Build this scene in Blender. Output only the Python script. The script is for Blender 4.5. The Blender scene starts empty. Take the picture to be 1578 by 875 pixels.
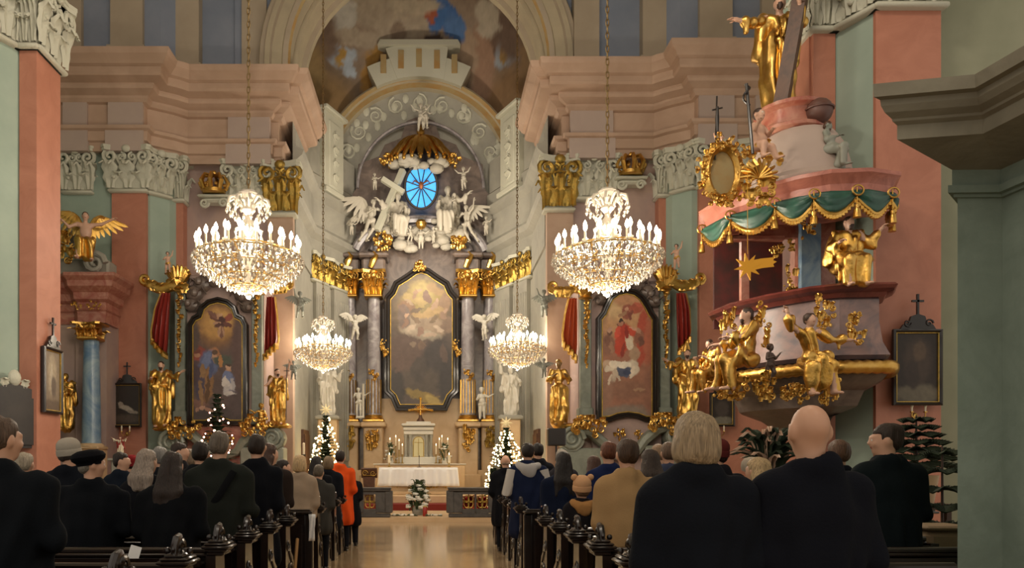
import bpy, math, random
import numpy as np
from mathutils import Vector, Matrix
from math import pi, sin, cos, radians as R_
random.seed(7); RNG = np.random.default_rng(7)
SC = bpy.context.scene; COL = SC.collection
F, CX, CY, HC = 1140.0, 665.0, 718.0, 1.5            # focal length and vanishing point in 1578x875 pixels, eye height

# ---------------------------------------------------------------- camera, world, exposure
cam = bpy.data.cameras.new('camera'); camo = bpy.data.objects.new('camera', cam); COL.objects.link(camo)
camo.location = (0, 0, HC); camo.rotation_euler = (pi/2, 0, 0)
cam.sensor_width = 36; cam.lens = F/1578*36
cam.shift_x = (789-CX)/1578; cam.shift_y = (CY-437.5)/1578
cam.clip_end = 200
SC.camera = camo
SC.view_settings.view_transform = 'Standard'; SC.view_settings.look = 'None'
SC.view_settings.gamma = 1; SC.view_settings.use_curve_mapping = False
SC.view_settings.exposure = 0.35
SC.cycles.use_denoising = True
SC.cycles.max_bounces = 6; SC.cycles.diffuse_bounces = 3; SC.cycles.glossy_bounces = 3; SC.cycles.transmission_bounces = 4
SC.cycles.sample_clamp_indirect = 4.0; SC.cycles.caustics_reflective = False; SC.cycles.caustics_refractive = False
W = bpy.data.worlds.new('world'); SC.world = W; W.use_nodes = True
W.node_tree.nodes['Background'].inputs[0].default_value = (1.0, 0.91, 0.78, 1)
W.node_tree.nodes['Background'].inputs[1].default_value = 0.5
def lamp(name, kind, loc, power, col=(1, .87, .70), size=.3, target=None, spot=None):
    l = bpy.data.lights.new(name, kind); l.energy = power; l.color = col
    if kind == 'AREA': l.size = size
    else: l.shadow_soft_size = size
    if spot: l.spot_size = R_(spot); l.spot_blend = .9
    o = bpy.data.objects.new(name, l); COL.objects.link(o); o.location = loc
    if target is not None: o.rotation_euler = (Vector(target)-Vector(loc)).to_track_quat('-Z', 'Y').to_euler()
    return o
CH_W, CH_W2 = 420, 170
# the nave lamps behind the photographer, unseen fill lamps added above the nave, and spots added to brighten the apse
for x in (-3.4, 2.8): lamp('nave_lamp_and_fill', 'POINT', (x, 1.2, 8.0), 160, size=.6); lamp('nave_lamp_and_fill', 'POINT', (x*1.1, 8.5, 12.5), 420, size=.6)  # the higher pair is added out of view to fill the upper walls
lamp('apse_fill_spot', 'SPOT', (-3.4, 9.0, 12.4), 1300, size=.4, target=(-.2, 29, 12.8), spot=34)  # both apse spots are added, unseen, to brighten the fresco and arch
lamp('apse_fill_spot', 'SPOT', (2.8, 9.0, 12.4), 1300, size=.4, target=(-.6, 29, 12.8), spot=34)
lamp('pulpit_spot', 'SPOT', (-2.0, 6.0, 9.5), 420, size=.25, target=(6.2, 12.5, 5.0), spot=45)
lamp('sanctuary_fill', 'POINT', (-.4, 25.0, 9.0), 420, size=.5)  # hidden point light added to brighten the sanctuary

# ---------------------------------------------------------------- small helpers
def P(px, py, Y): return Vector(((px-CX)*Y/F, Y, HC+(CY-py)*Y/F))
def X_(px, Y): return (px-CX)*Y/F
def Z_(py, Y): return HC+(CY-py)*Y/F
def lin(c):
    c = c.lstrip('#'); v = [int(c[i:i+2], 16)/255 for i in (0, 2, 4)]
    return tuple(x/12.92 if x <= .04045 else ((x+.055)/1.055)**2.4 for x in v)
def tag(o, label=None, cat=None, group=None, kind=None):
    if label: o['label'] = label
    if cat: o['category'] = cat
    if group: o['group'] = group
    if kind: o['kind'] = kind
    return o
def empty(name, loc, label=None, cat=None, group=None, rz=0):
    o = bpy.data.objects.new(name, None); COL.objects.link(o); o.location = loc; o.rotation_euler = (0, 0, rz)
    o.empty_display_size = .1
    return tag(o, label, cat, group)
def copy_tree(o, loc=None, label=None, parent=None, scale=None, rz=None):
    c = o.copy(); COL.objects.link(c)
    if parent is not None:
        c.parent = parent; c.matrix_parent_inverse = o.matrix_parent_inverse.copy()
    if loc is not None: c.location = loc
    if rz is not None: c.rotation_euler = (0, 0, rz)
    if scale is not None: c.scale = scale
    if label: c['label'] = label
    for ch in KIDS.get(o.name, []): copy_tree(ch, parent=c)
    return c
KIDS = {}

# ---------------------------------------------------------------- materials
MATS = {}
def mat(name, col, rough=.6, metal=0, col2=None, ns=3.0, nd=.0, bump=0, bs=30, det=4, emit=0, trans=0, spec=.5, contrast=(.35, .65), attr=None, coat=0):
    m = bpy.data.materials.new(name); m.use_nodes = True; nt = m.node_tree; N = nt.nodes; L = nt.links
    b = N['Principled BSDF']
    b.inputs['Roughness'].default_value = rough; b.inputs['Metallic'].default_value = metal
    b.inputs['Specular IOR Level'].default_value = spec
    if coat: b.inputs['Coat Weight'].default_value = coat; b.inputs['Coat Roughness'].default_value = .12
    if trans: b.inputs['Transmission Weight'].default_value = trans
    tc = N.new('ShaderNodeTexCoord')
    c1 = lin(col)+(1,)
    b.inputs['Base Color'].default_value = c1
    if attr:
        a = N.new('ShaderNodeVertexColor'); a.layer_name = attr; L.new(a.outputs['Color'], b.inputs['Base Color'])
    if col2:
        n = N.new('ShaderNodeTexNoise'); n.inputs['Scale'].default_value = ns; n.inputs['Detail'].default_value = det
        n.inputs['Distortion'].default_value = nd; n.inputs['Roughness'].default_value = .6
        L.new(tc.outputs['Object'], n.inputs['Vector'])
        r = N.new('ShaderNodeValToRGB'); r.color_ramp.elements[0].position = contrast[0]; r.color_ramp.elements[1].position = contrast[1]
        r.color_ramp.elements[0].color = c1; r.color_ramp.elements[1].color = lin(col2)+(1,)
        L.new(n.outputs['Fac'], r.inputs['Fac']); L.new(r.outputs['Color'], b.inputs['Base Color'])
    if bump:
        n2 = N.new('ShaderNodeTexNoise'); n2.inputs['Scale'].default_value = bs; n2.inputs['Detail'].default_value = 3
        L.new(tc.outputs['Object'], n2.inputs['Vector'])
        bp = N.new('ShaderNodeBump'); bp.inputs['Strength'].default_value = bump; bp.inputs['Distance'].default_value = .05
        L.new(n2.outputs['Fac'], bp.inputs['Height']); L.new(bp.outputs['Normal'], b.inputs['Normal'])
    if emit:
        b.inputs['Emission Color'].default_value = c1; b.inputs['Emission Strength'].default_value = emit
    MATS[name] = m
    return m
M_pink = mat('pink_marble', '#bf8169', .45, col2='#ad7059', ns=1.6, nd=1.2, det=6, contrast=(.3, .7))
M_green = mat('sage_plaster', '#a3b3a4', .75, col2='#95a698', ns=.8)
M_peach = mat('peach_stone', '#bc9f89', .7, col2='#ae917b', ns=.9, nd=.5)
M_lilac = mat('lilac_stone', '#ad9a90', .7, col2='#b5a296', ns=.8, nd=.5)
M_mauve = mat('mauve_plaster', '#a08a86', .75, col2='#b59a8c', ns=.7, nd=.8)
M_stucco = mat('white_stucco', '#c2c0ae', .65, bump=.15, bs=25)
M_white = mat('white_marble', '#d0cabc', .45); M_grpst = mat('altar_stucco', '#b4ad9e', .6)
M_blue = mat('blue_grey_plaster', '#7c8698', .8, col2='#8a92a2', ns=.6)
M_tan = mat('tan_plaster', '#a69884', .8, col2='#b0a28e', ns=.7)
M_cream = mat('cream_plaster', '#b8ab90', .75, col2='#a99d86', ns=1.0)
M_ochre = mat('ochre_plaster', '#a8824c', .75, col2='#a89468', ns=2.0)
M_greyst = mat('grey_stone', '#a4a093', .7, col2='#969388', ns=1.2, nd=.6)
M_gold = mat('gilding', '#dcb265', .33, 1.0, col2='#c99a48', ns=6, bump=.12, bs=18)
M_oldgold = mat('dull_gilding', '#c9a24e', .42, .9, col2='#a08a4a', ns=7, bump=.3, bs=30)
M_wood = mat('dark_wood', '#231610', .28, col2='#160d09', ns=4, nd=2, coat=.4)
M_brown = mat('brown_wood', '#5a3a26', .45, col2='#42291a', ns=3, nd=2)
M_black = mat('black_frame', '#1c1512', .35, coat=.3)
M_floor = mat('polished_stone', '#b79c78', .16, col2='#a58a68', ns=.9, nd=.6, coat=.3)
M_cornice = mat('brown_grey_stone', '#8c8674', .8, col2='#7a7464', ns=1.4, nd=.8, bump=.2, bs=8, det=6)
M_pier = mat('grey_green_stone', '#8c9a8e', .8, col2='#7a887c', ns=1.6, nd=.8, bump=.2, bs=8, det=6)
M_marble = mat('grey_purple_marble', '#aaa4a4', .3, col2='#7d7578', ns=1.5, nd=2.5, det=7)
M_dmarble = mat('dark_brown_marble', '#5e524c', .3, col2='#7c6c62', ns=1.3, nd=2.5, det=7)
M_altst = mat('altar_stone', '#d4b68e', .5, col2='#c6a67e', ns=1.2, nd=1)
M_redmar = mat('red_marble', '#9c5646', .3, col2='#b8836e', ns=2.2, nd=2.5, det=7)
M_bluemar = mat('blue_marble', '#5f7f9e', .3, col2='#94a9b4', ns=1.4, nd=2, det=6)
M_skin = mat('skin', '#c99a7e', .5)
M_polyskin = mat('painted_flesh', '#d0a58c', .45)
M_eye = mat('eye_white', '#dcd6cc', .3)
M_lip = mat('lips', '#a8685a', .5)

# ---------------------------------------------------------------- mesh builder
class MB:
    def __init__(s): s.v = []; s.f = []; s.m = []; s.xf = None
    def add(s, vs, fs, m=0):
        o = len(s.v)
        if s.xf is not None: vs = [s.xf @ Vector(v) for v in vs]
        s.v += [tuple(v) for v in vs]; s.f += [tuple(i+o for i in f) for f in fs]; s.m += [m]*len(fs)
    def box(s, c, d, rz=0, m=0, bev=0, taper=1):
        x, y, z = d[0]/2, d[1]/2, d[2]/2; vs = []
        if bev <= 0:
            ring = [(-x, -y), (x, -y), (x, y), (-x, y)]
            lv = [(-z, 1, 0), (z, taper, 0)]
        else:
            b = min(bev, x*.9, y*.9, z*.9)
            ring = [(-x+b, -y), (x-b, -y), (x, -y+b), (x, y-b), (x-b, y), (-x+b, y), (-x, y-b), (-x, -y+b)]
            lv = [(-z, 1, b), (-z+b, 1, 0), (z-b, taper, 0), (z, taper, b)]
        n = len(ring); cs, sn = cos(rz), sin(rz)
        for (zz, k, ins) in lv:
            for (a, bb) in ring:
                a2 = a*k*(1-ins/x); b2 = bb*k*(1-ins/y)
                vs.append((c[0]+a2*cs-b2*sn, c[1]+a2*sn+b2*cs, c[2]+zz))
        fs = [tuple(range(n))[::-1]]
        for j in range(len(lv)-1):
            for i in range(n): fs.append((j*n+i, j*n+(i+1) % n, (j+1)*n+(i+1) % n, (j+1)*n+i))
        fs.append(tuple(range((len(lv)-1)*n, len(lv)*n)))
        s.add(vs, fs, m)
    def lathe(s, prof, c=(0, 0, 0), n=16, m=0, arc=2*pi, a0=0, sx=1, sy=1):
        vs = []; fs = []; full = arc > 6.28; k = n if full else n+1
        for (r, z) in prof:
            for i in range(k):
                a = a0+arc*i/n; vs.append((c[0]+r*cos(a)*sx, c[1]+r*sin(a)*sy, c[2]+z))
        for j in range(len(prof)-1):
            for i in range(n):
                i2 = (i+1) % k; fs.append((j*k+i, j*k+i2, (j+1)*k+i2, (j+1)*k+i))
        if full:
            if prof[0][0] > 1e-4: fs.append(tuple(range(k))[::-1])
            if prof[-1][0] > 1e-4: fs.append(tuple(range((len(prof)-1)*k, len(prof)*k)))
        s.add(vs, fs, m)
    def tube(s, pts, r, n=8, m=0, caps=True, flat=1.0, up=None):
        pts = [Vector(p) for p in pts]; k = len(pts)
        rr = [r]*k if not hasattr(r, '__len__') else r
        vs = []; fs = []
        t0 = (pts[1]-pts[0]).normalized()
        u = Vector(up) if up else (Vector((0, 0, 1)) if abs(t0.z) < .9 else Vector((1, 0, 0)))
        u = (u-t0*u.dot(t0)).normalized()
        for i in range(k):
            t = (pts[min(i+1, k-1)]-pts[max(i-1, 0)])
            t = t.normalized() if t.length > 1e-9 else t0
            u = u-t*u.dot(t)
            u = u.normalized() if u.length > 1e-6 else t.orthogonal().normalized()
            w = t.cross(u)
            for j in range(n):
                a = 2*pi*j/n; vs.append(pts[i]+u*(cos(a)*rr[i]*flat)+w*(sin(a)*rr[i]))
        for i in range(k-1):
            for j in range(n): fs.append((i*n+j, i*n+(j+1) % n, (i+1)*n+(j+1) % n, (i+1)*n+j))
        if caps: fs.append(tuple(range(n))[::-1]); fs.append(tuple(range((k-1)*n, k*n)))
        s.add(vs, fs, m)
    def ball(s, c, r, n=10, m=0, sc=(1, 1, 1), rows=None):
        rows = rows or max(4, n//2+1)
        s.lathe([(r*sin(pi*i/rows), -r*cos(pi*i/rows)*sc[2]) for i in range(rows+1)], c, n, m, sx=sc[0], sy=sc[1])
    def prism(s, poly, z0, z1, m=0):
        n = len(poly); vs = [(x, y, z0) for x, y in poly]+[(x, y, z1) for x, y in poly]
        fs = [tuple(range(n))[::-1], tuple(range(n, 2*n))]+[(i, (i+1) % n, n+(i+1) % n, n+i) for i in range(n)]
        s.add(vs, fs, m)
    def slab(s, poly, y0, y1, m=0):       # polygon given in (x,z), extruded along y
        n = len(poly); vs = [(x, y0, z) for x, z in poly]+[(x, y1, z) for x, z in poly]
        fs = [tuple(range(n)), tuple(range(n, 2*n))[::-1]]+[(i, n+i, n+(i+1) % n, (i+1) % n) for i in range(n)]
        s.add(vs, fs, m)
    def sweep(s, path, prof, m=0, closed=False, side=1, caps=True, axis='z', mf=None):
        # path: plan points; prof: (offset, height). axis 'y': path lies in (x,z), height runs along y
        n = len(path); pv = [Vector(p) for p in path]; vs = []; fs = []; k = len(prof)
        for i in range(n):
            a = pv[(i-1) % n] if closed or i > 0 else None
            b = pv[(i+1) % n] if closed or i < n-1 else None
            d1 = (pv[i]-a).normalized() if a is not None else None
            d2 = (b-pv[i]).normalized() if b is not None else None
            d1 = d1 if d1 is not None else d2; d2 = d2 if d2 is not None else d1
            n1 = Vector((d1.y, -d1.x))*side; n2 = Vector((d2.y, -d2.x))*side
            mm = n1+n2
            mm = mm.normalized() if mm.length > 1e-5 else n1
            mm = mm/max(.35, mm.dot(n1))
            for (o, h) in prof:
                q = pv[i]+mm*o
                vs.append((q.x, q.y, h) if axis == 'z' else (q.x, h, q.y))
        for i in range(n if closed else n-1):
            i2 = (i+1) % n
            for j in range(k-1): fs.append((i*k+j, i2*k+j, i2*k+j+1, i*k+j+1))
        if mf:
            o = len(s.f)
            s.add(vs, fs, m)
            for q in range(len(fs)): s.m[o+q] = mf[q % (k-1)]
        else: s.add(vs, fs, m)
        if caps and not closed:
            s.add(vs[:k], [tuple(range(k))], m); s.add(vs[-k:], [tuple(range(k))[::-1]], m)
    def spiral(s, c, r0, turns, rt, n=6, m=0, plane='xz', sgn=1, steps=None, y=0, a0=0, r1=.15):
        st = steps or int(turns*10); pts = []; rr = []
        for i in range(st+1):
            t = i/st; r = r0*(1-t*(1-r1)); a = a0+sgn*2*pi*turns*t
            q = (r*cos(a), r*sin(a)); bulge = y*t
            pts.append((c[0]+q[0], c[1]-bulge, c[2]+q[1]) if plane == 'xz' else ((c[0]-bulge, c[1]+q[0], c[2]+q[1]) if plane == 'yz' else (c[0]+q[0], c[1]+q[1], c[2])))
            rr.append(rt*(1-.5*t))
        s.tube(pts, rr, n, m)
    def leaf(s, c, w, h, d, out=(0, -1), curl=.5, m=0):   # acanthus tongue rising from c, bending outwards
        ox, oy = out; tx, ty = -oy, ox; rows = 6; vs = []; fs = []
        for i in range(rows+1):
            t = i/rows; ww = w*(.62+.55*sin(pi*min(1, t*.9)))*(1 if t < .8 else 1-.6*(t-.8)/.2)/1.1
            zz = h*(t if t < .78 else .78+.1*sin((t-.78)/.22*pi)-.10*(t-.78)/.22*curl*2)
            oo = d*(.15+.85*t**3)+(.25*d if t > .8 else 0)
            for j, u in enumerate((-.5, -.28, 0, .28, .5)):
                lob = 1+.18*(1 if (i % 2 == 0) else -1)*(abs(u) > .4)
                rib = .22*d*(1 if abs(u) == .28 else (0.1 if u else -.1))
                vs.append((c[0]+ox*(oo+rib)+tx*ww*u*lob, c[1]+oy*(oo+rib)+ty*ww*u*lob, c[2]+zz))
        for i in range(rows):
            for j in range(4): fs.append((i*5+j, i*5+j+1, i*5+j+6, i*5+j+5))
        s.add(vs, fs, m)
    def build(s, name, mats, parent=None, smooth=True, ang=35, loc=None, local=False):
        me = bpy.data.meshes.new(name); v = s.v
        if loc is not None and not local: v = [(a-loc[0], b-loc[1], c-loc[2]) for a, b, c in v]
        me.from_pydata(v, [], s.f)
        mats = mats if isinstance(mats, (list, tuple)) else [mats]
        for q in mats: me.materials.append(q)
        if len(mats) > 1: me.polygons.foreach_set('material_index', s.m)
        if smooth:
            me.polygons.foreach_set('use_smooth', [True]*len(me.polygons)); me.set_sharp_from_angle(angle=R_(ang))
        me.update()
        o = bpy.data.objects.new(name, me); COL.objects.link(o)
        if loc is not None: o.location = loc
        if parent is not None:
            o.parent = parent; KIDS.setdefault(parent.name, []).append(o)
        return o
def struct(name, mb, m, **k):
    o = mb.build(name, m, **k); o['kind'] = 'structure'; return o

# ---------------------------------------------------------------- vertex-painted pictures (the artwork itself)
def vnoise(x, y, seed=0):
    xi = np.floor(x).astype(int); yi = np.floor(y).astype(int); fx = x-xi; fy = y-yi
    fx = fx*fx*(3-2*fx); fy = fy*fy*(3-2*fy)
    def h(a, b):
        n = (a*374761393+b*668265263+seed*362437) & 0x7fffffff
        n = ((n ^ (n >> 13))*1274126177) & 0x7fffffff
        return ((n ^ (n >> 16)) & 0xffff)/65535.0
    return (h(xi, yi)*(1-fx)+h(xi+1, yi)*fx)*(1-fy)+(h(xi, yi+1)*(1-fx)+h(xi+1, yi+1)*fx)*fy
def fbm(x, y, seed=0): return .5*vnoise(x, y, seed)+.3*vnoise(x*2.1, y*2.1, seed+1)+.2*vnoise(x*4.3, y*4.3, seed+2)
def paint(px, py, base, blobs, wob=4.0, wl=12.0, seed=0, mott=.22):
    # blobs: (cx,cy,rx,ry,angle_deg,colour,softness[,opacity]) in picture pixels
    wx = px+(fbm(px/wl, py/wl, seed)-.5)*2*wob; wy = py+(fbm(px/wl+40, py/wl+9, seed+5)-.5)*2*wob
    c = np.zeros((len(px), 3)); c[:] = lin(base)
    for b in blobs:
        cx, cy, rx, ry, an, colr, so = b[:7]; op = b[7] if len(b) > 7 else 1
        a = R_(an); dx = wx-cx; dy = wy-cy
        u = (dx*cos(a)+dy*sin(a))/rx; v = (-dx*sin(a)+dy*cos(a))/ry
        d = np.sqrt(u*u+v*v); al = np.clip((1-d)/max(so*.62, .02)+.5, 0, 1)*op
        al = al*al*(3-2*al)
        c = c*(1-al[:, None])+np.array(lin(colr))*al[:, None]
    c *= (1+mott*2*(fbm(px/7+3, py/7+8, seed+9)-.5))[:, None]
    return np.clip(c, 0, 1)
M_paint = mat('painted_canvas', '#808080', .5, attr='paint')
M_fresco = mat('painted_fresco', '#808080', .85, attr='paint')
def colour_attr(o, cols):
    at = o.data.color_attributes.new('paint', 'FLOAT_COLOR', 'POINT')
    at.data.foreach_set('color', np.hstack([cols, np.ones((len(cols), 1))]).astype('f').ravel())
def in_poly(x, y, poly):
    ins = np.zeros(len(x), bool); n = len(poly)
    for i in range(n):
        x1, y1 = poly[i]; x2, y2 = poly[(i+1) % n]
        if y1 == y2: continue
        c = ((y1 > y) != (y2 > y)) & (x < (x2-x1)*(y-y1)/(y2-y1)+x1); ins ^= c
    return ins
def canvas(name, box, Y, base, blobs, parent, step=1.0, loc=(0, 0, 0), rz=0, sc=None, **k):
    # a flat picture over the pixel box at depth Y; real canvas in the scene
    x0, y0, x1, y1 = box; nx = int((x1-x0)/step)+1; ny = int((y1-y0)/step)+1
    gx, gy = np.meshgrid(np.linspace(x0, x1, nx), np.linspace(y0, y1, ny)); px = gx.ravel(); py = gy.ravel()
    cols = paint(px, py, base, blobs, **k)
    vs = np.stack([(px-CX)*Y/F-loc[0], np.full(len(px), Y)-loc[1], HC+(CY-py)*Y/F-loc[2]], 1)
    fs = [(j*nx+i, (j+1)*nx+i, (j+1)*nx+i+1, j*nx+i+1) for j in range(ny-1) for i in range(nx-1)]
    me = bpy.data.meshes.new(name); me.from_pydata(vs.tolist(), [], fs); me.materials.append(M_paint)
    o = bpy.data.objects.new(name, me); COL.objects.link(o); colour_attr(o, cols)
    o.location = (0, 0, 0)
    if parent is not None: o.parent = parent; KIDS.setdefault(parent.name, []).append(o)
    return o
# ================================================================ THE SETTING
AX = -.38                                                  # axis of the church
def tr(s, x, y): return (x, y) if s < 0 else (2*AX-x, y-.4)
def path(s, pts): return [tr(s, *p) for p in pts]
mb = MB(); mb.box((-.3, 9, -.1), (30, 28, .2)); floor = struct('floor', mb, M_floor)
mb = MB(); mb.box((-.35, 25.2, .02), (12, 10.8, .2)); mb.box((-.35, 26.5, .17), (9, 7, .26)); struct('sanctuary_floor', mb, M_altst)
mb = MB(); mb.box((-.35, 23.0-.015, .21), (5.2, .04, .18)); mb.box((-.35, 23.45, .305), (5.2, .95, .012)); struct('carpet_strip', mb, mat('red_carpet', '#7d2a22', .95, bump=.2, bs=60))
mb = MB(); mb.box((-.35, 24.6, .425), (5.0, 1.5, .25), bev=.02); struct('altar_step', mb, M_altst)

# --- near piers that carry the nave (plan polygons taken from the photograph's perspective)
ZC = 9.4                                                    # underside of every capital
def capital(mb, w, h, d, gold=False, left=True, right=True):
    # local frame: x along the face, -y outwards, z up from the astragal
    g = 1 if gold else 0
    mb.box((0, d/2-.04, .04), (w+.16, d+.16, .1), bev=.03); mb.box((0, d/2, h*.45), (w, d, h*.9))
    n = max(2, round(w/.42)); lw = w/n
    for row, (hh, zz, off) in enumerate(((.42, .08, 0), (.68, .08, .5))):
        for i in range(n+(1 if off else 0)):
            x = -w/2+lw*(i+.5-off)
            mb.leaf((x, -.02-.03*row, h*zz), lw*(.95 if not row else .8), h*hh, .16+.05*row, (0, -1), m=g)
    for sgn in ((-1,) if left else ())+((1,) if right else ()):
        for (yy, hh, dd) in ((d*.3, .42, .16), (d*.75, .66, .2)):
            mb.leaf((sgn*w/2, yy, h*.08), min(.4, d*.6), h*hh, dd, (sgn, 0), m=g)
        mb.spiral((sgn*(w/2-.02), -.14, h*.76), h*.17, 1.6, h*.05, 6, g, 'xz', -sgn, y=.06, a0=pi/2)
        mb.leaf((sgn*w/2, 0, h*.3), lw*.6, h*.42, .26, (sgn*.7, -.7), m=g)
    for sgn in (-1, 1):
        mb.spiral((sgn*w*.16, -.12, h*.76), h*.10, 1.4, h*.034, 5, g, 'xz', sgn, y=.03, a0=pi/2)
        mb.tube([(sgn*w*.1, -.05, h*.35), (sgn*w*.2, -.12, h*.6), (sgn*(w*.42), -.16, h*.9)], [.05, .04, .03], 5, g)
    for j in range(int(w*9)):
        a = random.uniform(-.5, .5)*w; z = random.uniform(.2, .82)*h
        mb.ball((a, -.07-random.random()*.12, z), random.uniform(.03, .06), 6, g)
    mb.ball((0, -.2, h*.92), h*.085, 8, g, (1.2, .7, 1))
    k = .2; p = [(-w/2-k, d), (-w/2-k, -k), (-w/2-k+.1, -k-.07)]+[(w*t, -k+.1*(1-4*t*t)-.02) for t in (-.35, -.15, .15, .35)]+[(w/2+k-.1, -k-.07), (w/2+k, -k), (w/2+k, d)]
    mb.prism(p, h*.885, h*.945); mb.prism([(x*1.03, y*1.04 if y < 0 else y) for x, y in p], h*.945, h)
NCAP = [0]
def put_capital(ax, ay, bx, by, z0, h, d, gold=False, left=True, right=True, mats=None):
    # the face runs from a to b, left to right as seen from the nave
    w = math.hypot(bx-ax, by-ay); mb = MB()
    mb.xf = Matrix.Translation(((ax+bx)/2, (ay+by)/2, z0)) @ Matrix.Rotation(math.atan2(by-ay, bx-ax), 4, 'Z')
    capital(mb, w, h, d, gold, left, right); NCAP[0] += 1
    return struct('capital', mb, mats or ([M_stucco, M_oldgold] if gold else M_stucco), ang=50)
lp = [(-9.6, 12.0), (-8.75, 12.3), (-7.81, 14.16), (-7.55, 14.16), (-7.52, 14.95), (-9.6, 14.95)]
mb = MB(); mb.prism(lp, 0, 13.2); o = struct('pier', mb, [M_green, M_pink], smooth=False)
mb = MB(); mb.box((-7.665, 14.5, 4.8), (.33, .9, 9.4)); mb.box((-7.665, 14.5, .4), (.5, 1.1, .8), bev=.05); struct('pilaster', mb, M_pink)
put_capital(-8.75+.1, 12.35, -7.81, 14.16, ZC, 1.4, .3, right=False)
put_capital(-7.83, 14.04, -7.50, 14.04, ZC, 1.4, .9, left=False)
put_capital(-7.49, 14.05, -7.49, 14.95, ZC, 1.4, .3)
rp = [(8.83, 12.9), (8.83, 15), (6.98, 15), (6.98, 13.6), (7.36, 13.6), (7.7, 12.9)]
mb = MB(); mb.prism(rp, 0, 13.2); struct('pier', mb, M_green, smooth=False)
mb = MB(); mb.box((8.265, 12.92, 4.75), (1.13, .2, 9.4)); mb.box((8.265, 12.92, .4), (1.3, .36, .8), bev=.05); struct('pilaster', mb, M_pink)
mb = MB(); mb.box((7.17, 13.6, 4.75), (.4, .2, 9.4)); mb.box((6.99, 14.3, 4.75), (.1, 1.4, 9.4)); struct('pilaster', mb, M_pink)
put_capital(7.7, 12.8, 8.83, 12.8, ZC, 1.4, .4)
put_capital(7.33, 13.52, 7.7, 12.84, ZC, 1.4, .3, left=False, right=False)
put_capital(6.95, 13.5, 7.36, 13.5, ZC, 1.4, .6, right=False)
mb = MB(); mb.box((11.5, 13.4, 8), (6, .3, 16)); struct('wall_right', mb, mat('olive_plaster', '#9c9c84', .8, col2='#8e9078', ns=.7))
mb = MB(); mb.box((-13.3, 16.5, 8), (.3, 11, 16)); struct('wall_left', mb, M_green)

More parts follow.
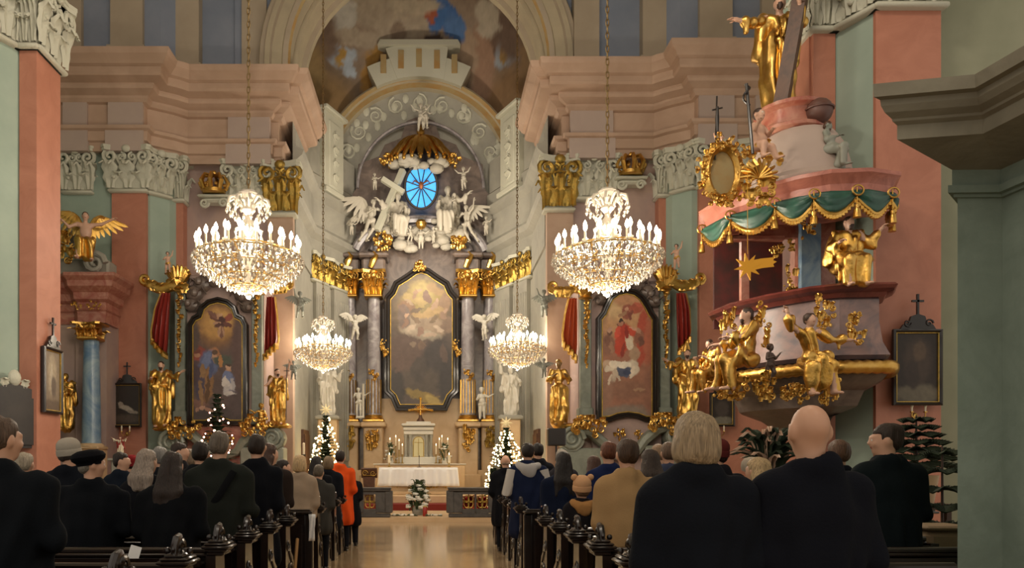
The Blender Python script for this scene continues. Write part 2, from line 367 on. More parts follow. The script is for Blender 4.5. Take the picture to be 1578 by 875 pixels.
# --- far bay: wall with far piers on each side, side-altar wall, chancel pier
ENT = [(0, 10.55), (.13, 10.55), (.13, 10.8), (.2, 10.83), (.2, 11.1), (.3, 11.14), (.34, 11.22), (.06, 11.26), (.06, 11.92), (.16, 11.95), (.24, 12.03), (.24, 12.1), (.46, 12.2), (.5, 12.27), (.5, 12.33), (.78, 12.4), (.82, 12.46), (.82, 12.62), (.92, 12.66), (.98, 12.74), (1.1, 12.84), (1.14, 12.94), (1.14, 13.0), (0, 13.06)]
for s in (-1, 1):
    nm = 'left' if s < 0 else 'right'
    far = [(-13, 21.55), (-8.2, 21.55), (-7.77, 21.95), (-7.5, 22.6), (-4.3, 22.6), (-4.3, 26.2), (-3.05, 28.9), (-3.05, 31), (-13, 31)]
    mb = MB(); q = path(s, far); mb.prism(q if s < 0 else q[::-1], 0, 10.8)
    struct('wall_far_'+nm, mb, M_green, smooth=False)
    def bx(name, x0, x1, y, z0, z1, th, m, y1=None):
        a = tr(s, x0, y); b = tr(s, x1, y); mb = MB(); mb.box(((a[0]+b[0])/2, a[1]+th/2, (z0+z1)/2), (abs(b[0]-a[0]), th, z1-z0)); return struct(name, mb, m)
    if s < 0: bx('pilaster', -9.25, -8.26, 21.4, 0, ZC+.1, .3, M_pink)
    else: bx('pilaster', -12.6, -8.36, 21.4, 0, ZC+.1, .3, M_pink)
    bx('pilaster', -7.8, -7.45, 22.2, 0, ZC+.1, .5, M_pink)
    bx('altar_wall', -7.5, -4.9, 22.55, 0, 10.7, .1, M_mauve)
    bx('pilaster', -4.98, -4.2, 22.42, 0, ZC+.1, .3, M_peach)
    # capitals
    def cp(x0, y0, x1, y1, *a, **k):
        p = tr(s, x0, y0); q = tr(s, x1, y1)
        if s > 0: p, q = q, p
        return put_capital(p[0], p[1], q[0], q[1], *a, **k)
    if s < 0:
        cp(-10.65, 21.5, -9.9, 21.5, ZC, 1.3, .3); cp(-9.25, 21.38, -8.26, 21.38, ZC, 1.3, .35)
    else: cp(-9.6, 21.38, -8.36, 21.38, ZC, 1.3, .35)
    cp(-8.2, 21.5, -7.77, 21.9, ZC, 1.3, .3); cp(-7.8, 22.15, -7.45, 22.15, ZC, 1.3, .4)
    cp(-6.15, 22.38, -4.95, 22.38, ZC, 1.3, .3)
    cp(-4.93, 22.32, -4.15, 22.32, ZC-.35, 1.6, .3, gold=True)
    # entablature that breaks forward over each pilaster
    ep = [(-13, 21.4), (-8.35, 21.4), (-8.35, 21.62), (-7.7, 22.0), (-7.35, 22.3), (-4.95, 22.3), (-4.95, 22.5), (-4.7, 22.5), (-4.7, 25.2)]
    mb = MB(); mb.sweep(path(s, ep), ENT, side=1 if s < 0 else -1); struct('entablature', mb, M_peach, ang=25)
    for (x0, x1, y) in ((-9.3, -8.3, 21.36), (-10.6, -9.9, 21.36), (-6.1, -4.85, 22.26)):
        bx('frieze_block', x0, x1, y-.113, 11.25, 12.0, .2, M_lilac); bx('frieze_block', x0-.05, x1+.05, y-.187, 10.53, 11.19, .2, M_lilac)
    # wall above the cornice: blue panels between tan strips, ledge, vault spring
    up = [(-13, 21.9), (-8.0, 21.9), (-7.4, 22.6), (-5.2, 22.6), (-5.2, 23.2), (-13, 23.2)]
    q = path(s, up); mb = MB(); mb.prism(q if s < 0 else q[::-1], 13.0, 20); struct('wall_upper_'+nm, mb, M_blue, smooth=False)
    for (x0, x1, y, dz) in ((-13, -10.3, 21.75, 0), (-9.45, -8.5, 21.75, .35), (-7.75, -7.0, 22.25, .1), (-5.75, -5.0, 22.4, 0)):
        bx('upper_pilaster', x0, x1, y, 13.0, 20, .4, M_tan); bx('upper_pilaster_base', x0-.08, x1+.08, y-.08, 13.0, 13.5+dz, .4, M_tan)
    bx('upper_ledge', -13, -8.1, 21.6, 13.0, 13.35, .5, M_blue); bx('upper_ledge', -7.6, -5.1, 22.35, 13.0, 13.3, .4, M_blue)
    # sanctuary side: pilasters with gilt capitals on the canted wall, string course, door
    sw = [(-4.3, 22.9), (-4.3, 26.2), (-3.05, 28.9)]
    mb = MB(); mb.sweep(path(s, sw), [(0, 0.3), (.1, .3), (.1, 1.2), (.04, 1.25), (.04, 8.2), (.1, 8.2), (.1, 9.2), (.02, 9.25), (.02, 9.6), (.2, 9.75), (.25, 9.95), (0, 10.0)], side=1 if s < 0 else -1); struct('sanctuary_wall_'+nm, mb, M_greyst, ang=25)
    mb = MB(); mb.sweep(path(s, [(-4.3, 22.9), (-4.3, 26.2), (-3.0, 28.9), (-3.0, 29.2)]), [(0, 10.0), (.12, 10.1), (.12, 11.0), (.3, 11.15), (.34, 11.3), (.1, 11.4), (.1, 11.9), (0, 12.0), (0, 13.2)], side=1 if s < 0 else -1); struct('apse_cornice', mb, M_greyst, ang=25)
    for (x0, y0, x1, y1) in ((-4.22, 26.3, -3.85, 27.1), (-3.72, 27.35, -3.3, 28.25)):
        w = math.hypot(x1-x0, y1-y0); a = tr(s, x0, y0); b = tr(s, x1, y1)
        if s > 0: a, b = b, a
        mb = MB(); mb.xf = Matrix.Translation(((a[0]+b[0])/2, (a[1]+b[1])/2, 0)) @ Matrix.Rotation(math.atan2(b[1]-a[1], b[0]-a[0]), 4, 'Z')
        mb.box((0, 0, 4.6), (w, .3, 7)); mb.box((0, -.05, .9), (w+.15, .4, 1.2), bev=.04)
        for i in range(6): mb.tube([(-w/2+w*(i+.5)/6, -.15, 1.7), (-w/2+w*(i+.5)/6, -.15, 7.6)], w/14, 6)
        struct('fluted_pilaster', mb, M_greyst)
        put_capital(a[0], a[1]-.2, b[0], b[1]-.2, 8.05, 1.0, .3, gold=True)
    a = tr(s, -3.95, 26.75); b = tr(s, -3.45, 27.85); mb = MB(); mb.xf = Matrix.Translation((a[0]*.5+b[0]*.5, a[1]*.5+b[1]*.5, 11.4)) @ Matrix.Rotation(math.atan2(b[1]-a[1], b[0]-a[0])+(pi if s > 0 else 0), 4, 'Z')
    mb.box((0, 0, 1.5), (1.3, .3, 3.0), bev=.04); mb.box((0, -.12, 1.5), (.8, .15, 2.4), bev=.04); mb.box((0, -.05, 3.05), (1.5, .5, .16), bev=.04); mb.box((0, -.05, .1), (1.45, .45, .2), bev=.03)
    for i in range(4): mb.spiral((0, -.2, .7+.5*i), .2, 1.5, .045, 5, 0, 'xz', 1 if i % 2 else -1); mb.leaf((0, -.18, .4+.5*i), .35, .45, .1)
    struct('stucco_panel', mb, M_stucco)
    mb = MB(); a = tr(s, -4.24, 24.7)
    mb.box((a[0], a[1], 1.5), (.12, 1.1, 2.4)); mb.box((a[0], a[1], 1.45), (.2, .9, 2.2)); struct('door_1' if s < 0 else 'door_2', mb, M_brown)

# --- chancel arch
def arch(cx, cz, R, y, n=28, a0=0, a1=pi): return [(cx-R*cos(a0+(a1-a0)*i/n), cz+R*sin(a0+(a1-a0)*i/n)) for i in range(n+1)]
mb = MB(); R = 3.9
AP = [(.9, 22.15), (.86, 22.1), (.72, 22.1), (.7, 22.02), (.55, 22.02), (.5, 22.1), (.2, 22.1), (.16, 22.03), (0, 22.03), (-.06, 22.1), (0, 22.25), (0, 22.7), (.06, 22.75), (-.1, 22.8), (-.1, 23.5), (-.25, 23.55), (-.25, 23.8), (.9, 23.8)]
mb.sweep([(AX-R, 12.95)]+arch(AX, 13.6, R, 0)+[(AX+R, 12.95)], AP, side=-1, axis='y', mf=[0, 1, 1, 0, 1, 0, 0, 1, 2, 0, 0, 1, 0, 0, 1, 0, 0])
struct('chancel_arch', mb, [M_cream, M_tan, M_ochre], ang=25)
mb = MB(); mb.slab([(AX-5.6, 13), (AX-R-.6, 13)]+arch(AX, 13.6, R+.6, 0)+[(AX+R+.6, 13), (AX+5.6, 13), (AX+5.6, 21), (AX-5.6, 21)], 22.5, 22.9); struct('wall_chancel', mb, M_blue, smooth=False)
# --- apse vault with its fresco (paint on plaster, coloured per vertex)
nu, nv = 190, 110; vs = []; DC = (AX, 23.2, 12.4); DR = (5.2, 9.0, 7.6)
for j in range(nv+1):
    el = -.08+(pi/2+.08)*j/nv
    for i in range(nu+1):
        az = pi*i/nu; vs.append((DC[0]-DR[0]*cos(az)*cos(el), DC[1]+DR[1]*sin(az)*cos(el), DC[2]+DR[2]*sin(el)))
me = bpy.data.meshes.new('apse_vault'); k = nu+1
me.from_pydata(vs, [], [(j*k+i, (j+1)*k+i, (j+1)*k+i+1, j*k+i+1) for j in range(nv) for i in range(nu)])
me.materials.append(M_fresco); me.polygons.foreach_set('use_smooth', [True]*len(me.polygons))
o = bpy.data.objects.new('apse_vault', me); COL.objects.link(o); o['kind'] = 'structure'
va = np.array(vs); px = CX+va[:, 0]*F/va[:, 1]; py = CY-(va[:, 2]-HC)*F/va[:, 1]
colour_attr(o, 1.3*paint(px, py, '#6f5f50', [
    (480, 170, 70, 60, 0, '#7d6545', .9), (800, 170, 60, 70, 0, '#7a6045', .9), (650, 60, 130, 70, 0, '#857566', 1.2), (600, 20, 70, 30, 10, '#958877', .7), (625, 45, 45, 30, -10, '#9a8d7c', .6),
    (560, 60, 60, 14, 15, '#988b7a', .6), (530, 25, 18, 22, 20, '#a8a49c', .6), (660, 90, 40, 40, 0, '#8d7d6b', .7), (524, 88, 24, 16, 10, '#8b94a0', .5), (540, 100, 9, 22, -15, '#97a0ab', .5), (525, 90, 7, 14, 5, '#97783f', .5),
    (775, 80, 26, 22, 0, '#8a929c', .5), (790, 70, 16, 12, 0, '#98a0a8', .5), (778, 82, 7, 16, 5, '#9a7a3c', .5), (585, 95, 22, 26, 30, '#94713a', .6), (572, 118, 14, 22, 20, '#8d6a36', .6), (592, 105, 10, 24, 10, '#6a5648', .5),
    (758, 55, 14, 42, 12, '#5a463a', .5), (742, 100, 20, 60, 0, '#8b6f5c', .7), (720, 85, 14, 40, -5, '#95806c', .6), (800, 40, 40, 60, 0, '#614f44', .9), (490, 60, 30, 50, 0, '#665448', .9),
    (752, 22, 18, 26, -25, '#a09686', .5), (755, 45, 20, 12, -20, '#9d9384', .5), (820, 20, 20, 20, 0, '#77664f', .6), (690, 25, 16, 40, -28, '#3e5f92', .35), (672, 28, 16, 24, 10, '#3e6397', .4), (660, 14, 9, 24, -18, '#94513a', .35),
    (700, 40, 12, 20, -35, '#4a6a98', .5), (664, 78, 20, 16, 0, '#40332d', .4), (666, 62, 15, 10, 0, '#4a3b34', .4), (668, 90, 22, 14, 0, '#3d312c', .4), (614, 60, 14, 24, -10, '#7b6b5c', .5), (640, 8, 40, 14, 0, '#a29683', .6), (470, 130, 24, 60, 20, '#7f6a48', .8), (826, 120, 20, 60, -20, '#786046', .8)],
    wob=9, wl=16, seed=3))
# --- sanctuary end wall with the stucco arch behind the high altar
YA = 29.2; AC = (X_(646, YA), Z_(275, YA)); AR = 150*YA/F
mb = MB(); mb.box((AC[0], YA+.5, 6.4), (8, .8, 13.0)); struct('wall_back', mb, M_greyst)
mb = MB(); mb.slab([(AC[0]-AR, 10)]+arch(AC[0], AC[1], AR, 0)+[(AC[0]+AR, 10)], YA, YA+.6); struct('wall_arch', mb, M_greyst)
mb = MB(); mb.sweep([(AC[0]-AR, 11.4)]+arch(AC[0], AC[1], AR, 0)+[(AC[0]+AR, 11.4)], [(.1, YA+.5), (.1, YA-.25), (0, YA-.35), (-.12, YA-.3), (-.16, YA-.2), (-.36, YA-.22), (-.4, YA-.05), (-.4, YA+.1)], side=-1, axis='y', mf=[0, 0, 1, 0, 1, 0, 0]); struct('stucco_arch', mb, [M_cream, M_ochre], ang=25)
mb = MB()                                                   # keystone blocks of the broken crown of the arch
for (a0, a1, r1) in ((64, 116, .75), (75, 105, 1.15)):
    pts = [(AC[0]+r*cos(R_(a)), AC[1]+r*sin(R_(a))) for r, aa in ((AR-.1, range(a0, a1+1, 4)), (AR+r1, range(a1, a0-1, -4))) for a in aa]
    mb.slab(pts, YA-.45-r1*.1, YA+.4)
mb.slab([(AC[0]-1.6, AC[1]+AR+1.05), (AC[0]+1.6, AC[1]+AR+1.05), (AC[0]+1.5, AC[1]+AR+1.25), (AC[0]-1.5, AC[1]+AR+1.25)], YA-.7, YA+.3)
for i in range(-2, 3):
    a = R_(90+i*9); mb.box((AC[0]+(AR+.6)*cos(a), YA-.55, AC[1]+(AR+.6)*sin(a)), (.22, .1, .7), m=1)
struct('arch_crown', mb, [M_stucco, M_ochre])
mb = MB()                                                   # stucco scrolls in the lunette
for i in range(9):
    a = R_(20+i*17.5); r = AR*.78
    c = (AC[0]+r*cos(a), YA-.03, AC[1]+r*sin(a))
    mb.spiral(c, .34, 1.7, .05, 5, 0, 'xz', 1 if i % 2 else -1, a0=a)
    for k in range(3): mb.ball((c[0]+random.uniform(-.4, .4), YA-.02, c[2]+random.uniform(-.4, .4)), .13, 7, 0, (1, .4, 1.5))
for sx in (-1, 1):
    for k in range(5): mb.leaf((AC[0]+sx*(3.45-.05*k), YA-.05, 10.6+k*.75), .5, .7, .12, (0, -1))
struct('stucco_relief', mb, M_stucco)
# --- nave vault overhead, out of frame but closing the room
mb = MB(); mb.sweep([(-13, 13)]+arch(AX, 14.5, 11.5, 0, 20)+[(12.4, 13)], [(0, -6), (0, 21.9), (.2, 21.9), (.2, -6), (0, -6)], side=-1, axis='y'); struct('ceiling', mb, M_tan)

# --- gallery pillar on the right, close to the photographer
mb = MB()
def pp(g): return [(3.555-1.4*g, 5.0-.68*g), (3.86-.97*g, 5.0-.88*g), (4.02-.93*g, 3.4), (5.8, 3.4), (5.8, 6.5-g), (4.95, 6.5-g)]
mb.prism(pp(0), 0, 3.33)
for (g, z0, z1) in ((.03, 3.31, 3.33), (.07, 3.33, 3.38), (.04, 3.38, 3.5)): mb.prism(pp(g), z0, z1)
mb.prism(pp(.06), 0, .35); struct('gallery_pillar', mb, M_pier, smooth=False); mb = MB()
lv = [(.04, 3.49), (.42, 3.58), (.42, 3.67), (.45, 3.685), (.455, 3.7), (.5, 3.725), (.525, 3.76), (.53, 3.795), (.57, 3.8), (.575, 3.88), (.52, 3.9)]
for (g0, z0), (g1, z1) in zip(lv, lv[1:]):
    a = pp(g0); b = pp(g1); n = len(a)
    mb.add([(x, y, z0) for x, y in a]+[(x, y, z1) for x, y in b], [(i, (i+1) % n, n+(i+1) % n, n+i) for i in range(n)])
mb.prism(pp(.5), 3.88, 3.9); struct('gallery_cornice', mb, M_cornice, smooth=False)
# ================================================================ FIGURES: smooth blended bodies, one continuous surface each
def smin(a, b, k):
    h = np.maximum(k-np.abs(a-b), 0)/k
    return np.minimum(a, b)-h*h*k*.25
def sd_cone(p, a, b, ra, rb):
    a = np.array(a, 'f'); b = np.array(b, 'f'); ba = b-a; L2 = float(ba@ba)+1e-9
    pa = p-a; t = np.clip((pa@ba)/L2, 0, 1); d = pa-t[:, None]*ba
    return np.sqrt((d*d).sum(1))-(ra+(rb-ra)*t)
def sd_ell(p, c, r, R=None):
    q = p-np.array(c, 'f')
    if R is not None: q = q@R
    r = np.array(r, 'f'); k0 = np.sqrt(((q/r)**2).sum(1)); k1 = np.sqrt(((q/(r*r))**2).sum(1))+1e-6
    return k0*(k0-1)/k1
def rotm(rx=0, ry=0, rz=0):
    M = Matrix.Rotation(rz, 3, 'Z') @ Matrix.Rotation(ry, 3, 'Y') @ Matrix.Rotation(rx, 3, 'X')
    return np.array(M, 'f')
def folds(p, amp, f, axis=None, seed=0, z0=-9, z1=99):
    x, y, z = p[:, 0], p[:, 1], p[:, 2]
    if axis is not None: ang = np.arctan2(y-axis[1], x-axis[0]); ph = ang*f+np.sin(z*5+seed)*.8+np.sin(ang*3+seed)*1.3
    else: ph = (x*1.0+y*.6+z*.35*np.sin(seed))*f+np.sin(z*6+x*7+seed)*1.2+np.sin(y*9+seed*2)*.8
    w = np.clip((p[:, 2]-z0)*8, 0, 1)*np.clip((z1-p[:, 2])*8, 0, 1)
    return amp*np.sin(ph)*w
class Fig:
    # groups of blended primitives, one group per material
    def __init__(s): s.g = {}; s.k = {}; s.fold = {}
    def cone(s, m, a, b, ra, rb): s.g.setdefault(m, []).append(('c', a, b, ra, rb))
    def ell(s, m, c, r, R=None): s.g.setdefault(m, []).append(('e', c, r, R))
    def chain(s, m, pts, rr):
        for i in range(len(pts)-1): s.cone(m, pts[i], pts[i+1], rr[i], rr[i+1])
    def dist(s, p, m):
        d = None; k = s.k.get(m, .04)
        for q in s.g[m]:
            e = sd_cone(p, *q[1:]) if q[0] == 'c' else sd_ell(p, *q[1:])
            d = e if d is None else smin(d, e, k)
        for fo in s.fold.get(m, []): d = d+folds(p, *fo)
        return d
    def bounds(s, ms):
        lo = np.full(3, 9e9); hi = -lo
        for m in ms:
            for q in s.g[m]:
                if q[0] == 'c':
                    for c, r in ((q[1], q[3]), (q[2], q[4])): lo = np.minimum(lo, np.array(c)-r); hi = np.maximum(hi, np.array(c)+r)
                else: r = max(q[2]); lo = np.minimum(lo, np.array(q[1])-r); hi = np.maximum(hi, np.array(q[1])+r)
        return lo, hi
    def mesh(s, h, ms=None, kk=.015, cut=None):
        ms = ms or list(s.g); lo, hi = s.bounds(ms); lo = lo-2.5*h; hi = hi+2.5*h
        n = np.ceil((hi-lo)/h).astype(int)+1
        ax = [lo[i]+h*np.arange(n[i]) for i in range(3)]
        G = np.stack(np.meshgrid(*ax, indexing='ij'), -1).reshape(-1, 3).astype('f')
        D = None
        for m in ms:
            e = s.dist(G, m); D = e if D is None else smin(D, e, kk)
        if cut: D = np.maximum(D, cut(G))
        D = D.reshape(n); v, q = nets(D, lo, h)
        if len(ms) > 1:
            c = v[q].mean(1).astype('f'); dd = np.stack([s.dist(c, m) for m in ms], 1); mi = dd.argmin(1)
        else: mi = np.zeros(len(q), int)
        return v, q, mi
def nets(D, lo, h):
    S = D < 0; nx, ny, nz = D.shape
    cnt = np.zeros((nx-1, ny-1, nz-1), 'i4'); acc = np.zeros((nx-1, ny-1, nz-1, 3), 'f')
    def sub(A, o): return A[o[0]:nx-1+o[0], o[1]:ny-1+o[1], o[2]:nz-1+o[2]]
    for a in range(3):
        b, c = [i for i in range(3) if i != a]
        for ob in (0, 1):
            for oc in (0, 1):
                o0 = [0, 0, 0]; o0[b] = ob; o0[c] = oc; o1 = list(o0); o1[a] = 1
                d0 = sub(D, o0); d1 = sub(D, o1); cr = (d0 < 0) != (d1 < 0)
                t = np.where(cr, d0/np.where(cr, d0-d1, 1), 0)
                cnt += cr; acc[..., a] += t*cr
                acc[..., b] += ob*cr; acc[..., c] += oc*cr
    act = cnt > 0; idx = np.full(cnt.shape, -1, 'i4'); idx[act] = np.arange(act.sum())
    ii = np.argwhere(act); v = lo+(ii+acc[act]/cnt[act][:, None])*h
    quads = []
    for a in range(3):
        b, c = (a+1) % 3, (a+2) % 3
        sl0 = [slice(None)]*3; sl1 = [slice(None)]*3; sl0[a] = slice(0, -1); sl1[a] = slice(1, None)
        s0 = S[tuple(sl0)]; s1 = S[tuple(sl1)]; E = np.argwhere(s0 != s1)
        E = E[(E[:, b] > 0) & (E[:, c] > 0) & (E[:, b] < D.shape[b]-1) & (E[:, c] < D.shape[c]-1)]
        def cell(db, dc):
            e = E.copy(); e[:, b] -= db; e[:, c] -= dc; return idx[e[:, 0], e[:, 1], e[:, 2]]
        q = np.stack([cell(1, 1), cell(0, 1), cell(0, 0), cell(1, 0)], 1)
        fl = s0[E[:, 0], E[:, 1], E[:, 2]]; q[~fl] = q[~fl][:, ::-1]
        quads.append(q)
    return v, np.concatenate(quads)
def make_mesh(name, v, q, mi, mats, extra=None, smooth=2):
    # light relaxation keeps the surface even, then an optional MB (fingers, lashes) is joined on
    if smooth:
        e = np.concatenate([q[:, [0, 1]], q[:, [1, 2]], q[:, [2, 3]], q[:, [3, 0]]])
        for _ in range(smooth):
            sm = np.zeros_like(v); ct = np.zeros(len(v))
            for k in range(3):
                sm[:, k] = np.bincount(e[:, 0], v[e[:, 1], k], len(v))+np.bincount(e[:, 1], v[e[:, 0], k], len(v))
            ct = np.bincount(e[:, 0], minlength=len(v))+np.bincount(e[:, 1], minlength=len(v))
            v = v*.55+.45*sm/np.maximum(ct, 1)[:, None]
    vl = v.tolist(); ql = q.tolist(); ml = mi.tolist()
    if extra is not None:
        o = len(vl); vl += [list(t) for t in extra.v]; ql += [[i+o for i in f] for f in extra.f]; ml += extra.m
    me = bpy.data.meshes.new(name); me.from_pydata(vl, [], ql)
    for m in mats: me.materials.append(m)
    me.polygons.foreach_set('material_index', ml); me.polygons.foreach_set('use_smooth', [True]*len(ql)); me.update()
    return me
def link(name, me, loc=None, parent=None, rz=0, label=None, cat=None, group=None):
    o = bpy.data.objects.new(name, me); COL.objects.link(o)
    if loc is not None: o.location = loc
    o.rotation_euler = (0, 0, rz)
    if parent is not None: o.parent = parent; KIDS.setdefault(parent.name, []).append(o)
    return tag(o, label, cat, group)
def V3(*a): return np.array(a, float)
def head(F_, m, c, s=1.0, yaw=0, pitch=0, roll=0, hair=None, hm='hair', face=True):
    # c: centre of the skull; the face looks along -Y at yaw 0
    R = rotm(pitch, roll, yaw)
    def q(x, y, z): return tuple(np.array(c)+R@(np.array([x, y, z])*s))
    F_.ell(m, q(0, .012, .018), (.074*s, .094*s, .095*s), R); F_.ell(m, q(0, -.022, -.05), (.056*s, .066*s, .07*s), R)
    F_.ell(m, q(0, -.055, -.09), (.026*s, .03*s, .024*s), R)
    if face:
        F_.cone(m, q(0, -.088, .012), q(0, -.112, -.024), .009*s, .014*s)
        for sx in (-1, 1):
            F_.ell(m, q(sx*.083, .014, -.012), (.012*s, .021*s, .034*s), R); F_.cone(m, q(sx*.014, -.092, .024), q(sx*.045, -.08, .024), .008*s, .007*s)
            F_.ell('eye', q(sx*.03, -.082, .006), (.0125*s, .0115*s, .0095*s), R); F_.ell(m, q(sx*.036, -.07, -.03), (.02*s, .02*s, .018*s), R)
        F_.ell('lip', q(0, -.092, -.056), (.021*s, .0115*s, .008*s), R)
    return q
def hair_on(F_, q, s, R_yaw, style, hm='hair'):
    R = R_yaw
    if style in ('short', 'curly'):
        F_.ell(hm, q(0, .024, .04), (.083*s, .094*s, .086*s), R); F_.ell(hm, q(0, .058, -.01), (.07*s, .055*s, .065*s), R)
        if style == 'curly':
            for i in range(26):
                a = i*2.4; z = -.03+.14*(i/26); r = .092*math.sqrt(max(.05, 1-((z-.03)/.1)**2))
                if sin(a) > -.6 or z > .06: F_.ell(hm, q(r*cos(a), .02+r*sin(a), z), (.022*s,)*3)
    if style == 'beard':
        F_.ell(hm, q(0, .024, .04), (.083*s, .094*s, .086*s), R); F_.ell(hm, q(0, .062, -.03), (.07*s, .05*s, .08*s), R)
        F_.cone(hm, q(0, -.07, -.085), q(0, -.085, -.15), .045*s, .018*s)
def hand_ext(mb, w, d, s=1.0, m=0, curl=.5, side=1, up=None):
    # five separate fingers growing from the palm at wrist w, along direction d
    w = Vector(w); d = Vector(d).normalized(); n = Vector(up) if up else Vector((0, 0, 1)); n = (n-d*n.dot(d))
    n = n.normalized() if n.length > .05 else d.orthogonal().normalized(); t = d.cross(n)
    mb.tube([w-d*.02*s, w+d*.05*s, w+d*.095*s], [.026*s, .036*s, .034*s], 8, m, flat=.5, up=n)
    for i, (L, o) in enumerate(((.072, .027), (.08, .009), (.075, -.009), (.06, -.026))):
        b = w+d*.085*s+t*o*s*side; k = curl+.08*i
        p1 = b+(d*cos(k*.5)-n*sin(k*.5))*L*.5*s; p2 = p1+(d*cos(k*1.3)-n*sin(k*1.3))*L*.32*s; p3 = p2+(d*cos(k*1.9)-n*sin(k*1.9))*L*.22*s
        mb.tube([b, p1, p2, p3], [.0105*s, .0095*s, .0085*s, .006*s], 6, m)
    b = w+d*.025*s+t*.026*s*side; p1 = b+(d*.6+t*.75*side-n*.2).normalized()*.045*s; p2 = p1+(d*.85+t*.25*side-n*.35).normalized()*.034*s
    mb.tube([b, p1, p2], [.013*s, .0115*s, .008*s], 6, m)
SKEL = 1.72
def statue(arms, legs=None, robe='robe', look=(0, 0), lean=0, tw=0, hair='beard', wings=False, seated=False, stature=1.0, h=.022, cloak=True, child=False, hm=None, naked=False, fold_amp=.02, contra=.03, hood=False, seed=0, sleeves=True, extra_fn=None, hip=None):
    """figure in model space: feet at z=0, facing -Y, about 1.75 m tall; returns (v, quads, mats, extra)"""
    Fg = Fig(); Fg.k.update(skin=.035, robe=.06, cloak=.05, hair=.03, eye=.004, lip=.006)
    hz = hip if hip else ((.74 if child else .95) if not seated else .50)
    hs = 1.35 if child else 1.0
    tl = .50 if not child else .46                           # hip to shoulder
    H = V3(contra, 0, hz); Sh = H+V3(lean*.5-contra*.6, -tw*.3, tl); N = Sh+V3(0, -.01, .06); Hd = N+V3(0, -.02, .145*hs)
    shw = .185 if not child else .15
    L = Sh+V3(-shw, 0, 0); Rr = Sh+V3(shw, 0, 0)
    bm = 'skin' if naked else 'robe'
    # torso
    Fg.ell(bm, tuple(H+V3(0, .01, .02)), (.15, .115, .15)); Fg.ell(bm, tuple((H+Sh)/2+V3(0, .0, .06)), (.15, .108, .2)); Fg.cone(bm, tuple(L+V3(.05, 0, -.03)), tuple(Rr+V3(-.05, 0, -.03)), .066, .066)
    if child: Fg.ell(bm, tuple(H+V3(0, -.03, .12)), (.17, .15, .16)); Fg.ell(bm, tuple(H+V3(0, 0, .34)), (.165, .13, .14))
    Fg.cone('skin', tuple(Sh), tuple(N+V3(0, -.01, .05)), .058, .05)
    R = rotm(look[1], 0, look[0]); q = head(Fg, 'skin', tuple(Hd), hs, look[0], look[1])
    if hood: Fg.ell('robe', q(0, .03, .02), (.1*hs, .11*hs, .115*hs), R); Fg.cone('robe', tuple(Sh+V3(0, .05, 0)), q(0, .06, -.04), .12, .08)
    elif hair: hair_on(Fg, q, hs, R, hair)
    ext = MB()
    # arms: (elbow, hand) offsets from the shoulder in model space
    for (S, sx, a) in ((L, -1, arms[0]), (Rr, 1, arms[1])):
        E = S+V3(*a[0]); Wt = E+V3(*a[1]); am = 'skin' if naked or not sleeves else 'robe'
        Fg.chain('skin', [tuple(S), tuple(E), tuple(Wt)], [.055, .042, .03] if not child else [.062, .056, .042])
        if am == 'robe':
            Fg.chain('robe', [tuple(S+V3(-sx*.01,0,-.01)), tuple(E)], [.066, .06]); Fg.cone('robe', tuple(E), tuple(E+(Wt-E)*.62), .058, .066)
            Fg.cone('robe', tuple(E+(Wt-E)*.35), tuple(E+(Wt-E)*.45+V3(0, 0, -.16)), .05, .04)
        d = (Wt-E)/np.linalg.norm(Wt-E); Fg.ell('skin', tuple(Wt+d*.045), (.036, .036, .036))
        hand_ext(ext, tuple(Wt+d*.01), tuple(d), 1.0 if not child else .85, 0, curl=a[2] if len(a) > 2 else .5, side=-sx)
    # legs
    legs = legs or ([(-.02, -.04, -.45), (-.0, .03, -.46)], [(.02, -.09, -.44), (.01, .05, -.45)])
    for sx, (kn, an) in zip((-1, 1), legs):
        if child: kn = V3(*kn)*.78; an = V3(*an)*.76
        hp = H+V3(sx*.09, 0, -.03); K = hp+V3(*kn); A = K+V3(*an)
        th = (.085, .062, .04) if not child else (.115, .088, .06)
        Fg.chain('skin', [tuple(hp), tuple(K), tuple(A)], list(th))
        Fg.ell('skin', tuple((K+A)/2+V3(0, .02, .07)), (.05, .055, .11)); Fg.cone('skin', tuple(A+V3(0, .02, -.03)), tuple(A+V3(sx*.02, -.15, -.045)), .04, .03)
        for t in range(5): Fg.ell('skin', tuple(A+V3(sx*(.02+.0)+(t-2)*.017, -.175-.012*(2-abs(t-2)), -.05)), (.012, .02, .012))
        if robe in ('robe', 'seat'):
            ra, rb_, rc = (.15, .125, .10) if robe == 'robe' else (.125, .098, .085)
            Fg.chain('robe', [tuple(hp), tuple(K)], [ra, rb_]); Fg.cone('robe', tuple(K), tuple(A+V3(0, .03, .02)), rb_, rc)
    if robe == 'robe':
        Fg.cone('robe', tuple(H), (contra*.4, .02, .10), .17, .23); Fg.cone('robe', tuple(H), (contra*.4, .06, .06), .14, .2)
        Fg.fold['robe'] = [(fold_amp*1.5, 9, (0, .02), seed, .05, hz+.1), (fold_amp*.7, 34, None, seed+2)]
    elif robe == 'seat':
        Fg.cone('robe', tuple(H+V3(-.16, -.2, .02)), tuple(H+V3(.16, -.2, .02)), .1, .1)
        Fg.cone('robe', tuple(H+V3(.0, -.36, -.05)), tuple(H+V3(0, -.28, -.42)), .085, .11)
        Fg.fold['robe'] = [(fold_amp, 30, None, seed), (fold_amp*.7, 17, None, seed+3)]
    elif robe == 'loin':
        Fg.ell('robe', tuple(H+V3(0, -.01, -.04)), (.175, .14, .1)); Fg.cone('robe', tuple(H+V3(.14, -.05, 0)), tuple(H+V3(.2, .05, -.22)), .07, .04)
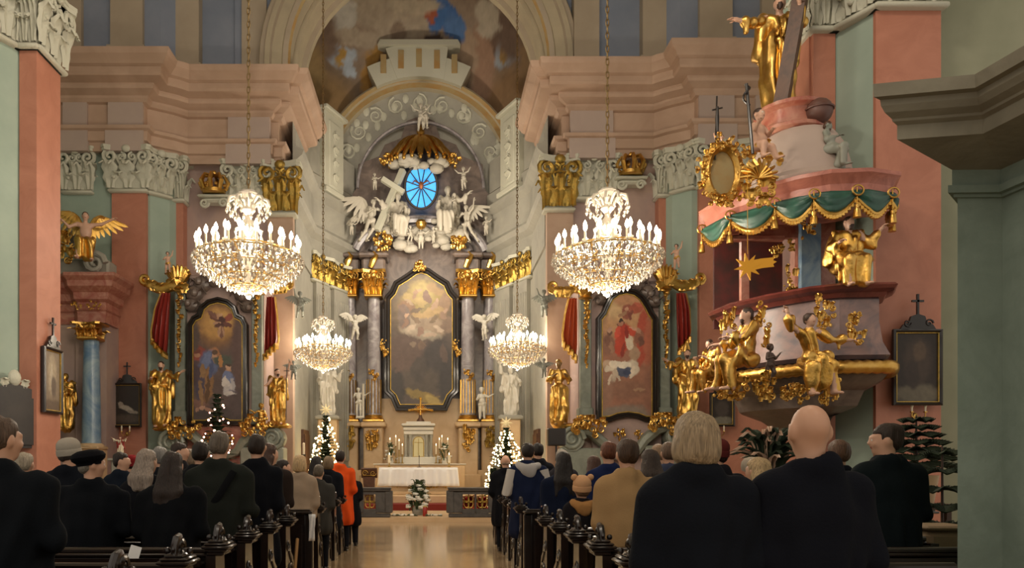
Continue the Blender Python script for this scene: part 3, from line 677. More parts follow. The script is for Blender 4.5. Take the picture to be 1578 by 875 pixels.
        Fg.cone('robe', tuple(H+V3(-.13, -.08, -.05)), tuple(H+V3(.12, -.1, .03)), .06, .06)
        Fg.fold['robe'] = [(fold_amp, 30, None, seed)]
    if cloak and robe != 'loin':
        Fg.cone('cloak', tuple(L+V3(-.02, .05, .0)), tuple(L+V3(-.08, .12, -.5)), .1, .1); Fg.cone('cloak', tuple(Rr+V3(0, .06, 0)), tuple(Rr+V3(.03, .14, -.6)), .1, .11)
        Fg.cone('cloak', tuple(Rr+V3(-.02, -.03, -.03)), tuple(H+V3(-.13, -.12, .1)), .06, .08); Fg.cone('cloak', tuple(H+V3(-.13, -.12, .1)), tuple(H+V3(-.2, -.08, -.35)), .09, .05)
        Fg.cone('cloak', tuple(L+V3(-.08, .12, -.45)), tuple(H+V3(0, .14, -.2)), .1, .14)
        Fg.fold['cloak'] = [(fold_amp, 30, None, seed+5), (fold_amp, 11, (.0, .05), seed+1)]
    if extra_fn: extra_fn(Fg, dict(H=H, Sh=Sh, Hd=Hd, L=L, R=Rr))
    ms = list(Fg.g); v, qd, mi = Fg.mesh(h, ms, .02)
    return v, qd, mi, ms, ext
def statue_mesh(name, mats, **k):
    """mats: dict group -> material"""
    v, q, mi, ms, ext = statue(**k)
    base = mats['skin']; ml = [mats.get(m, base) for m in ms]
    si = ms.index('skin'); ext.m = [si]*len(ext.f)
    return make_mesh(name, v, q, mi, ml, ext, smooth=1)
GILT = dict(skin=M_polyskin, robe=M_gold, cloak=M_gold, hair=mat('painted_hair', '#3a261b', .5), eye=M_eye, lip=M_lip)
ALLG = dict(skin=M_gold, robe=M_gold, cloak=M_gold, hair=M_gold)
WHT = dict(skin=M_white); STC = dict(skin=M_grpst)
def wing(mb, root, tip, w, m=0, n=7, drop=(0, 0, -1), layers=2):
    # feathered wing: overlapping quills from an arched arm
    root = Vector(root); tip = Vector(tip); dr = Vector(drop).normalized(); ax = (tip-root)
    nrm = ax.cross(dr).normalized()
    arm = [root+ax*t+(-dr)*(.25*w*sin(pi*t)) for t in np.linspace(0, 1, 7)]
    mb.tube(arm, [.05*w*2]*3+[.06*w]*3+[.04*w], 6, m)
    for l in range(layers):
        for i in range(n):
            t = (i+.5)/n; b = root+ax*t+(-dr)*(.25*w*sin(pi*t)); L = w*(.95 if l == 0 else .5)*(.7+.4*t)
            d = (dr*(1-.45*t)+ax.normalized()*(.75*t)).normalized(); o = nrm*(.02*l+.008*i)
            wd = ax.length/n*1.5
            pts = [b+o, b+d*L*.45+o+nrm*.02, b+d*L*.85+o, b+d*L+o]
            mb.tube(pts, [wd*.6, wd*.75, wd*.55, wd*.12], 6, m, flat=.25, up=nrm)
# ================================================================ PEWS
def pew(side, x_in, x_out, y, label):
    """side -1 left of the aisle, +1 right; x_in at the aisle, x_out the far end; y of the backrest"""
    x_in *= 1; xi = x_in*side; xo = x_out*side; cx = (xi+xo)/2; w = abs(xo-xi)
    r = empty('pew', (cx, y, 0), label, 'pew', 'pews left of the aisle' if side < 0 else 'pews right of the aisle')
    def B(): return MB()
    m = B(); m.box((0, .0, .62), (w-.1, .04, .56))
    n = max(2, int(w/1.1))
    for i in range(n):
        m.box((-w/2+w*(i+.5)/n, -.02, .6), (w/n-.2, .03, .38), bev=.012)
    m.build('backrest', M_wood, r)
    m = B(); m.tube([(-w/2+.03, -.01, .89), (w/2-.03, -.01, .89)], .035, 10, flat=.75); m.box((0, -.01, .86), (w-.06, .09, .03), bev=.01); m.build('top_rail', M_wood, r)
    m = B(); m.box((0, .18, .42), (w-.1, .3, .045), bev=.015); m.build('seat', M_wood, r)
    m = B(); m.box((0, -.09, .80), (w-.12, .14, .025), bev=.008); m.box((0, -.155, .825), (w-.12, .015, .05)); m.build('book_ledge', M_wood, r)
    m = B(); m.box((0, -.1, .16), (w-.14, .13, .05), bev=.012); m.box((-w/2+.3, -.1, .07), (.05, .1, .14)); m.box((w/2-.3, -.1, .07), (.05, .1, .14)); m.build('kneeler', M_wood, r)
    for e in (0, 1):
        x = (xi-cx) if e == 0 else (xo-cx)
        m = B(); sg = side if e == 0 else -side      # pointing outwards from the pew is -sg
        prof = [(-.09, 0), (.36, 0), (.36, .06), (.33, .1), (.34, .42), (.3, .5), (.2, .56), (.14, .66), (.12, .86), (-.1, .86), (-.11, .5), (-.075, .3), (-.08, .08)]
        nn = len(prof); t = .035
        m.add([(x-t, yy, z) for yy, z in prof]+[(x+t, yy, z) for yy, z in prof], [tuple(range(nn)), tuple(range(nn, 2*nn))[::-1]]+[(i, nn+i, nn+(i+1) % nn, (i+1) % nn) for i in range(nn)])
        if e == 0:
            m.spiral((x-sg*.037, .13, .34), .12, 1.8, .016, 5, 0, 'yz', 1); m.spiral((x-sg*.037, .0, .66), .07, 1.6, .012, 5, 0, 'yz', -1)
            m.tube([(x-sg*.037, .3, .1), (x-sg*.04, .25, .25), (x-sg*.037, .2, .45), (x-sg*.04, .05, .58)], [.02, .016, .014, .01], 5)
        ep = m.build('end_panel', M_wood, r)
        if e == 0:
            m = B(); xx = x-sg*.03
            for (dx, dz, z) in ((.12, .03, .875), (.16, .022, .9), (.2, .022, .921), (.16, .02, .942), (.11, .024, .962)): m.box((xx, .0, z), (dx, .16+dx*.35, dz), bev=.008)
            m.tube([(xx, -.075, .965), (xx, -.065, 1.02), (xx, -.03, 1.06), (xx, .01, 1.07), (xx, .03, 1.05)], [.02, .024, .026, .024, .014], 8); m.ball((xx-sg*.07, 0, .985), .022, 8); m.ball((xx+sg*.07, 0, .985), .022, 8)
            m.spiral((xx-.0, .06, 1.0), .05, 1.4, .016, 6, 0, 'yz', 1); m.spiral((xx, -.05, 1.0), .05, 1.4, .016, 6, 0, 'yz', -1); m.ball((xx, 0, 1.03), .035, 8)
            f = m.build('finial', M_wood, ep)
    return r
LR = [2.78, 3.64, 4.5, 5.36, 6.2, 7.05, 7.9, 10.1, 10.95, 11.8, 12.6, 13.4, 14.2]
PEWS = []
ORD = ['nearest', 'second', 'third', 'fourth', 'fifth', 'sixth', 'seventh', 'eighth', 'ninth', 'tenth', 'eleventh', 'twelfth', 'farthest']
for side in (-1, 1):
    nm = 'left' if side < 0 else 'right'
    xi = 1.57 if side < 0 else 1.25
    for k, y in enumerate(LR):
        if k == 0: continue
        xo = 6.4 if side < 0 else (3.2 if y < 5.2 else 4.15 if y < 7.2 else 4.5 if y < 8 else 6.2)
        who = {1: 'the one nearest the camera', 6: 'last before the gap', 7: 'first beyond the gap', 12: 'farthest, by the rail'}.get(k, ORD[k-1]+' row from the camera')
        pew(side, xi, xo, y, f'dark carved wooden pew {nm} of the aisle, {who}')
    # tall panelled front that closes the block behind the cross aisle
    w = 4.9; cx = side*(xi-.08+w/2)
    r = empty('pew_screen', (cx, 9.0, 0), f'tall dark panelled pew screen across the gap {nm} of the aisle', 'pew')
    m = MB(); m.box((0, 0, .46), (w, .05, .92)); [m.box((-w/2+w*(i+.5)/6, -.03, .46), (w/6-.16, .03, .66), bev=.012) for i in range(6)]; m.build('panel', M_wood, r)
    m = MB(); m.box((0, 0, .94), (w+.1, .2, .03), bev=.01); m.box((0, 0, .965), (w+.04, .14, .02), bev=.008); m.build('ledge', M_wood, r)
    m = MB(); m.box((-side*w/2, 0, .46), (.1, .1, .92), bev=.015); m.build('corner_post', M_wood, r)

# ================================================================ PEOPLE (all standing, seen from behind, turned to the altar)
CLOTH = {}
def cloth(c, rough=.95):
    if c not in CLOTH: CLOTH[c] = mat('cloth_'+str(len(CLOTH)), c, rough, bump=.12, bs=90, spec=.15)
    return CLOTH[c]
HAIRM = {}
def hairm(c):
    if c not in HAIRM:
        m = mat('hair_'+str(len(HAIRM)), c, .5, spec=.35); nt = m.node_tree
        w = nt.nodes.new('ShaderNodeTexNoise'); w.inputs['Scale'].default_value = 60; w.inputs['Detail'].default_value = 4
        mp = nt.nodes.new('ShaderNodeMapping'); mp.inputs['Scale'].default_value = (2.2, 2.2, .22); tc = nt.nodes.new('ShaderNodeTexCoord')
        bp = nt.nodes.new('ShaderNodeBump'); bp.inputs['Strength'].default_value = .5; bp.inputs['Distance'].default_value = .02
        nt.links.new(tc.outputs['Object'], mp.inputs['Vector']); nt.links.new(mp.outputs['Vector'], w.inputs['Vector'])
        hv = nt.nodes.new('ShaderNodeHueSaturation'); hv.inputs['Color'].default_value = lin(c)+(1,); mr = nt.nodes.new('ShaderNodeMapRange'); mr.inputs[1].default_value = .3; mr.inputs[2].default_value = .7; mr.inputs[3].default_value = .5; mr.inputs[4].default_value = 1.2
        nt.links.new(w.outputs['Fac'], mr.inputs[0]); nt.links.new(mr.outputs[0], hv.inputs['Value']); nt.links.new(hv.outputs[0], nt.nodes['Principled BSDF'].inputs['Base Color'])
        nt.links.new(w.outputs['Fac'], bp.inputs['Height']); nt.links.new(bp.outputs['Normal'], nt.nodes['Principled BSDF'].inputs['Normal'])
        HAIRM[c] = m
    return HAIRM[c]
M_shoe = mat('shoe_leather', '#15110f', .4)
def person(px, ptop, Y, label, coat, hair='short', hairc='#3a2a20', yaw=0, body=0, h=None, length=.45, trousers='#14151b', shirt=None, bulk=1.0, hat=None, hatc=None, skinc=None, bag=None, collar=True, hood=None, child=False, tilt=0, hem=True, vest=None):
    """px, ptop: where the crown of the head stands in the photograph at distance Y"""
    ht = Z_(ptop, Y); x = X_(px, Y); s = ht/(1.745 if hair not in ('bald', 'none') else 1.735)
    if hat: s = ht/1.78
    hh = h or (.012 if Y < 4.4 else .015 if Y < 7 else .02)
    hh = hh/s; hs = 1.0; shz = 1.42; sw = .185
    if child: hs = 1.25; s = ht/1.82
    Hd = V3(0, -.02, 1.632); yw = R_(yaw); R = rotm(0, 0, yw)
    Bd = Fig(); Bd.k.update(skin=.035, eye=.004, lip=.006)
    q = head(Bd, 'skin', tuple(Hd), hs, yw)
    Bd.cone('skin', (0, .005, 1.38), (0, -.005, 1.56), .062, .054); Bd.ell('skin', (0, 0, 1.2), (.15, .1, .22)); Bd.ell('skin', (0, .01, .95), (.14, .1, .14))
    Bd.cone('skin', (-.13, 0, 1.38), (.13, 0, 1.38), .06, .06)
    ext = MB()
    for sx in (-1, 1):
        S = V3(sx*.175, 0, 1.38); E = S+V3(sx*.06, .03, -.29); Wr = V3(sx*.05, -.24, 1.04)
        Bd.chain('skin', [tuple(S), tuple(E), tuple(Wr)], [.05, .04, .028]); d = V3(-sx*.04, -.06, -.02); hand_ext(ext, tuple(Wr), tuple(d), .95, 0, .7, side=sx)
        Bd.chain('skin', [(sx*.085, 0, .9), (sx*.095, -.02, .49), (sx*.1, .02, .08)], [.08, .055, .04]); Bd.cone('skin', (sx*.1, .02, .05), (sx*.11, -.14, .035), .04, .03)
    v, f, mi = Bd.mesh(hh, None, .012); ms = list(Bd.g)
    skm = skinc or M_skin
    ext.m = [0]*len(ext.f)
    me = make_mesh('person', v, f, mi, [{'eye': M_eye, 'lip': M_lip}.get(m, skm) for m in ms], ext, 1)
    root = link('person', me, (x, Y, 0), rz=pi+R_(body), label=label, cat='person', group='people standing in the pews'); root.scale = (s, s, s)
    # coat
    C = Fig(); b = bulk; C.k['c'] = .055
    C.ell('c', (0, .0, 1.2), (.2*b, .135*b, .24)); C.ell('c', (0, .045, 1.24), (.165*b, .1, .18)); C.cone('c', (-.135*b, .01, 1.385), (.135*b, .01, 1.385), .075, .075)
    C.cone('c', (-.05, .01, 1.41), (.05, .01, 1.41), .075, .075)
    C.cone('c', (0, .01, 1.05), (0, .015, max(.25, length)+.12), .17*b, .215*b); C.cone('c', (-.09, .0, 1.0), (-.12, .0, length+.1), .11*b, .12*b); C.cone('c', (.09, .0, 1.0), (.12, .0, length+.1), .11*b, .12*b)
    for sx in (-1, 1):
        S = V3(sx*.19*b, .005, 1.36); E = V3(sx*(.228*b), .035, 1.07); Wr = V3(sx*.09, -.21, 1.04)
        C.chain('c', [tuple(S), tuple(E), tuple(Wr)], [.075, .058, .047])
    if collar:
        for k in range(9):
            a = pi*2*k/9; C.ell('c', (.068*cos(a), .012+.066*sin(a), 1.465+.012*sin(a)), (.034, .03, .045))
    C.fold['c'] = [(.008, 20, None, px % 7), (.006, 41, None, px % 4), (.009, 7, (0, 0), px % 5, .3, 1.15)]
    lo = length
    cut = (lambda G: np.maximum(lo-G[:, 2], .066-np.sqrt((G[:, 0]/.9)**2+(G[:, 1]-.0)**2)-np.where(G[:, 2] > 1.42, 0, 9.)))
    v, f, mi = C.mesh(hh*1.05, None, .02, cut); link('coat', make_mesh('coat', v, f, mi, [cloth(coat)], None, 2), parent=root)
    # trousers and shoes
    T = Fig(); T.k['t'] = .04
    T.ell('t', (0, .01, .9), (.16, .115, .13))
    for sx in (-1, 1): T.chain('t', [(sx*.085, 0, .88), (sx*.095, -.015, .49), (sx*.1, .02, .1)], [.1, .075, .065])
    v, f, mi = T.mesh(.026, None); link('trousers', make_mesh('trousers', v, f, mi, [cloth(trousers)]), parent=root)
    for sx in (-1, 1):
        m = MB(); m.xf = Matrix.Translation((sx*.1, 0, 0)); m.tube([(0, .1, .05), (0, .06, .055), (sx*.005, -.08, .045), (sx*.01, -.16, .035), (sx*.012, -.2, .03)], [.03, .046, .05, .042, .02], 10, flat=.85); m.box((0, -.03, .012), (.085, .26, .024), bev=.01)
        link('shoe', None, parent=root) if False else m.build('shoe', M_shoe, root)
    # hair
    Hr = Fig(); Hr.k['h'] = .03; z0 = 0
    def e(x, y, z, r): Hr.ell('h', q(x, y, z), tuple(hs*t for t in r), R)
    def fc(G, zf=.045, yb=-.03):            # clears the face
        L = (G-np.array(Hd, 'f'))@R/hs
        return np.minimum(np.minimum((zf-L[:, 2]), (-L[:, 1]+yb))*1.0, 9)
    st = hair
    if hat and hair in ('short', 'bald'): st = 'under'
    cutf = lambda G: fc(G)
    if st == 'short': e(0, .018, .036, (.084, .1, .088)); e(0, .05, -.005, (.078, .066, .078)); e(0, .03, .07, (.07, .085, .055))
    elif st == 'under': e(0, .05, -.015, (.079, .062, .07))
    elif st == 'bald': e(.0, .052, -.04, (.0742, .051, .028))
    elif st == 'bob': e(0, .02, .03, (.088, .104, .092)); e(0, .045, -.03, (.091, .082, .09)); e(-.055, .01, -.055, (.045, .07, .07)); e(.055, .01, -.055, (.045, .07, .07)); e(0, .07, -.075, (.075, .05, .055))
    elif st in ('long', 'mid'):
        e(0, .02, .035, (.09, .105, .092)); e(0, .05, -.04, (.09, .08, .11))
        L = .34 if st == 'long' else .2
        Hr.chain('h', [q(0, .05, -.04), q(0, .1, -.06-L*.5), q(0, .125, -.06-L*.95)], [.075, .06, .04])
        for xx in (-.06, -.02, .025, .065): Hr.chain('h', [q(xx*.8, .065, -.06), q(xx*1.25, .105, -.06-L*.5), q(xx*1.6, .13, -.06-L)], [.055, .05, .03])
    elif st == 'bun': e(0, .018, .036, (.085, .1, .09)); e(0, .05, -.005, (.078, .066, .078)); e(0, .12, .02, (.045, .04, .04))
    Hr.fold['h'] = [(.005, 55, None, 1), (.003, 120, None, 3)]
    if st != 'none':
        v, f, mi = Hr.mesh(hh*.8, None, .02, cutf); link('hair', make_mesh('hair', v, f, mi, [hairm(hairc)], None, 1), parent=root)
    if hat:
        m = MB(); Rm = Matrix.Translation(Vector(Hd)) @ Matrix.Rotation(yw, 4, 'Z') @ Matrix.Rotation(-.16, 4, 'X') @ Matrix.Scale(hs, 4); m.xf = Rm
        if hat in ('knit', 'bear'):
            m.lathe([(.090, -.02), (.098, -.015), (.1, .01), (.098, .035), (.094, .04), (.096, .06), (.09, .095), (.07, .125), (.04, .142), (0, .147)], (0, .012, 0), 28, sy=1.14)
        elif hat == 'beret': m.lathe([(.086, 0), (.092, .0), (.094, .02), (.12, .045), (.128, .075), (.11, .105), (.07, .125), (0, .132)], (0, .02, 0), 28, sy=1.12)
        elif hat == 'fur': m.lathe([(.085, -.03), (.11, -.025), (.122, .02), (.118, .07), (.095, .11), (.05, .13), (0, .135)], (0, .012, 0), 28, sy=1.14)
        ht_ = m.build('hat', cloth(hatc, .98), root)
        if hat == 'bear':
            for sx in (-1, 1): m = MB(); m.xf = Rm; m.ball((sx*.085, .012, .125), .036, 12, sc=(1, .8, 1)); m.build('ear', cloth(hatc, .98), ht_)
    if hood:
        G = Fig(); G.k['g'] = .05
        for k in range(7):
            a = pi*k/6; G.ell('g', (.13*cos(a), .03+.09*sin(a), 1.45-.03*sin(a)), (.05, .045, .05))
        G.ell('g', (0, .13, 1.36), (.1, .05, .09)); G.fold['g'] = [(.006, 40, None, 2)]
        v, f, mi = G.mesh(hh); link('hood', make_mesh('hood', v, f, mi, [cloth(hood)]), parent=root)
    if shirt:
        m = MB(); m.lathe([(.07, 1.44), (.068, 1.48), (.063, 1.5)], (0, 0, 0), 20); m.build('collar', cloth(shirt), root)
    if bag:
        m = MB(); m.tube([(-.16, .12, 1.41), (-.05, .19, 1.2), (.12, .19, .98), (.22, .1, .85)], [.03]*4, 8, flat=.25, up=(0, 1, 0)); m.build('shoulder_strap', cloth(bag), root)
    if vest:
        for sx in (-1, 1):
            m = MB(); m.tube([(sx*.2, .01, 1.38), (sx*.285, .05, 1.08), (sx*.1, -.23, 1.04)], [.086, .076, .06], 14); m.build('sleeve', cloth(vest), root)
    return root
NAVY, BLK, GRN = '#10131c', '#0e0e12', '#20231f'
person(1, 645, 4.14, 'short-haired man in a dark coat at the left edge of the frame', '#0d1116', 'short', '#5a4535', yaw=-25, bulk=1.32)
person(38, 699, 7.55, 'pale-haired person mostly hidden behind the man at the left edge', '#191a1e', 'short', '#b3a48e')
person(107, 673, 6.7, 'person in a pale grey knitted hat and dark coat near the left pier', '#11141b', 'short', '#4a4038', hat='knit', hatc='#a39a8c', yaw=-30, bulk=1.2)
person(140, 689, 5.86, 'person in a black beret and black coat, cheek turned to the right', '#0c0f14', 'short', '#8a8276', hat='beret', hatc='#0b0b10', yaw=-50, bulk=1.3)
person(187, 698, 9.5, 'small dark-haired youngster in profile between black beret and grey-blonde woman', '#141b26', 'short', '#2a1d16', yaw=-80)
person(203, 700, 10.6, 'child in a red hat beside the dark-haired youngster', '#3a2a2c', 'short', '#3a2a20', hat='knit', hatc='#7a1f22')
person(226, 693, 6.7, 'grey-blonde woman with a hair clip and dark coat', '#14151a', 'mid', '#9c8c7e', yaw=-15)
person(246, 690, 8.4, 'grey-haired person seen just past the grey-blonde woman', '#1b1d22', 'short', '#8b8680')
person(265, 697, 5.86, 'dark long-haired woman in a black coat at the end of a left pew', '#0c0e12', 'long', '#2e211a', bulk=1.2)
person(277, 683, 9.5, 'dark-haired man in profile turned to the right, far in the left pews', '#1f1d20', 'short', '#35251c', yaw=-85)
person(294, 692, 10.6, 'fair-haired person between profile man and grey-haired man', '#3c342c', 'bob', '#86705a')
person(309, 682, 7.55, 'dark-haired person directly left of the grey-haired man in olive coat', '#15161a', 'short', '#2a2019')
person(338, 667, 6.7, 'grey-haired man in an olive-dark coat with a black shoulder strap', GRN, 'short', '#6b5f52', bag='#0d0e11', bulk=1.22)
person(396, 671, 7.55, 'tall dark-haired man in a long black coat left of the aisle', '#0e1016', 'short', '#2f231c', bulk=1.0)
person(415, 684, 8.4, 'woman with reddish face half hidden behind the tall man in black', '#2a211d', 'mid', '#4a3226', yaw=-40)
person(437, 709, 10.6, 'dark-haired person between the man in black and the woman in beige jacket', '#15161a', 'short', '#2b2019', yaw=-60)
person(462, 701, 9.5, 'blonde woman with bobbed hair in a beige jacket', '#9c8873', 'bob', '#cfae80', length=.84, trousers='#1d1518', bulk=.98)
person(491, 717, 10.6, 'short grey-haired boy in a dark grey jacket beside the aisle', '#3b3935', 'short', '#6b5f50', length=.6)
person(487, 703, 11.45, 'dark long-haired woman in black in front of the boy in grey', '#121318', 'long', '#231a16')
person(506, 703, 12.3, 'fair-haired person in black next to the orange jacket', '#14161c', 'bob', '#7c6548')
person(524, 695, 13.15, 'dark-haired person in a bright orange jacket by the aisle', '#d9501c', 'short', '#2a1f19', bulk=1.05)
person(541, 722, 13.95, 'person in black at the front end of the left pews', '#101116', 'long', '#1f1714')
person(1250, 627, 3.28, 'bald man in a black coat with raised collar in the right foreground', '#10121a', 'none', '#a98670', bulk=1.06)
person(1073, 636, 3.28, 'woman with short grey-blonde hair in a black coat in the right foreground', '#10131a', 'bob', '#a08a6c', shirt='#8f8a86', bulk=1.06)
person(1367, 655, 5.86, 'dark-haired man in a dark coat, face turned left, beside the gallery pillar', '#0d1518', 'short', '#33251c', yaw=62, bulk=1.1)
person(1293, 680, 6.7, 'brown-haired person just right of the bald man', '#131620', 'short', '#6a4c38')
person(1168, 706, 5.86, 'blonde woman between the two figures in black on the right', '#2b2a30', 'mid', '#bda075', yaw=25)
person(1160, 702, 7.55, 'person in a pale hat beyond the blonde woman', '#3a3a40', 'short', '#8a8276', hat='fur', hatc='#a59887')
person(1105, 674, 6.7, 'person in a dark red hat right behind the grey-blonde woman', '#1b1a1f', 'short', '#3a2620', hat='knit', hatc='#5a2422', yaw=25)
person(967, 679, 5.86, 'brown-haired man in a tan trench coat', '#9c7d56', 'short', '#46301f', bulk=1.1)
person(897, 731, 7.55, 'child in a cream bear hat with ears and a fur-trimmed dark jacket', '#1a171a', 'short', '#7a6048', hat='bear', hatc='#c79a72', child=True, hood='#a57848')
person(938, 682, 8.4, 'red-haired man in a bright navy jacket left of the tan coat', '#1b2547', 'short', '#6b3d26')
person(868, 697, 8.4, 'dark long-haired woman in a navy coat left of the bear hat', '#121a2e', 'long', '#1e1613')
person(866, 692, 11.45, 'person in a pale grey hat beyond the long-haired woman', '#2d2b30', 'short', '#8a8276', hat='knit', hatc='#9a9186')
person(915, 703, 9.5, 'auburn-haired person left of the red-haired man', '#241d20', 'mid', '#4d2f22')
person(813, 684, 10.6, 'dark-haired man in a navy vest with pale sleeves and pale hood down', '#171f38', 'short', '#241a16', hood='#a9a4a0', vest='#b9b2aa', bulk=1.14)
person(829, 684, 12.3, 'second dark-haired head close beside the navy vest man', '#15161c', 'short', '#211814')
person(779, 702, 13.1, 'thin-haired man in a black coat beside the aisle in front of the fairy-light tree', '#0f1015', 'bald', '#9a806a', bulk=1.1)
person(1002, 693, 7.55, 'dark-haired woman right behind the tan coat', '#2b2724', 'mid', '#3d2f26')
person(1015, 686, 9.5, 'fair-haired man far beyond the tan coat', '#48404a', 'short', '#9a7c5e')
person(1031, 683, 8.4, 'short-haired man in blue-grey left of the grey-blonde woman', '#3a4054', 'short', '#6b5340')
# ================================================================ CHANDELIERS
def crystal():
    m = mat('crystal', '#fff4e2', .08, trans=.55, spec=.8); m.node_tree.nodes['Principled BSDF'].inputs['IOR'].default_value = 1.5; return m
M_crys = crystal()
M_bulb = mat('candle_bulb', '#fff0d0', .4, emit=22)
M_brass = mat('brass', '#c9a25a', .3, 1.0)
M_sleeve = mat('candle_sleeve', '#f0e4c8', .5)
M_chain = mat('chain_bronze', '#9a8460', .4, 1.0)
def drop(m, c, r, L):
    x, y, z = c; n = 5
    ring = [(x+r*cos(2*pi*i/n), y+r*sin(2*pi*i/n), z-L*.6) for i in range(n)]
    m.add([(x, y, z)]+ring+[(x, y, z-L)], [(0, 1+i, 1+(i+1) % n) for i in range(n)]+[(n+1, 1+(i+1) % n, 1+i) for i in range(n)])
def chandelier(loc, label, ztop, k=1.0):
    r = empty('chandelier', loc, label, 'chandelier', 'crystal chandeliers'); r.scale = (k, k, k)
    m = MB(); L = (ztop-loc[2])/k-1.16; n = int(L/.115)
    for i in range(n):
        z = 1.16+L*(i+.5)/n; a = .026; b = .075; pts = [(a*cos(t), b*sin(t)) for t in np.linspace(0, 2*pi, 9)]
        m.tube([((p, 0, z+q) if i % 2 else (0, p, z+q)) for p, q in pts], .011, 4, caps=False)
    m.build('chain', M_chain, r)
    m = MB(); m.lathe([(.02, 1.18), (.14, 1.16), (.17, 1.12), (.15, 1.08), (.07, 1.04), (.06, .98), (.11, .9), (.12, .82), (.05, .74), (.05, .68), (.13, .6), (.16, .5), (.12, .4), (.06, .34), (.07, .2), (.16, .1), (.18, 0), (.1, -.1), (.05, -.2), (.04, -.55), (.0, -.6)], n=14); m.build('stem', M_crys, r)
    m = MB()
    for i in range(10):                                     # crown of curled glass arms with hanging drops
        a = 2*pi*i/10; P_ = [(.06, .8), (.14, .95), (.25, 1.04), (.34, 1.0), (.37, .9), (.32, .82)]
        m.tube([(p*cos(a), p*sin(a), z) for p, z in P_], [.018, .022, .028, .03, .024, .014], 6)
        for (p, z, rr, l) in ((.37, .88, .034, .13), (.31, .8, .03, .12), (.25, 1.0, .026, .1), (.2, .74, .03, .14), (.14, .62, .03, .13)): drop(m, (p*cos(a+.15), p*sin(a+.15), z), rr, l)
        m.tube([(.05*cos(a), .05*sin(a), .42), (.16*cos(a), .16*sin(a), .52), (.24*cos(a), .24*sin(a), .46), (.22*cos(a), .22*sin(a), .38)], [.014, .02, .02, .01], 5)
        drop(m, (.23*cos(a), .23*sin(a), .38), .03, .12)
    m.build('crown', M_crys, r)
    m = MB()
    for R, z in ((.93, 0), (.66, .12), (.78, -.2), (.55, -.38), (.3, -.52)):
        m.tube([(R*cos(t), R*sin(t), z) for t in np.linspace(0, 2*pi, 37)], .014, 5, caps=False)
    for i in range(12):
        a = 2*pi*i/12; m.tube([(p*cos(a), p*sin(a), z) for p, z in ((.08, .15), (.3, .02), (.55, -.04), (.75, -.06), (.93, 0))], .012, 5)
        m.tube([(p*cos(a), p*sin(a), z) for p, z in ((.93, 0), (.86, -.12), (.7, -.28), (.45, -.46), (.12, -.58))], .009, 4)
    m.build('frame', M_brass, r)
    m = MB(); rg = random.Random(4)
    prof = [(.95, .02, 46), (.93, -.06, 44), (.9, -.13, 42), (.84, -.2, 38), (.76, -.26, 34), (.66, -.33, 30), (.55, -.39, 26), (.43, -.45, 20), (.3, -.5, 14), (.17, -.55, 8), (.08, -.58, 5), (.8, .03, 36), (.68, .08, 30), (.5, .05, 22), (.96, -.03, 46), (.89, -.1, 44), (.8, -.17, 40), (.71, -.24, 36), (.6, -.3, 32), (.49, -.36, 26), (.36, -.42, 20), (.23, -.48, 14)]
    for R, z, n in prof:
        for i in range(n):
            a = 2*pi*(i+rg.random()*.3)/n; drop(m, (R*cos(a), R*sin(a), z+rg.uniform(-.02, .02)), rg.uniform(.02, .036), rg.uniform(.07, .13))
    m.ball((0, 0, -.68), .05, 10)
    d = m.build('crystal_drops', M_crys, r, smooth=False); d['kind'] = 'stuff'
    sl = bl = None
    for R, n, z in ((.88, 24, .02), (.6, 14, .16)):
        for i in range(n):
            a = 2*pi*(i+.5)/n; p = (R*cos(a), R*sin(a), z)
            if sl is None:
                m = MB(); m.lathe([(.0, 0), (.05, .0), (.055, .02), (.02, .03), (.018, .05), (.018, .19), (0, .19)], n=8); c = m.build('candle', M_sleeve, r); sl = c
                m = MB(); m.lathe([(.012, .19), (.032, .225), (.036, .255), (.024, .3), (.0, .345)], n=8); b = m.build('bulb', M_bulb, c); bl = b
                c.location = p
            else:
                c = sl.copy(); COL.objects.link(c); c.parent = r; c.location = p; b = bl.copy(); COL.objects.link(b); b.parent = c
                KIDS[r.name].append(c); KIDS[c.name] = [b]
    return r
CHS = [('large crystal chandelier hanging at the left of the nave, lit', P(383, 397, 13.0), 25, 1), ('large crystal chandelier hanging at the right of the nave, lit', P(936, 394, 13.0), 25, 1),
       ('smaller-looking lit crystal chandelier in the sanctuary, left of the high altar', P(498, 541, 22.1), 16.3, .905), ('smaller-looking lit crystal chandelier in the sanctuary, right of the high altar', P(797, 537, 22.1), 16.3, .905)]
for lb, p, zt, k in CHS:
    chandelier(p, lb, zt, k); CW = CH_W if k == 1 else CH_W2
    lamp('chandelier_light_and_fill', 'POINT', (p.x, p.y, p.z+.42*k), CW, size=.3); lamp('chandelier_light_and_fill', 'POINT', (p.x, p.y, p.z-.85*k), CW*.35, size=.15)  # upper light stands for the candles; lower one is added fill under the bowl

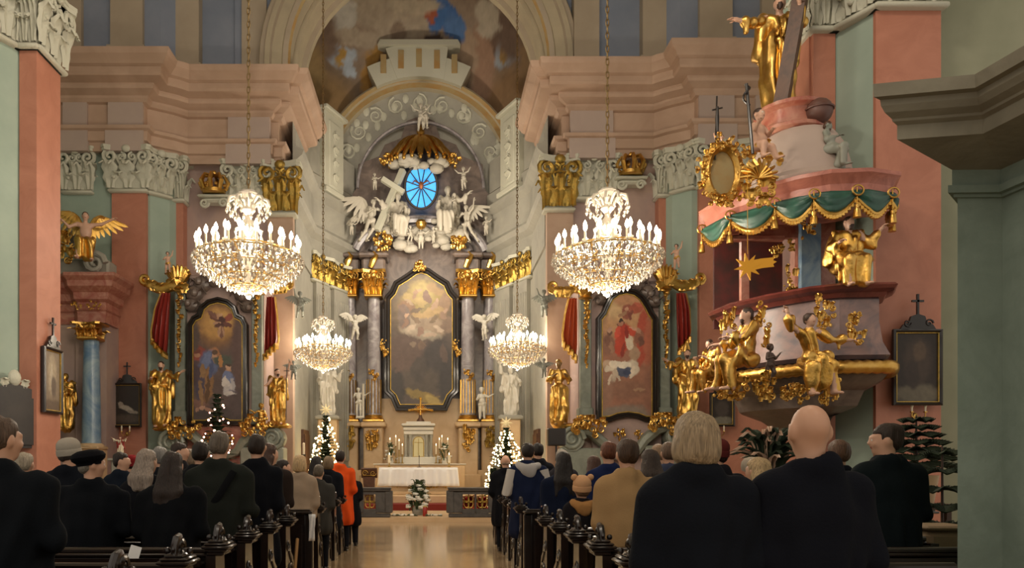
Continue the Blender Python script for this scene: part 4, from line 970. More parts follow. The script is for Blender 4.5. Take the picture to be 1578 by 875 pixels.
# ================================================================ FRAMED PICTURES
def orient(poly):
    a = sum(poly[i][0]*poly[(i+1) % len(poly)][1]-poly[(i+1) % len(poly)][0]*poly[i][1] for i in range(len(poly)))
    return poly if a > 0 else poly[::-1]
def world_poly(pp, Y): return orient([((x-CX)*Y/F, HC+(CY-y)*Y/F) for x, y in pp])
def framed(pp, Y, parent, w, base, blobs, mats=(None, None), step=.8, gold_in=.025, name='frame', **k):
    wp = world_poly(pp, Y); m = MB()
    m.sweep(wp, [(0, Y+.12), (0, Y-.06), (-.02, Y-.09), (-w*.35, Y-.1), (-w*.5, Y-.05), (-w*.75, Y-.06), (-w+gold_in, Y-.03), (-w, Y-.03), (-w-.01, Y+.02)], side=1, axis='y', closed=True, mf=[0, 0, 0, 0, 0, 0, 1, 1])
    f = m.build(name, [mats[0] or M_black, mats[1] or M_oldgold], parent, ang=25)
    xs = [p[0] for p in pp]; ys = [p[1] for p in pp]; x0, x1, y0, y1 = min(xs), max(xs), min(ys), max(ys)
    nx = int((x1-x0)/step)+1; ny = int((y1-y0)/step)+1
    gx, gy = np.meshgrid(np.linspace(x0, x1, nx), np.linspace(y0, y1, ny)); px = gx.ravel(); py = gy.ravel()
    cols = paint(px, py, base, blobs, **k); cxm, cym = sum(xs)/len(xs), sum(ys)/len(ys); s = w*F/Y*.45
    ins = in_poly(cxm+(px-cxm)*(1+s*2/(x1-x0)), cym+(py-cym)*(1+s*2/(y1-y0)), pp)
    vs = np.stack([(px-CX)*Y/F, np.full(len(px), Y-.01), HC+(CY-py)*Y/F], 1)
    fs = [(j*nx+i, (j+1)*nx+i, (j+1)*nx+i+1, j*nx+i+1) for j in range(ny-1) for i in range(nx-1) if ins[j*nx+i] and ins[(j+1)*nx+i+1] and ins[j*nx+i+1] and ins[(j+1)*nx+i]]
    me = bpy.data.meshes.new('canvas'); me.from_pydata(vs.tolist(), [], fs); me.materials.append(M_paint)
    o = bpy.data.objects.new('canvas', me); COL.objects.link(o); colour_attr(o, cols); o.parent = parent
    KIDS.setdefault(parent.name, []).append(o)
    return f, o
def orn(m, c, w, h, g=0, n=14, seed=1, dy=.08):
    # a cluster of gilded leaves, scrolls and beads
    rg = random.Random(seed)
    for i in range(n):
        x = rg.uniform(-.5, .5); z = rg.uniform(-.5, .5)
        if x*x+z*z > .27: continue
        p = (c[0]+x*w, c[1]-rg.random()*dy, c[2]+z*h); t = rg.random()
        if t < .45: m.spiral(p, rg.uniform(.1, .2)*min(w, h), 1.4, .04*min(w, h)+.006, 5, g, 'xz', rg.choice((-1, 1)), a0=rg.random()*6)
        elif t < .8: m.leaf((p[0], p[1], p[2]-.1*h), .3*min(w, h), .32*h, .12*min(w, h)+.02, (rg.uniform(-.5, .5), -1), m=g)
        else: m.ball(p, rg.uniform(.06, .1)*min(w, h), 7, g, (1, .7, 1.3))
    m.ball(c, .12*min(w, h), 8, g, (1, .7, 1.4))

# ================================================================ HIGH ALTAR
YH = 28.0; ha = empty('high_altar', (AX, YH+.4, .55), 'tall grey-brown marble high altar with gilded columns filling the apse', 'altar')
def LB(): m = MB(); return m
def hb(m, name, mt, par=ha, **k):
    if par is ha: m.v = [(a-AX, b-YH-.4, c-.55) for a, b, c in m.v]
    return m.build(name, mt, par, **k)
def sub(m, name, mt, par):  # world coordinates, parent at the altar's own part
    m.v = [(a-AX, b-YH-.4, c-.55) for a, b, c in m.v]; return m.build(name, mt, par)
half = [(128, 742), (128, 470), (120, 440), (142, 402), (142, 375), (120, 345), (112, 308), (99, 290), (96, 252), (64, 240), (55, 222), (30, 212), (22, 186), (8, 180)]
pp = [(648+dx, y) for dx, y in half]+[(648-dx, y) for dx, y in half[::-1]]
m = LB(); wp = world_poly(pp, 28.7); m.slab(wp[::-1], 28.75, 29.15); hb(m, 'backboard', M_dmarble, ang=20)
m = LB()
for Rp, w0 in ((96, 10), (70, 7)):
    m.sweep([(X_(648+Rp*cos(R_(a)), 28.7), Z_(398-Rp*.55*sin(R_(a))-0, 28.7)) for a in range(8, 173, 6)], [(0, 28.8), (0, 28.45), (.12, 28.4), (.2, 28.3), (.3, 28.45), (.34, 28.8)], side=1, axis='y')
hb(m, 'pediment', M_marble, ang=25)
m = LB(); a = [(X_(648+95*cos(R_(t)), 28.7), Z_(290-100*sin(R_(t)), 28.7)) for t in range(0, 181, 6)]
m.sweep(a, [(0, 28.8), (0, 28.66), (.05, 28.62), (.1, 28.66), (.13, 28.8)], side=1, axis='y'); hb(m, 'attic_moulding', M_marble)
# pedestals, columns
m = LB(); m.box((AX, 28.6, 1.4), (2.9, .8, 1.8)); m.box((AX, 28.75, 3.1), (3.1, .5, 2.0), m=0); m.box((AX, 28.4, .95), (6.2, 1.0, .8)); hb(m, 'predella', M_altst)
for dx, Y, w in ((-72, 28.1, .62), (73, 28.1, .62), (-110, 28.5, .62), (108, 28.5, .62)):
    x = X_(648+dx, Y); zb = Z_(650, Y); zt = Z_(460, Y)
    m = LB(); m.box((x, Y+.1, (zb-.2+.55)/2), (w+.12, .8, zb-.75), bev=.04); m.box((x, Y+.05, zb-.12), (w+.34, 1.0, .2), bev=.05); m.box((x, Y, .9), (w+.36, 1.0, .6), bev=.05); ped = hb(m, 'pedestal', M_altst)
    m = LB(); orn(m, (x, Y-.36, Z_(675, Y)), .5, .95, n=34, seed=int(abs(dx)), dy=.1); sub(m, 'gilt_ornament', M_gold if abs(dx) < 90 else M_oldgold, ped)
    m = LB(); r = .27
    m.lathe([(r*1.05, zb+.2), (r*1.0, zb+1.7), (r*.98, zb+2), (r*.86, zt)], (x, Y, 0), 24); col = hb(m, 'column', M_marble)
    m = LB(); m.box((x, Y, zb+.04), (.8, .8, .1), bev=.02); m.lathe([(r*1.35, zb+.08), (r*1.4, zb+.13), (r*1.2, zb+.17), (r*1.25, zb+.22), (r*1.05, zb+.26)], (x, Y, 0), 20)
    for i in range(14):
        aa = 2*pi*i/14; m.tube([(x+r*1.04*cos(aa), Y+r*1.04*sin(aa), zb+.32), (x+r*1.02*cos(aa), Y+r*1.02*sin(aa), zb+1.6)], .022, 5)
    orn(m, (x, Y-r*1.1, zb+1.78), .45, .42, n=20, seed=3); sub(m, 'gilt_flutes', M_gold, col)
    m = LB(); m.xf = Matrix.Translation((x, Y-.27, zt)); capital(m, .52, 1.0, .52, True); m.xf = None
    m.tube([(x-.1, Y-.3, zt+1.1), (x, Y-.35, zt+1.35), (x+.12, Y-.3, zt+1.55), (x, Y-.3, zt+1.7)], [.1, .13, .09, .04], 8, 1)
    sub(m, 'capital', [M_gold, M_gold], col)
    m = LB(); m.box((x, Y+.2, zt+1.25), (.9, .9, .5), bev=.08); m.box((x, Y+.2, zt+1.6), (1.15, 1.1, .2), bev=.06); hb(m, 'entablature_block', M_dmarble)
for sx in (-1, 1):
    m = LB(); orn(m, (X_(648+sx*58, 28.2), 28.1, Z_(374, 28.2)), .62, .75, n=36, seed=5+sx, dy=.25); hb(m, 'gilt_bracket', M_gold)
# canopy above the oculus
m = LB(); c = (X_(648, 28.2), 28.5, Z_(250, 28.2)); nr = 13
for i in range(nr):
    a = pi*(i+.0)/(nr-1); dx = -cos(a)
    pts = [(c[0]+dx*(1.0*sin(t*pi/2)+.5*max(0, t-.75)*4*.5), c[1]-.55*sin(a)*t-.1, c[2]+.1+.95*cos(t*pi/2*.95)+.05*(i % 2)) for t in np.linspace(.04, 1, 8)]
    m.tube(pts, [.05, .09, .12, .14, .15, .15, .14, .1], 7, flat=.6)
    m.ball((pts[-1][0], pts[-1][1], pts[-1][2]-.08), .08, 7, sc=(1, 1, 1.4))
m.ball((c[0], c[1]-.1, c[2]+1.25), .16, 8); m.tube([(c[0], c[1], c[2]+1.1), (c[0], c[1]-.05, c[2]+1.55)], [.1, .03], 8)
for sx in (-1, 1): orn(m, (c[0]+sx*1.25, c[1]-.15, c[2]+.12), .55, .5, n=26, seed=9, dy=.2)
hb(m, 'gilt_canopy', M_gold)
m = LB(); orn(m, (X_(648, 28), 27.95, Z_(412, 28)), .55, .5, n=20, seed=12); hb(m, 'frame_ornament', M_gold)
for sx in (-1, 1): m = LB(); orn(m, (X_(648+sx*56, 28), 28.0, Z_(536, 28)), .3, .7, n=22, seed=14); hb(m, 'frame_ornament', M_gold)
rg = random.Random(3)
for (x0, x1, y0, y1, n) in ((612, 690, 340, 384, 34), (590, 612, 330, 362, 10), (690, 712, 330, 365, 10), (608, 690, 238, 262, 16)):
    m = LB()                                                # stucco clouds under the oculus and in the gable
    for i in range(n): Yc = 28.3+rg.uniform(-.25, .1); m.ball(P(rg.uniform(x0, x1), rg.uniform(y0, y1), Yc), rg.uniform(.12, .26), 9, 0, (1.2, .8, .85))
    hb(m, 'stucco_cloud', M_grpst)
mpic = empty('painting', (AX, 28.2, Z_(632, 28.2)), 'large dark altar painting with a glowing cloud of figures, above the tabernacle', 'painting')
def reparent(o, par): o.parent = par; o.matrix_parent_inverse = Matrix.Translation(Vector(par.location)).inverted()
pp = [(592, 604), (602, 614), (610, 633), (689, 633), (697, 614), (707, 604), (707, 458), (698, 448), (692, 434), (676, 424), (662, 414), (649, 410), (637, 414), (623, 424), (607, 434), (601, 448), (592, 458)]
f, c = framed(pp, 28.2, mpic, .26, '#4e4540', [
    (649, 520, 60, 130, 0, '#564a42', 1.2), (649, 472, 44, 46, 0, '#7a6850', 1.3), (655, 462, 32, 30, 0, '#948048', 1.2), (652, 452, 18, 18, 0, '#a8945a', 1.1), (628, 475, 14, 10, 30, '#8a6a50', .5), (640, 500, 26, 14, -20, '#9a8a76', .5),
    (664, 505, 22, 18, 20, '#93806c', .6), (622, 490, 10, 18, 0, '#75655c', .6), (684, 470, 9, 20, 10, '#8e735a', .5), (690, 500, 10, 12, 0, '#7b6656', .6), (660, 482, 26, 7, -15, '#aa8e62', .5), (640, 462, 20, 6, 20, '#a8905c', .5), (670, 445, 14, 8, 20, '#9c7f55', .5), (650, 515, 30, 8, 8, '#9d927f', .5), (633, 512, 9, 8, 0, '#ab9c88', .5),
    (625, 545, 40, 30, 0, '#5b4a42', .9), (675, 560, 26, 40, 0, '#3f3836', .8), (640, 590, 50, 20, -8, '#50473f', .8), (655, 612, 36, 8, 18, '#86713f', .7), (668, 616, 14, 5, 20, '#a08a50', .6), (610, 600, 14, 30, 0, '#3c3634', .8), (690, 590, 14, 40, 0, '#383332', .8), (618, 440, 12, 14, 0, '#6a5e50', .8), (684, 430, 16, 14, 0, '#6a5c4e', .8), (645, 570, 12, 20, 10, '#48403b', .6),
    (640, 452, 4, 9, 20, '#9a7a60', .4), (646, 446, 3, 3, 0, '#b08c70', .4), (658, 458, 5, 10, -30, '#7c5f50', .4), (670, 470, 4, 9, 30, '#a88a70', .4), (673, 462, 3, 3, 0, '#b4947a', .4), (682, 486, 4, 8, -20, '#8f7460', .4), (686, 478, 3, 3, 0, '#b0907a', .4), (676, 506, 9, 4, 25, '#b09c88', .4), (662, 516, 10, 4, -10, '#a8927e', .4), (648, 510, 4, 8, 30, '#8a6e5e', .4),
    (634, 504, 8, 4, -25, '#b4a08c', .4), (624, 498, 4, 9, 15, '#8a6c5a', .4), (626, 488, 3, 3, 0, '#b8967c', .4), (620, 476, 4, 8, -15, '#7a6458', .4), (630, 466, 7, 3, 40, '#a48c70', .4), (643, 478, 12, 3, -25, '#6e5c48', .5), (656, 474, 3, 11, 50, '#8a7a50', .5), (668, 492, 3, 9, 60, '#77644e', .5), (640, 492, 3, 9, -50, '#7c6854', .5), (690, 460, 3, 6, 0, '#947860', .4), (650, 532, 5, 8, 10, '#6a5648', .5), (636, 530, 6, 4, 0, '#7a6858', .5), (616, 560, 8, 14, 10, '#5e4c44', .6), (684, 545, 6, 16, -10, '#57483f', .6)], wob=4, wl=7, seed=11)
reparent(f, mpic); reparent(c, mpic)
# oculus window
cw = P(649, 288, 28.25); rx = 25*28.25/F; rz_ = 34*28.25/F
m = MB(); m.slab([(cw.x+rx*cos(R_(a)), cw.z+rz_*sin(R_(a))) for a in range(0, 360, 10)], cw.y, cw.y+.04); w1 = struct('window_1', m, mat('blue_glass', '#3f9be6', .2, emit=.75, col2='#58b4f4', ns=3))
m = MB()
for i in range(12):
    a = 2*pi*(i+.5)/12; m.tube([(cw.x+.08*cos(a), cw.y-.03, cw.z+.1*sin(a)), (cw.x+rx*cos(a), cw.y-.03, cw.z+rz_*sin(a))], .022, 5)
m.tube([(cw.x+rx*cos(t), cw.y-.02, cw.z+rz_*sin(t)) for t in np.linspace(0, 2*pi, 37)], .05, 6)
m.build('window_bars', mat('lead_bar', '#3a3430', .5), w1)
m = MB(); m.ball((cw.x, cw.y-.08, cw.z+.03), .1, 8, sc=(.9, .6, 1.5))
for sx in (-1, 1): m.tube([(cw.x+sx*.05, cw.y-.08, cw.z+.1), (cw.x+sx*.25, cw.y-.1, cw.z+.2), (cw.x+sx*.36, cw.y-.08, cw.z+.08)], [.06, .06, .02], 7, flat=.4)
m.build('dove', mat('red_gilding', '#a0603a', .4, .5), w1)
for c_, n in (((cw.x-.2, cw.y-.1, cw.z-.55), 1), ((cw.x+.45, cw.y-.1, cw.z-.22), 2)):
    pass
# tabernacle and the cross on top
tb = empty('tabernacle', P(645, 712, 26.9), 'white temple-shaped tabernacle with columns and an arched door behind the altar', 'tabernacle')
def rel(m, o): m.v = [(a-o.location[0], b-o.location[1], c-o.location[2]) for a, b, c in m.v]; return m
tx, ty = tb.location[0], 26.9
Zq = lambda y: Z_(y, 26.9)
m = MB(); m.box((tx, ty, (Zq(716)+Zq(704))/2), (1.5, .7, Zq(704)-Zq(716)), bev=.02); m.box((tx, ty+.1, (Zq(670)+Zq(704))/2), (.72, .4, Zq(670)-Zq(704))); m.box((tx, ty+.2, (Zq(670)+Zq(704))/2), (1.0, .3, Zq(670)-Zq(704))); rel(m, tb).build('body', M_white, tb)
m = MB(); m.box((tx, ty, Zq(667)), (1.06, .62, .14), bev=.02); m.box((tx, ty, Zq(661)), (1.1, .66, .12), bev=.02); m.box((tx, ty, Zq(655)), (1.22, .76, .1), bev=.03); m.box((tx, ty, Zq(652)), (.9, .6, .1), bev=.03); rel(m, tb).build('cornice', M_white, tb)
for dx in (-.46, -.29, .29, .46):
    m = MB(); m.lathe([(.07, Zq(704)), (.07, Zq(702)), (.05, Zq(701)), (.048, Zq(675)), (.07, Zq(673)), (.07, Zq(670))], (tx+dx, ty-.2, 0), 12); rel(m, tb).build('column', M_greyst, tb)
m = MB(); w = .17; zb, zt = Zq(703), Zq(681)
m.slab([(tx-w, zb), (tx+w, zb)]+[(tx+w*cos(R_(a)), zt+w*sin(R_(a))) for a in range(0, 181, 15)], ty-.14, ty-.08); m.slab([(tx-w*1.2, zb-.02), (tx+w*1.2, zb-.02)]+[(tx+w*1.2*cos(R_(a)), zt+w*1.2*sin(R_(a))) for a in range(0, 181, 15)], ty-.11, ty-.07, 1)
m.box((tx, ty-.15, (zb+zt)/2+.08), (.015, .03, .6), m=1); m.box((tx, ty-.15, zt-.02), (.3, .03, .015), m=1); d = rel(m, tb).build('door', [mat('ivory_door', '#d8cc9c', .4), M_oldgold], tb)
cr = empty('altar_cross', P(648, 652, 26.9), 'gilded crucifix with rays and wide arms standing on the tabernacle roof', 'cross')
m = MB(); m.lathe([(.16, .02), (.13, .12), (.07, .2), (.05, .3)], (0, 0, 0), 12); m.build('base', M_brown, cr)
m = MB(); m.tube([(0, 0, .25), (0, 0, .86)], .03, 8); m.ball((0, 0, .9), .06, 8); m.tube([(-.46, 0, .46), (-.2, 0, .5), (.2, 0, .5), (.46, 0, .46)], [.02, .04, .04, .02], 8)
for i in range(22):
    a = 2*pi*i/22; m.tube([(.08*cos(a), .02, .5+.08*sin(a)), (.24*cos(a), .02, .5+.22*sin(a))], [.016, .005], 4)
for sx in (-1, 1): [m.ball((sx*(.3+.06*i), 0, .49-.01*i), .05, 7) for i in range(3)]
m.build('cross', M_gold, cr)
# free-standing altar table under its cloth
at = empty('altar_table', (X_(645, 25), 25.0, .55), 'stone altar table with gilded front under a white cloth', 'altar')
m = MB(); m.box((0, .05, .42), (2.0, .8, .84), bev=.02); m.box((0, .05, .86), (2.5, .95, .06), bev=.02); m.box((0, .02, .06), (2.15, .95, .12), bev=.02); m.build('table_body', M_altst, at)
m = MB(); [orn(m, (-.85+.17*i, -.38, .32), .22, .26, n=9, seed=i, dy=.03) for i in range(11)]; m.build('gilt_front', M_oldgold, at)
nx, ny = 90, 14; vs = []; zt = .905
def clothp(u, v):                                           # u across, v from the back edge over the front hem
    x = -1.3+2.6*u; fl = 0
    if v < .6: y = .55-1.05*v/.6; z = zt
    else:
        t = (v-.6)/.4; z = zt-.62*t; fl = t; y = -.5-.04*t-.045*t*sin(u*38+2*sin(u*9))-.02*t*sin(u*90)
    xx = x*(1+.045*fl)
    return (xx, y, z+.004*sin(u*60)*(1-fl))
for j in range(ny+1):
    for i in range(nx+1): vs.append(clothp(i/nx, j/ny))
m = MB(); k = nx+1; m.add(vs, [(j*k+i, (j+1)*k+i, (j+1)*k+i+1, j*k+i+1) for j in range(ny) for i in range(nx)])
for sx in (-1, 1):
    vs = []
    for j in range(9):
        for i in range(25):
            t = j/8; y = .55-1.05*i/24; vs.append((sx*(1.3+.03*t+.03*t*sin(i*.9)), y, zt-.6*t))
    m.add(vs, [(j*25+i, (j+1)*25+i, (j+1)*25+i+1, j*25+i+1) for j in range(8) for i in range(24)])
co = m.build('altar_cloth', mat('white_linen', '#ecebea', .8, bump=.05, bs=40), None); co.location = at.location; tag(co, 'white linen cloth draped over the altar table', 'altar cloth')
so = co.modifiers.new('thick', 'SOLIDIFY'); so.thickness = .008
def candle(p, h, r, label, holder=.0, group='candles on the altar'):
    c = empty('candle', p, label, 'candle', group)
    if holder: m = MB(); m.lathe([(.06, 0), (.065, .015), (.02, .04), (.014, holder*.5), (.024, holder*.55), (.013, holder*.6), (.015, holder-.03), (.045, holder)], n=10); m.build('candlestick', M_oldgold, c)
    m = MB(); m.lathe([(r, holder), (r, holder+h), (r*.5, holder+h+.005), (0, holder+h)], n=10); m.build('wax', mat('wax', '#efe2c4', .5) if 'wax' not in MATS else MATS['wax'], c)
    m = MB(); m.lathe([(0, 0), (.016, .02), (.012, .05), (0, .085)], (0, 0, holder+h+.01), 8); m.build('flame', mat('flame', '#ffd890', .5, emit=9) if 'flame' not in MATS else MATS['flame'], c)
zt = 1.46
candle((X_(600, 24.8), 24.8, zt+.005), .26, .045, 'thick white candle at the left front corner of the altar', .14); candle((X_(692, 24.8), 24.8, zt+.005), .26, .045, 'thick white candle at the right front corner of the altar', .14)
rb = empty('gradine', (X_(647, 26.5), 26.5, .3), 'stone shelf behind the altar that carries candles and flowers', 'shelf'); zs = Z_(716, 26.3)
m = MB(); m.box((0, 0, (zs-.3)/2), (3.2, .5, zs-.3), bev=.02); m.build('shelf_body', M_altst, rb); m = MB(); m.box((0, 0, zs-.3+.02), (3.3, .6, .05), bev=.015); m.build('shelf_top', M_white, rb)
zs += .045
for k, (px, ptop, lb) in enumerate(((601, 678, 'leftmost'), (610, 674, 'second from left'), (615, 680, 'third from left'), (620, 687, 'fourth from left'), (672, 687, 'fifth from left'), (677, 678, 'sixth from left'), (681, 674, 'seventh from left'), (690, 678, 'rightmost'))):
    zt = Z_(ptop, 26.45); h = .3; candle((X_(px, 26.4+.1*(k % 2)), 26.4+.1*(k % 2), zs), h, .022, f'slim candle behind the altar, {lb} of eight', zt-h-zs)
M_leaf = mat('leaf_green', '#4a5a34', .6, col2='#2f3f24', ns=8); M_petal = mat('white_petal', '#ece8dc', .6)
def bouquet(p, w, h, n, label, seed, vase=None, sh=1.0):
    b = empty('flower_arrangement', p, label, 'flowers'); rg = random.Random(seed)
    m = MB(); m.lathe([(.0, 0), (w*.2, .0), (w*.24, h*.12), (w*.16, h*.26), (w*.2, h*.28)], n=14); m.build('vase', vase or M_white, b)
    m = MB()
    for i in range(n*3):
        a = rg.random()*2*pi; t = rg.random(); r = w*.55*(1-.75*t**1.5)*rg.random()**.5; z = h*(.22+.78*t)
        m.leaf((r*cos(a)*.8, r*sin(a)*.8, z-.1*h), w*.1, h*.2, w*.14, (cos(a), sin(a)))
        if i % 4 == 0: m.tube([(0, 0, h*.22), (r*cos(a)*.5, r*sin(a)*.5, z*.7), (r*cos(a), r*sin(a), z)], w*.01, 4)
    f = m.build('foliage', M_leaf, b); f['kind'] = 'stuff'
    for i in range(n):
        a = rg.random()*2*pi; t = rg.random()**1.3; r = w*.52*(1-.8*t**1.4); z = h*(.24+.72*t); c = (r*cos(a), r*sin(a), z); s = w*rg.uniform(.1, .15); m = MB()
        for q in range(5): aa = q*2*pi/5; m.ball((c[0]+s*.55*cos(aa), c[1]+s*.55*sin(aa)*.8, c[2]+s*.2*sin(aa*2)), s*.5, 6, sc=(1, 1, .6))
        m.ball(c, s*.45, 6); m.build('flower', M_petal, b)
bouquet((X_(602, 26.35), 26.33, zs), .45, .72, 12, 'white flowers and greenery left of the tabernacle', 1); bouquet((X_(685, 26.35), 26.33, zs), .45, .72, 12, 'white flowers and greenery right of the tabernacle', 2)
bouquet((X_(644, 20.9), 20.9, .12), .72, .95, 34, 'large bouquet of white flowers on the floor before the altar', 5, M_greyst)
m = MB(); m.tube([(0, 0, 0), (0, 0, .02)], [.08, .07], 12); m.tube([(0, 0, .02), (0, 0, .3), (.0, -.05, .36)], .01, 6); m.ball((0, -.06, .37), .022, 8); o = m.build('microphone', M_black); o.location = (X_(646, 24.75), 24.75, 1.46); tag(o, 'slim black microphone standing in the middle of the altar', 'microphone')
m = MB(); m.lathe([(0, 0), (.06, 0), (.065, .03), (.06, .24), (.05, .26), (0, .26)], n=14); gl = m.build('grave_candle', mat('red_glass', '#9c2a20', .2, spec=.7)); gl.location = (X_(655, 20.35), 20.35, .12); tag(gl, 'red glass candle standing on the step before the altar', 'candle')
m = MB(); m.lathe([(.062, .255), (.066, .262), (.05, .28), (0, .29)], n=14); m.build('lid', M_oldgold, gl)
for k, (px, lb) in enumerate(((613, 'leftmost pale sprig of flowers lying on the altar step'), (630, 'pale sprig of flowers lying on the step beside the leftmost sprig'), (668, 'pale sprig of flowers lying on the step right of the red candle'))):
    m = MB(); rg = random.Random(k)
    for i in range(9): m.ball((rg.uniform(-.2, .2), rg.uniform(-.05, .05), .04), rg.uniform(.03, .05), 6, 1 if i < 6 else 0, (1.4, 1, .7))
    m.tube([(-.24, 0, .02), (0, .02, .025), (.24, 0, .02)], .014, 5); o = m.build('flower_sprig', [M_leaf, M_petal]); o.location = (X_(px, 20.3), 20.3, .12); tag(o, lb, 'flowers')
# communion rail, two lengths with pierced panels
def rail(x0, x1, label, holes, sx):
    r = empty('communion_rail', ((x0+x1)/2, 20.0, .12), label, 'rail', 'stone communion rails'); w = x1-x0; c0 = (x0+x1)/2; M_r = MATS.get('rail_marble') or mat('rail_marble', '#5a5550', .35, col2='#46423f', ns=2.5, nd=2)
    m = MB(); xs = [x0]
    for h in holes: xs += [h-.16, h+.16]
    xs.append(x1)
    for a, b in zip(xs[::2], xs[1::2]): m.box(((a+b)/2-c0, 0, .41), (b-a, .26, .58), bev=.015)
    for h in holes: m.box((h-c0, 0, .16), (.34, .26, .12)); m.box((h-c0, 0, .665), (.34, .26, .09))
    m.build('panel', M_r, r)
    m = MB(); m.box((0, 0, .05), (w+.08, .36, .1), bev=.02); m.build('plinth', M_r, r); m = MB(); m.box((0, 0, .74), (w+.1, .4, .07), bev=.02); m.box((0, 0, .785), (w+.14, .44, .04), bev=.015); m.build('top_slab', M_r, r)
    for h in holes:
        m = MB()
        for i in range(4):
            a = pi/4+i*pi/2; m.tube([(h-c0+.075*cos(a)+.07*cos(t), -.02, .42+.1*sin(a)+.09*sin(t)) for t in np.linspace(0, 2*pi, 13)], .014, 5, caps=False)
        m.tube([(h-c0, -.02, .2), (h-c0, -.02, .64)], .016, 5); m.tube([(h-c0-.17, -.02, .42), (h-c0+.17, -.02, .42)], .016, 5); m.ball((h-c0, -.02, .42), .04, 8); m.build('tracery', M_oldgold, r)
    e = MB(); e.box(((x1 if sx < 0 else x0)-c0, 0, .42), (.2, .32, .6), bev=.02); e.build('end_post', M_r, r)
rail(-4.3, -1.15, 'dark stone communion rail left of the altar opening', [-3.4, -2.5, X_(570, 20)], -1); rail(.5, 3.6, 'dark stone communion rail right of the altar opening', [X_(722, 20), X_(743, 20), 2.3, 3.0], 1)
for k, (px, lb) in enumerate(((722, 'red poinsettia seen through the left opening of the right rail'), (743, 'red poinsettia seen through the right opening of the right rail'))):
    b = empty('poinsettia', (X_(px, 20)*1.022, 20.5, .12), lb, 'plant'); rg = random.Random(k)
    m = MB(); m.lathe([(0, 0), (.1, 0), (.14, .2), (.12, .2), (0, .18)], n=12); m.build('pot', M_white, b); m = MB()
    for i in range(40): a = rg.random()*6.28; m.leaf((.05*cos(a), .05*sin(a), .15+rg.random()*.3), .07, .16, .16, (cos(a), sin(a)))
    m.build('bracts', mat('poinsettia_red'+str(k), '#b3281c', .6), b)
# ambo
am = empty('ambo', (X_(569, 23.8), 23.8, .3), 'dark wooden reading desk with a carved front, left of the altar', 'lectern')
m = MB(); m.box((0, 0, .03), (.5, .4, .06), bev=.015); m.box((0, 0, .45), (.26, .2, .8), taper=1.5); m.build('pedestal', M_brown, am)
m = MB(); m.xf = Matrix.Translation((0, -.02, .98)) @ Matrix.Rotation(.35, 4, 'X'); m.box((0, 0, 0), (.52, .06, .34), bev=.015); m.build('desk', M_brown, am)
m = MB(); [m.spiral((x, -.13, .97), .1, 1.5, .012, 5, 0, 'xz', s) for x, s in ((-.13, 1), (.13, -1))]; m.tube([(-.2, -.1, .9), (.2, -.1, .9)], .012, 5); m.build('carving', M_oldgold, am)
# fairy-light trees
M_fir = mat('fir_needles', '#2c3a24', .8, col2='#1c2818', ns=9); M_fairy = mat('fairy_light', '#ffe0a0', .5, emit=9); M_fairyp = mat('pink_fairy_light', '#ffb8a0', .5, emit=6)
def fir(p, h, r, label, nl, lm, star=False, seed=1, bare=False):
    t = empty('christmas_tree', p, label, 'tree', 'christmas trees'); rg = random.Random(seed)
    m = MB(); m.lathe([(.12, 0), (.14, .02), (.05, .06), (.05, h*.3), (.02, h*.95)], n=8); m.build('trunk', M_brown, t); m = MB()
    for k in range(26):
        z = h*(.1+.88*k/26); R = r*(1-(k/26)**2.2)+.07
        nb = max(4, int(R*18))
        for i in range(nb):
            a = 2*pi*(i+rg.random())/nb; rr = R*rg.uniform(.75, 1.05); d = (cos(a), sin(a))
            m.leaf((d[0]*.02, d[1]*.02, z), .16+R*.14, .12, rr*.72, d, .9)
    if not bare: f = m.build('foliage', M_fir, t); f['kind'] = 'stuff'
    m = MB()
    for i in range(nl):
        u = rg.random(); z = h*(.08+.9*(1-u**.62)); R = r*(1-((z/h-.1)/.9)**2.2 if z > .1*h else 1)+.05; a = rg.random()*2*pi; m.ball((R*cos(a)*rg.uniform(.85, 1.05), R*sin(a), z), rg.uniform(.02, .034), 5)
    f = m.build('fairy_lights', lm, t); f['kind'] = 'stuff'
    if star:
        m = MB(); 
        for i in range(8): a = 2*pi*i/8; m.tube([(0, 0, h+.12), (.2*cos(a), 0, h+.12+.2*sin(a))], [.05, .01], 5)
        m.build('star', mat('straw_star', '#efe0b4', .5), t)
    return t
fir((X_(502, 24.2), 24.2, .3), Z_(637, 24.2)-.3, .52, 'christmas tree with warm white fairy lights left of the altar', 260, M_fairy, True, 1)
fir((X_(780, 24.2), 24.2, .3), Z_(657, 24.2)-.3, .62, 'christmas tree with dense fairy lights and a straw star right of the altar', 330, M_fairy, True, 2)
fir((X_(760, 22.0), 22.0, .12), 1.3, .3, 'small lit tree at the right rail below the tree with the straw star', 60, M_fairy, False, 4)
fir((X_(335, 18.7), 18.7, 0), Z_(602, 18.7), .5, 'dark christmas tree with sparse pink lights in front of the left side altar', 110, M_fairyp, False, 3)
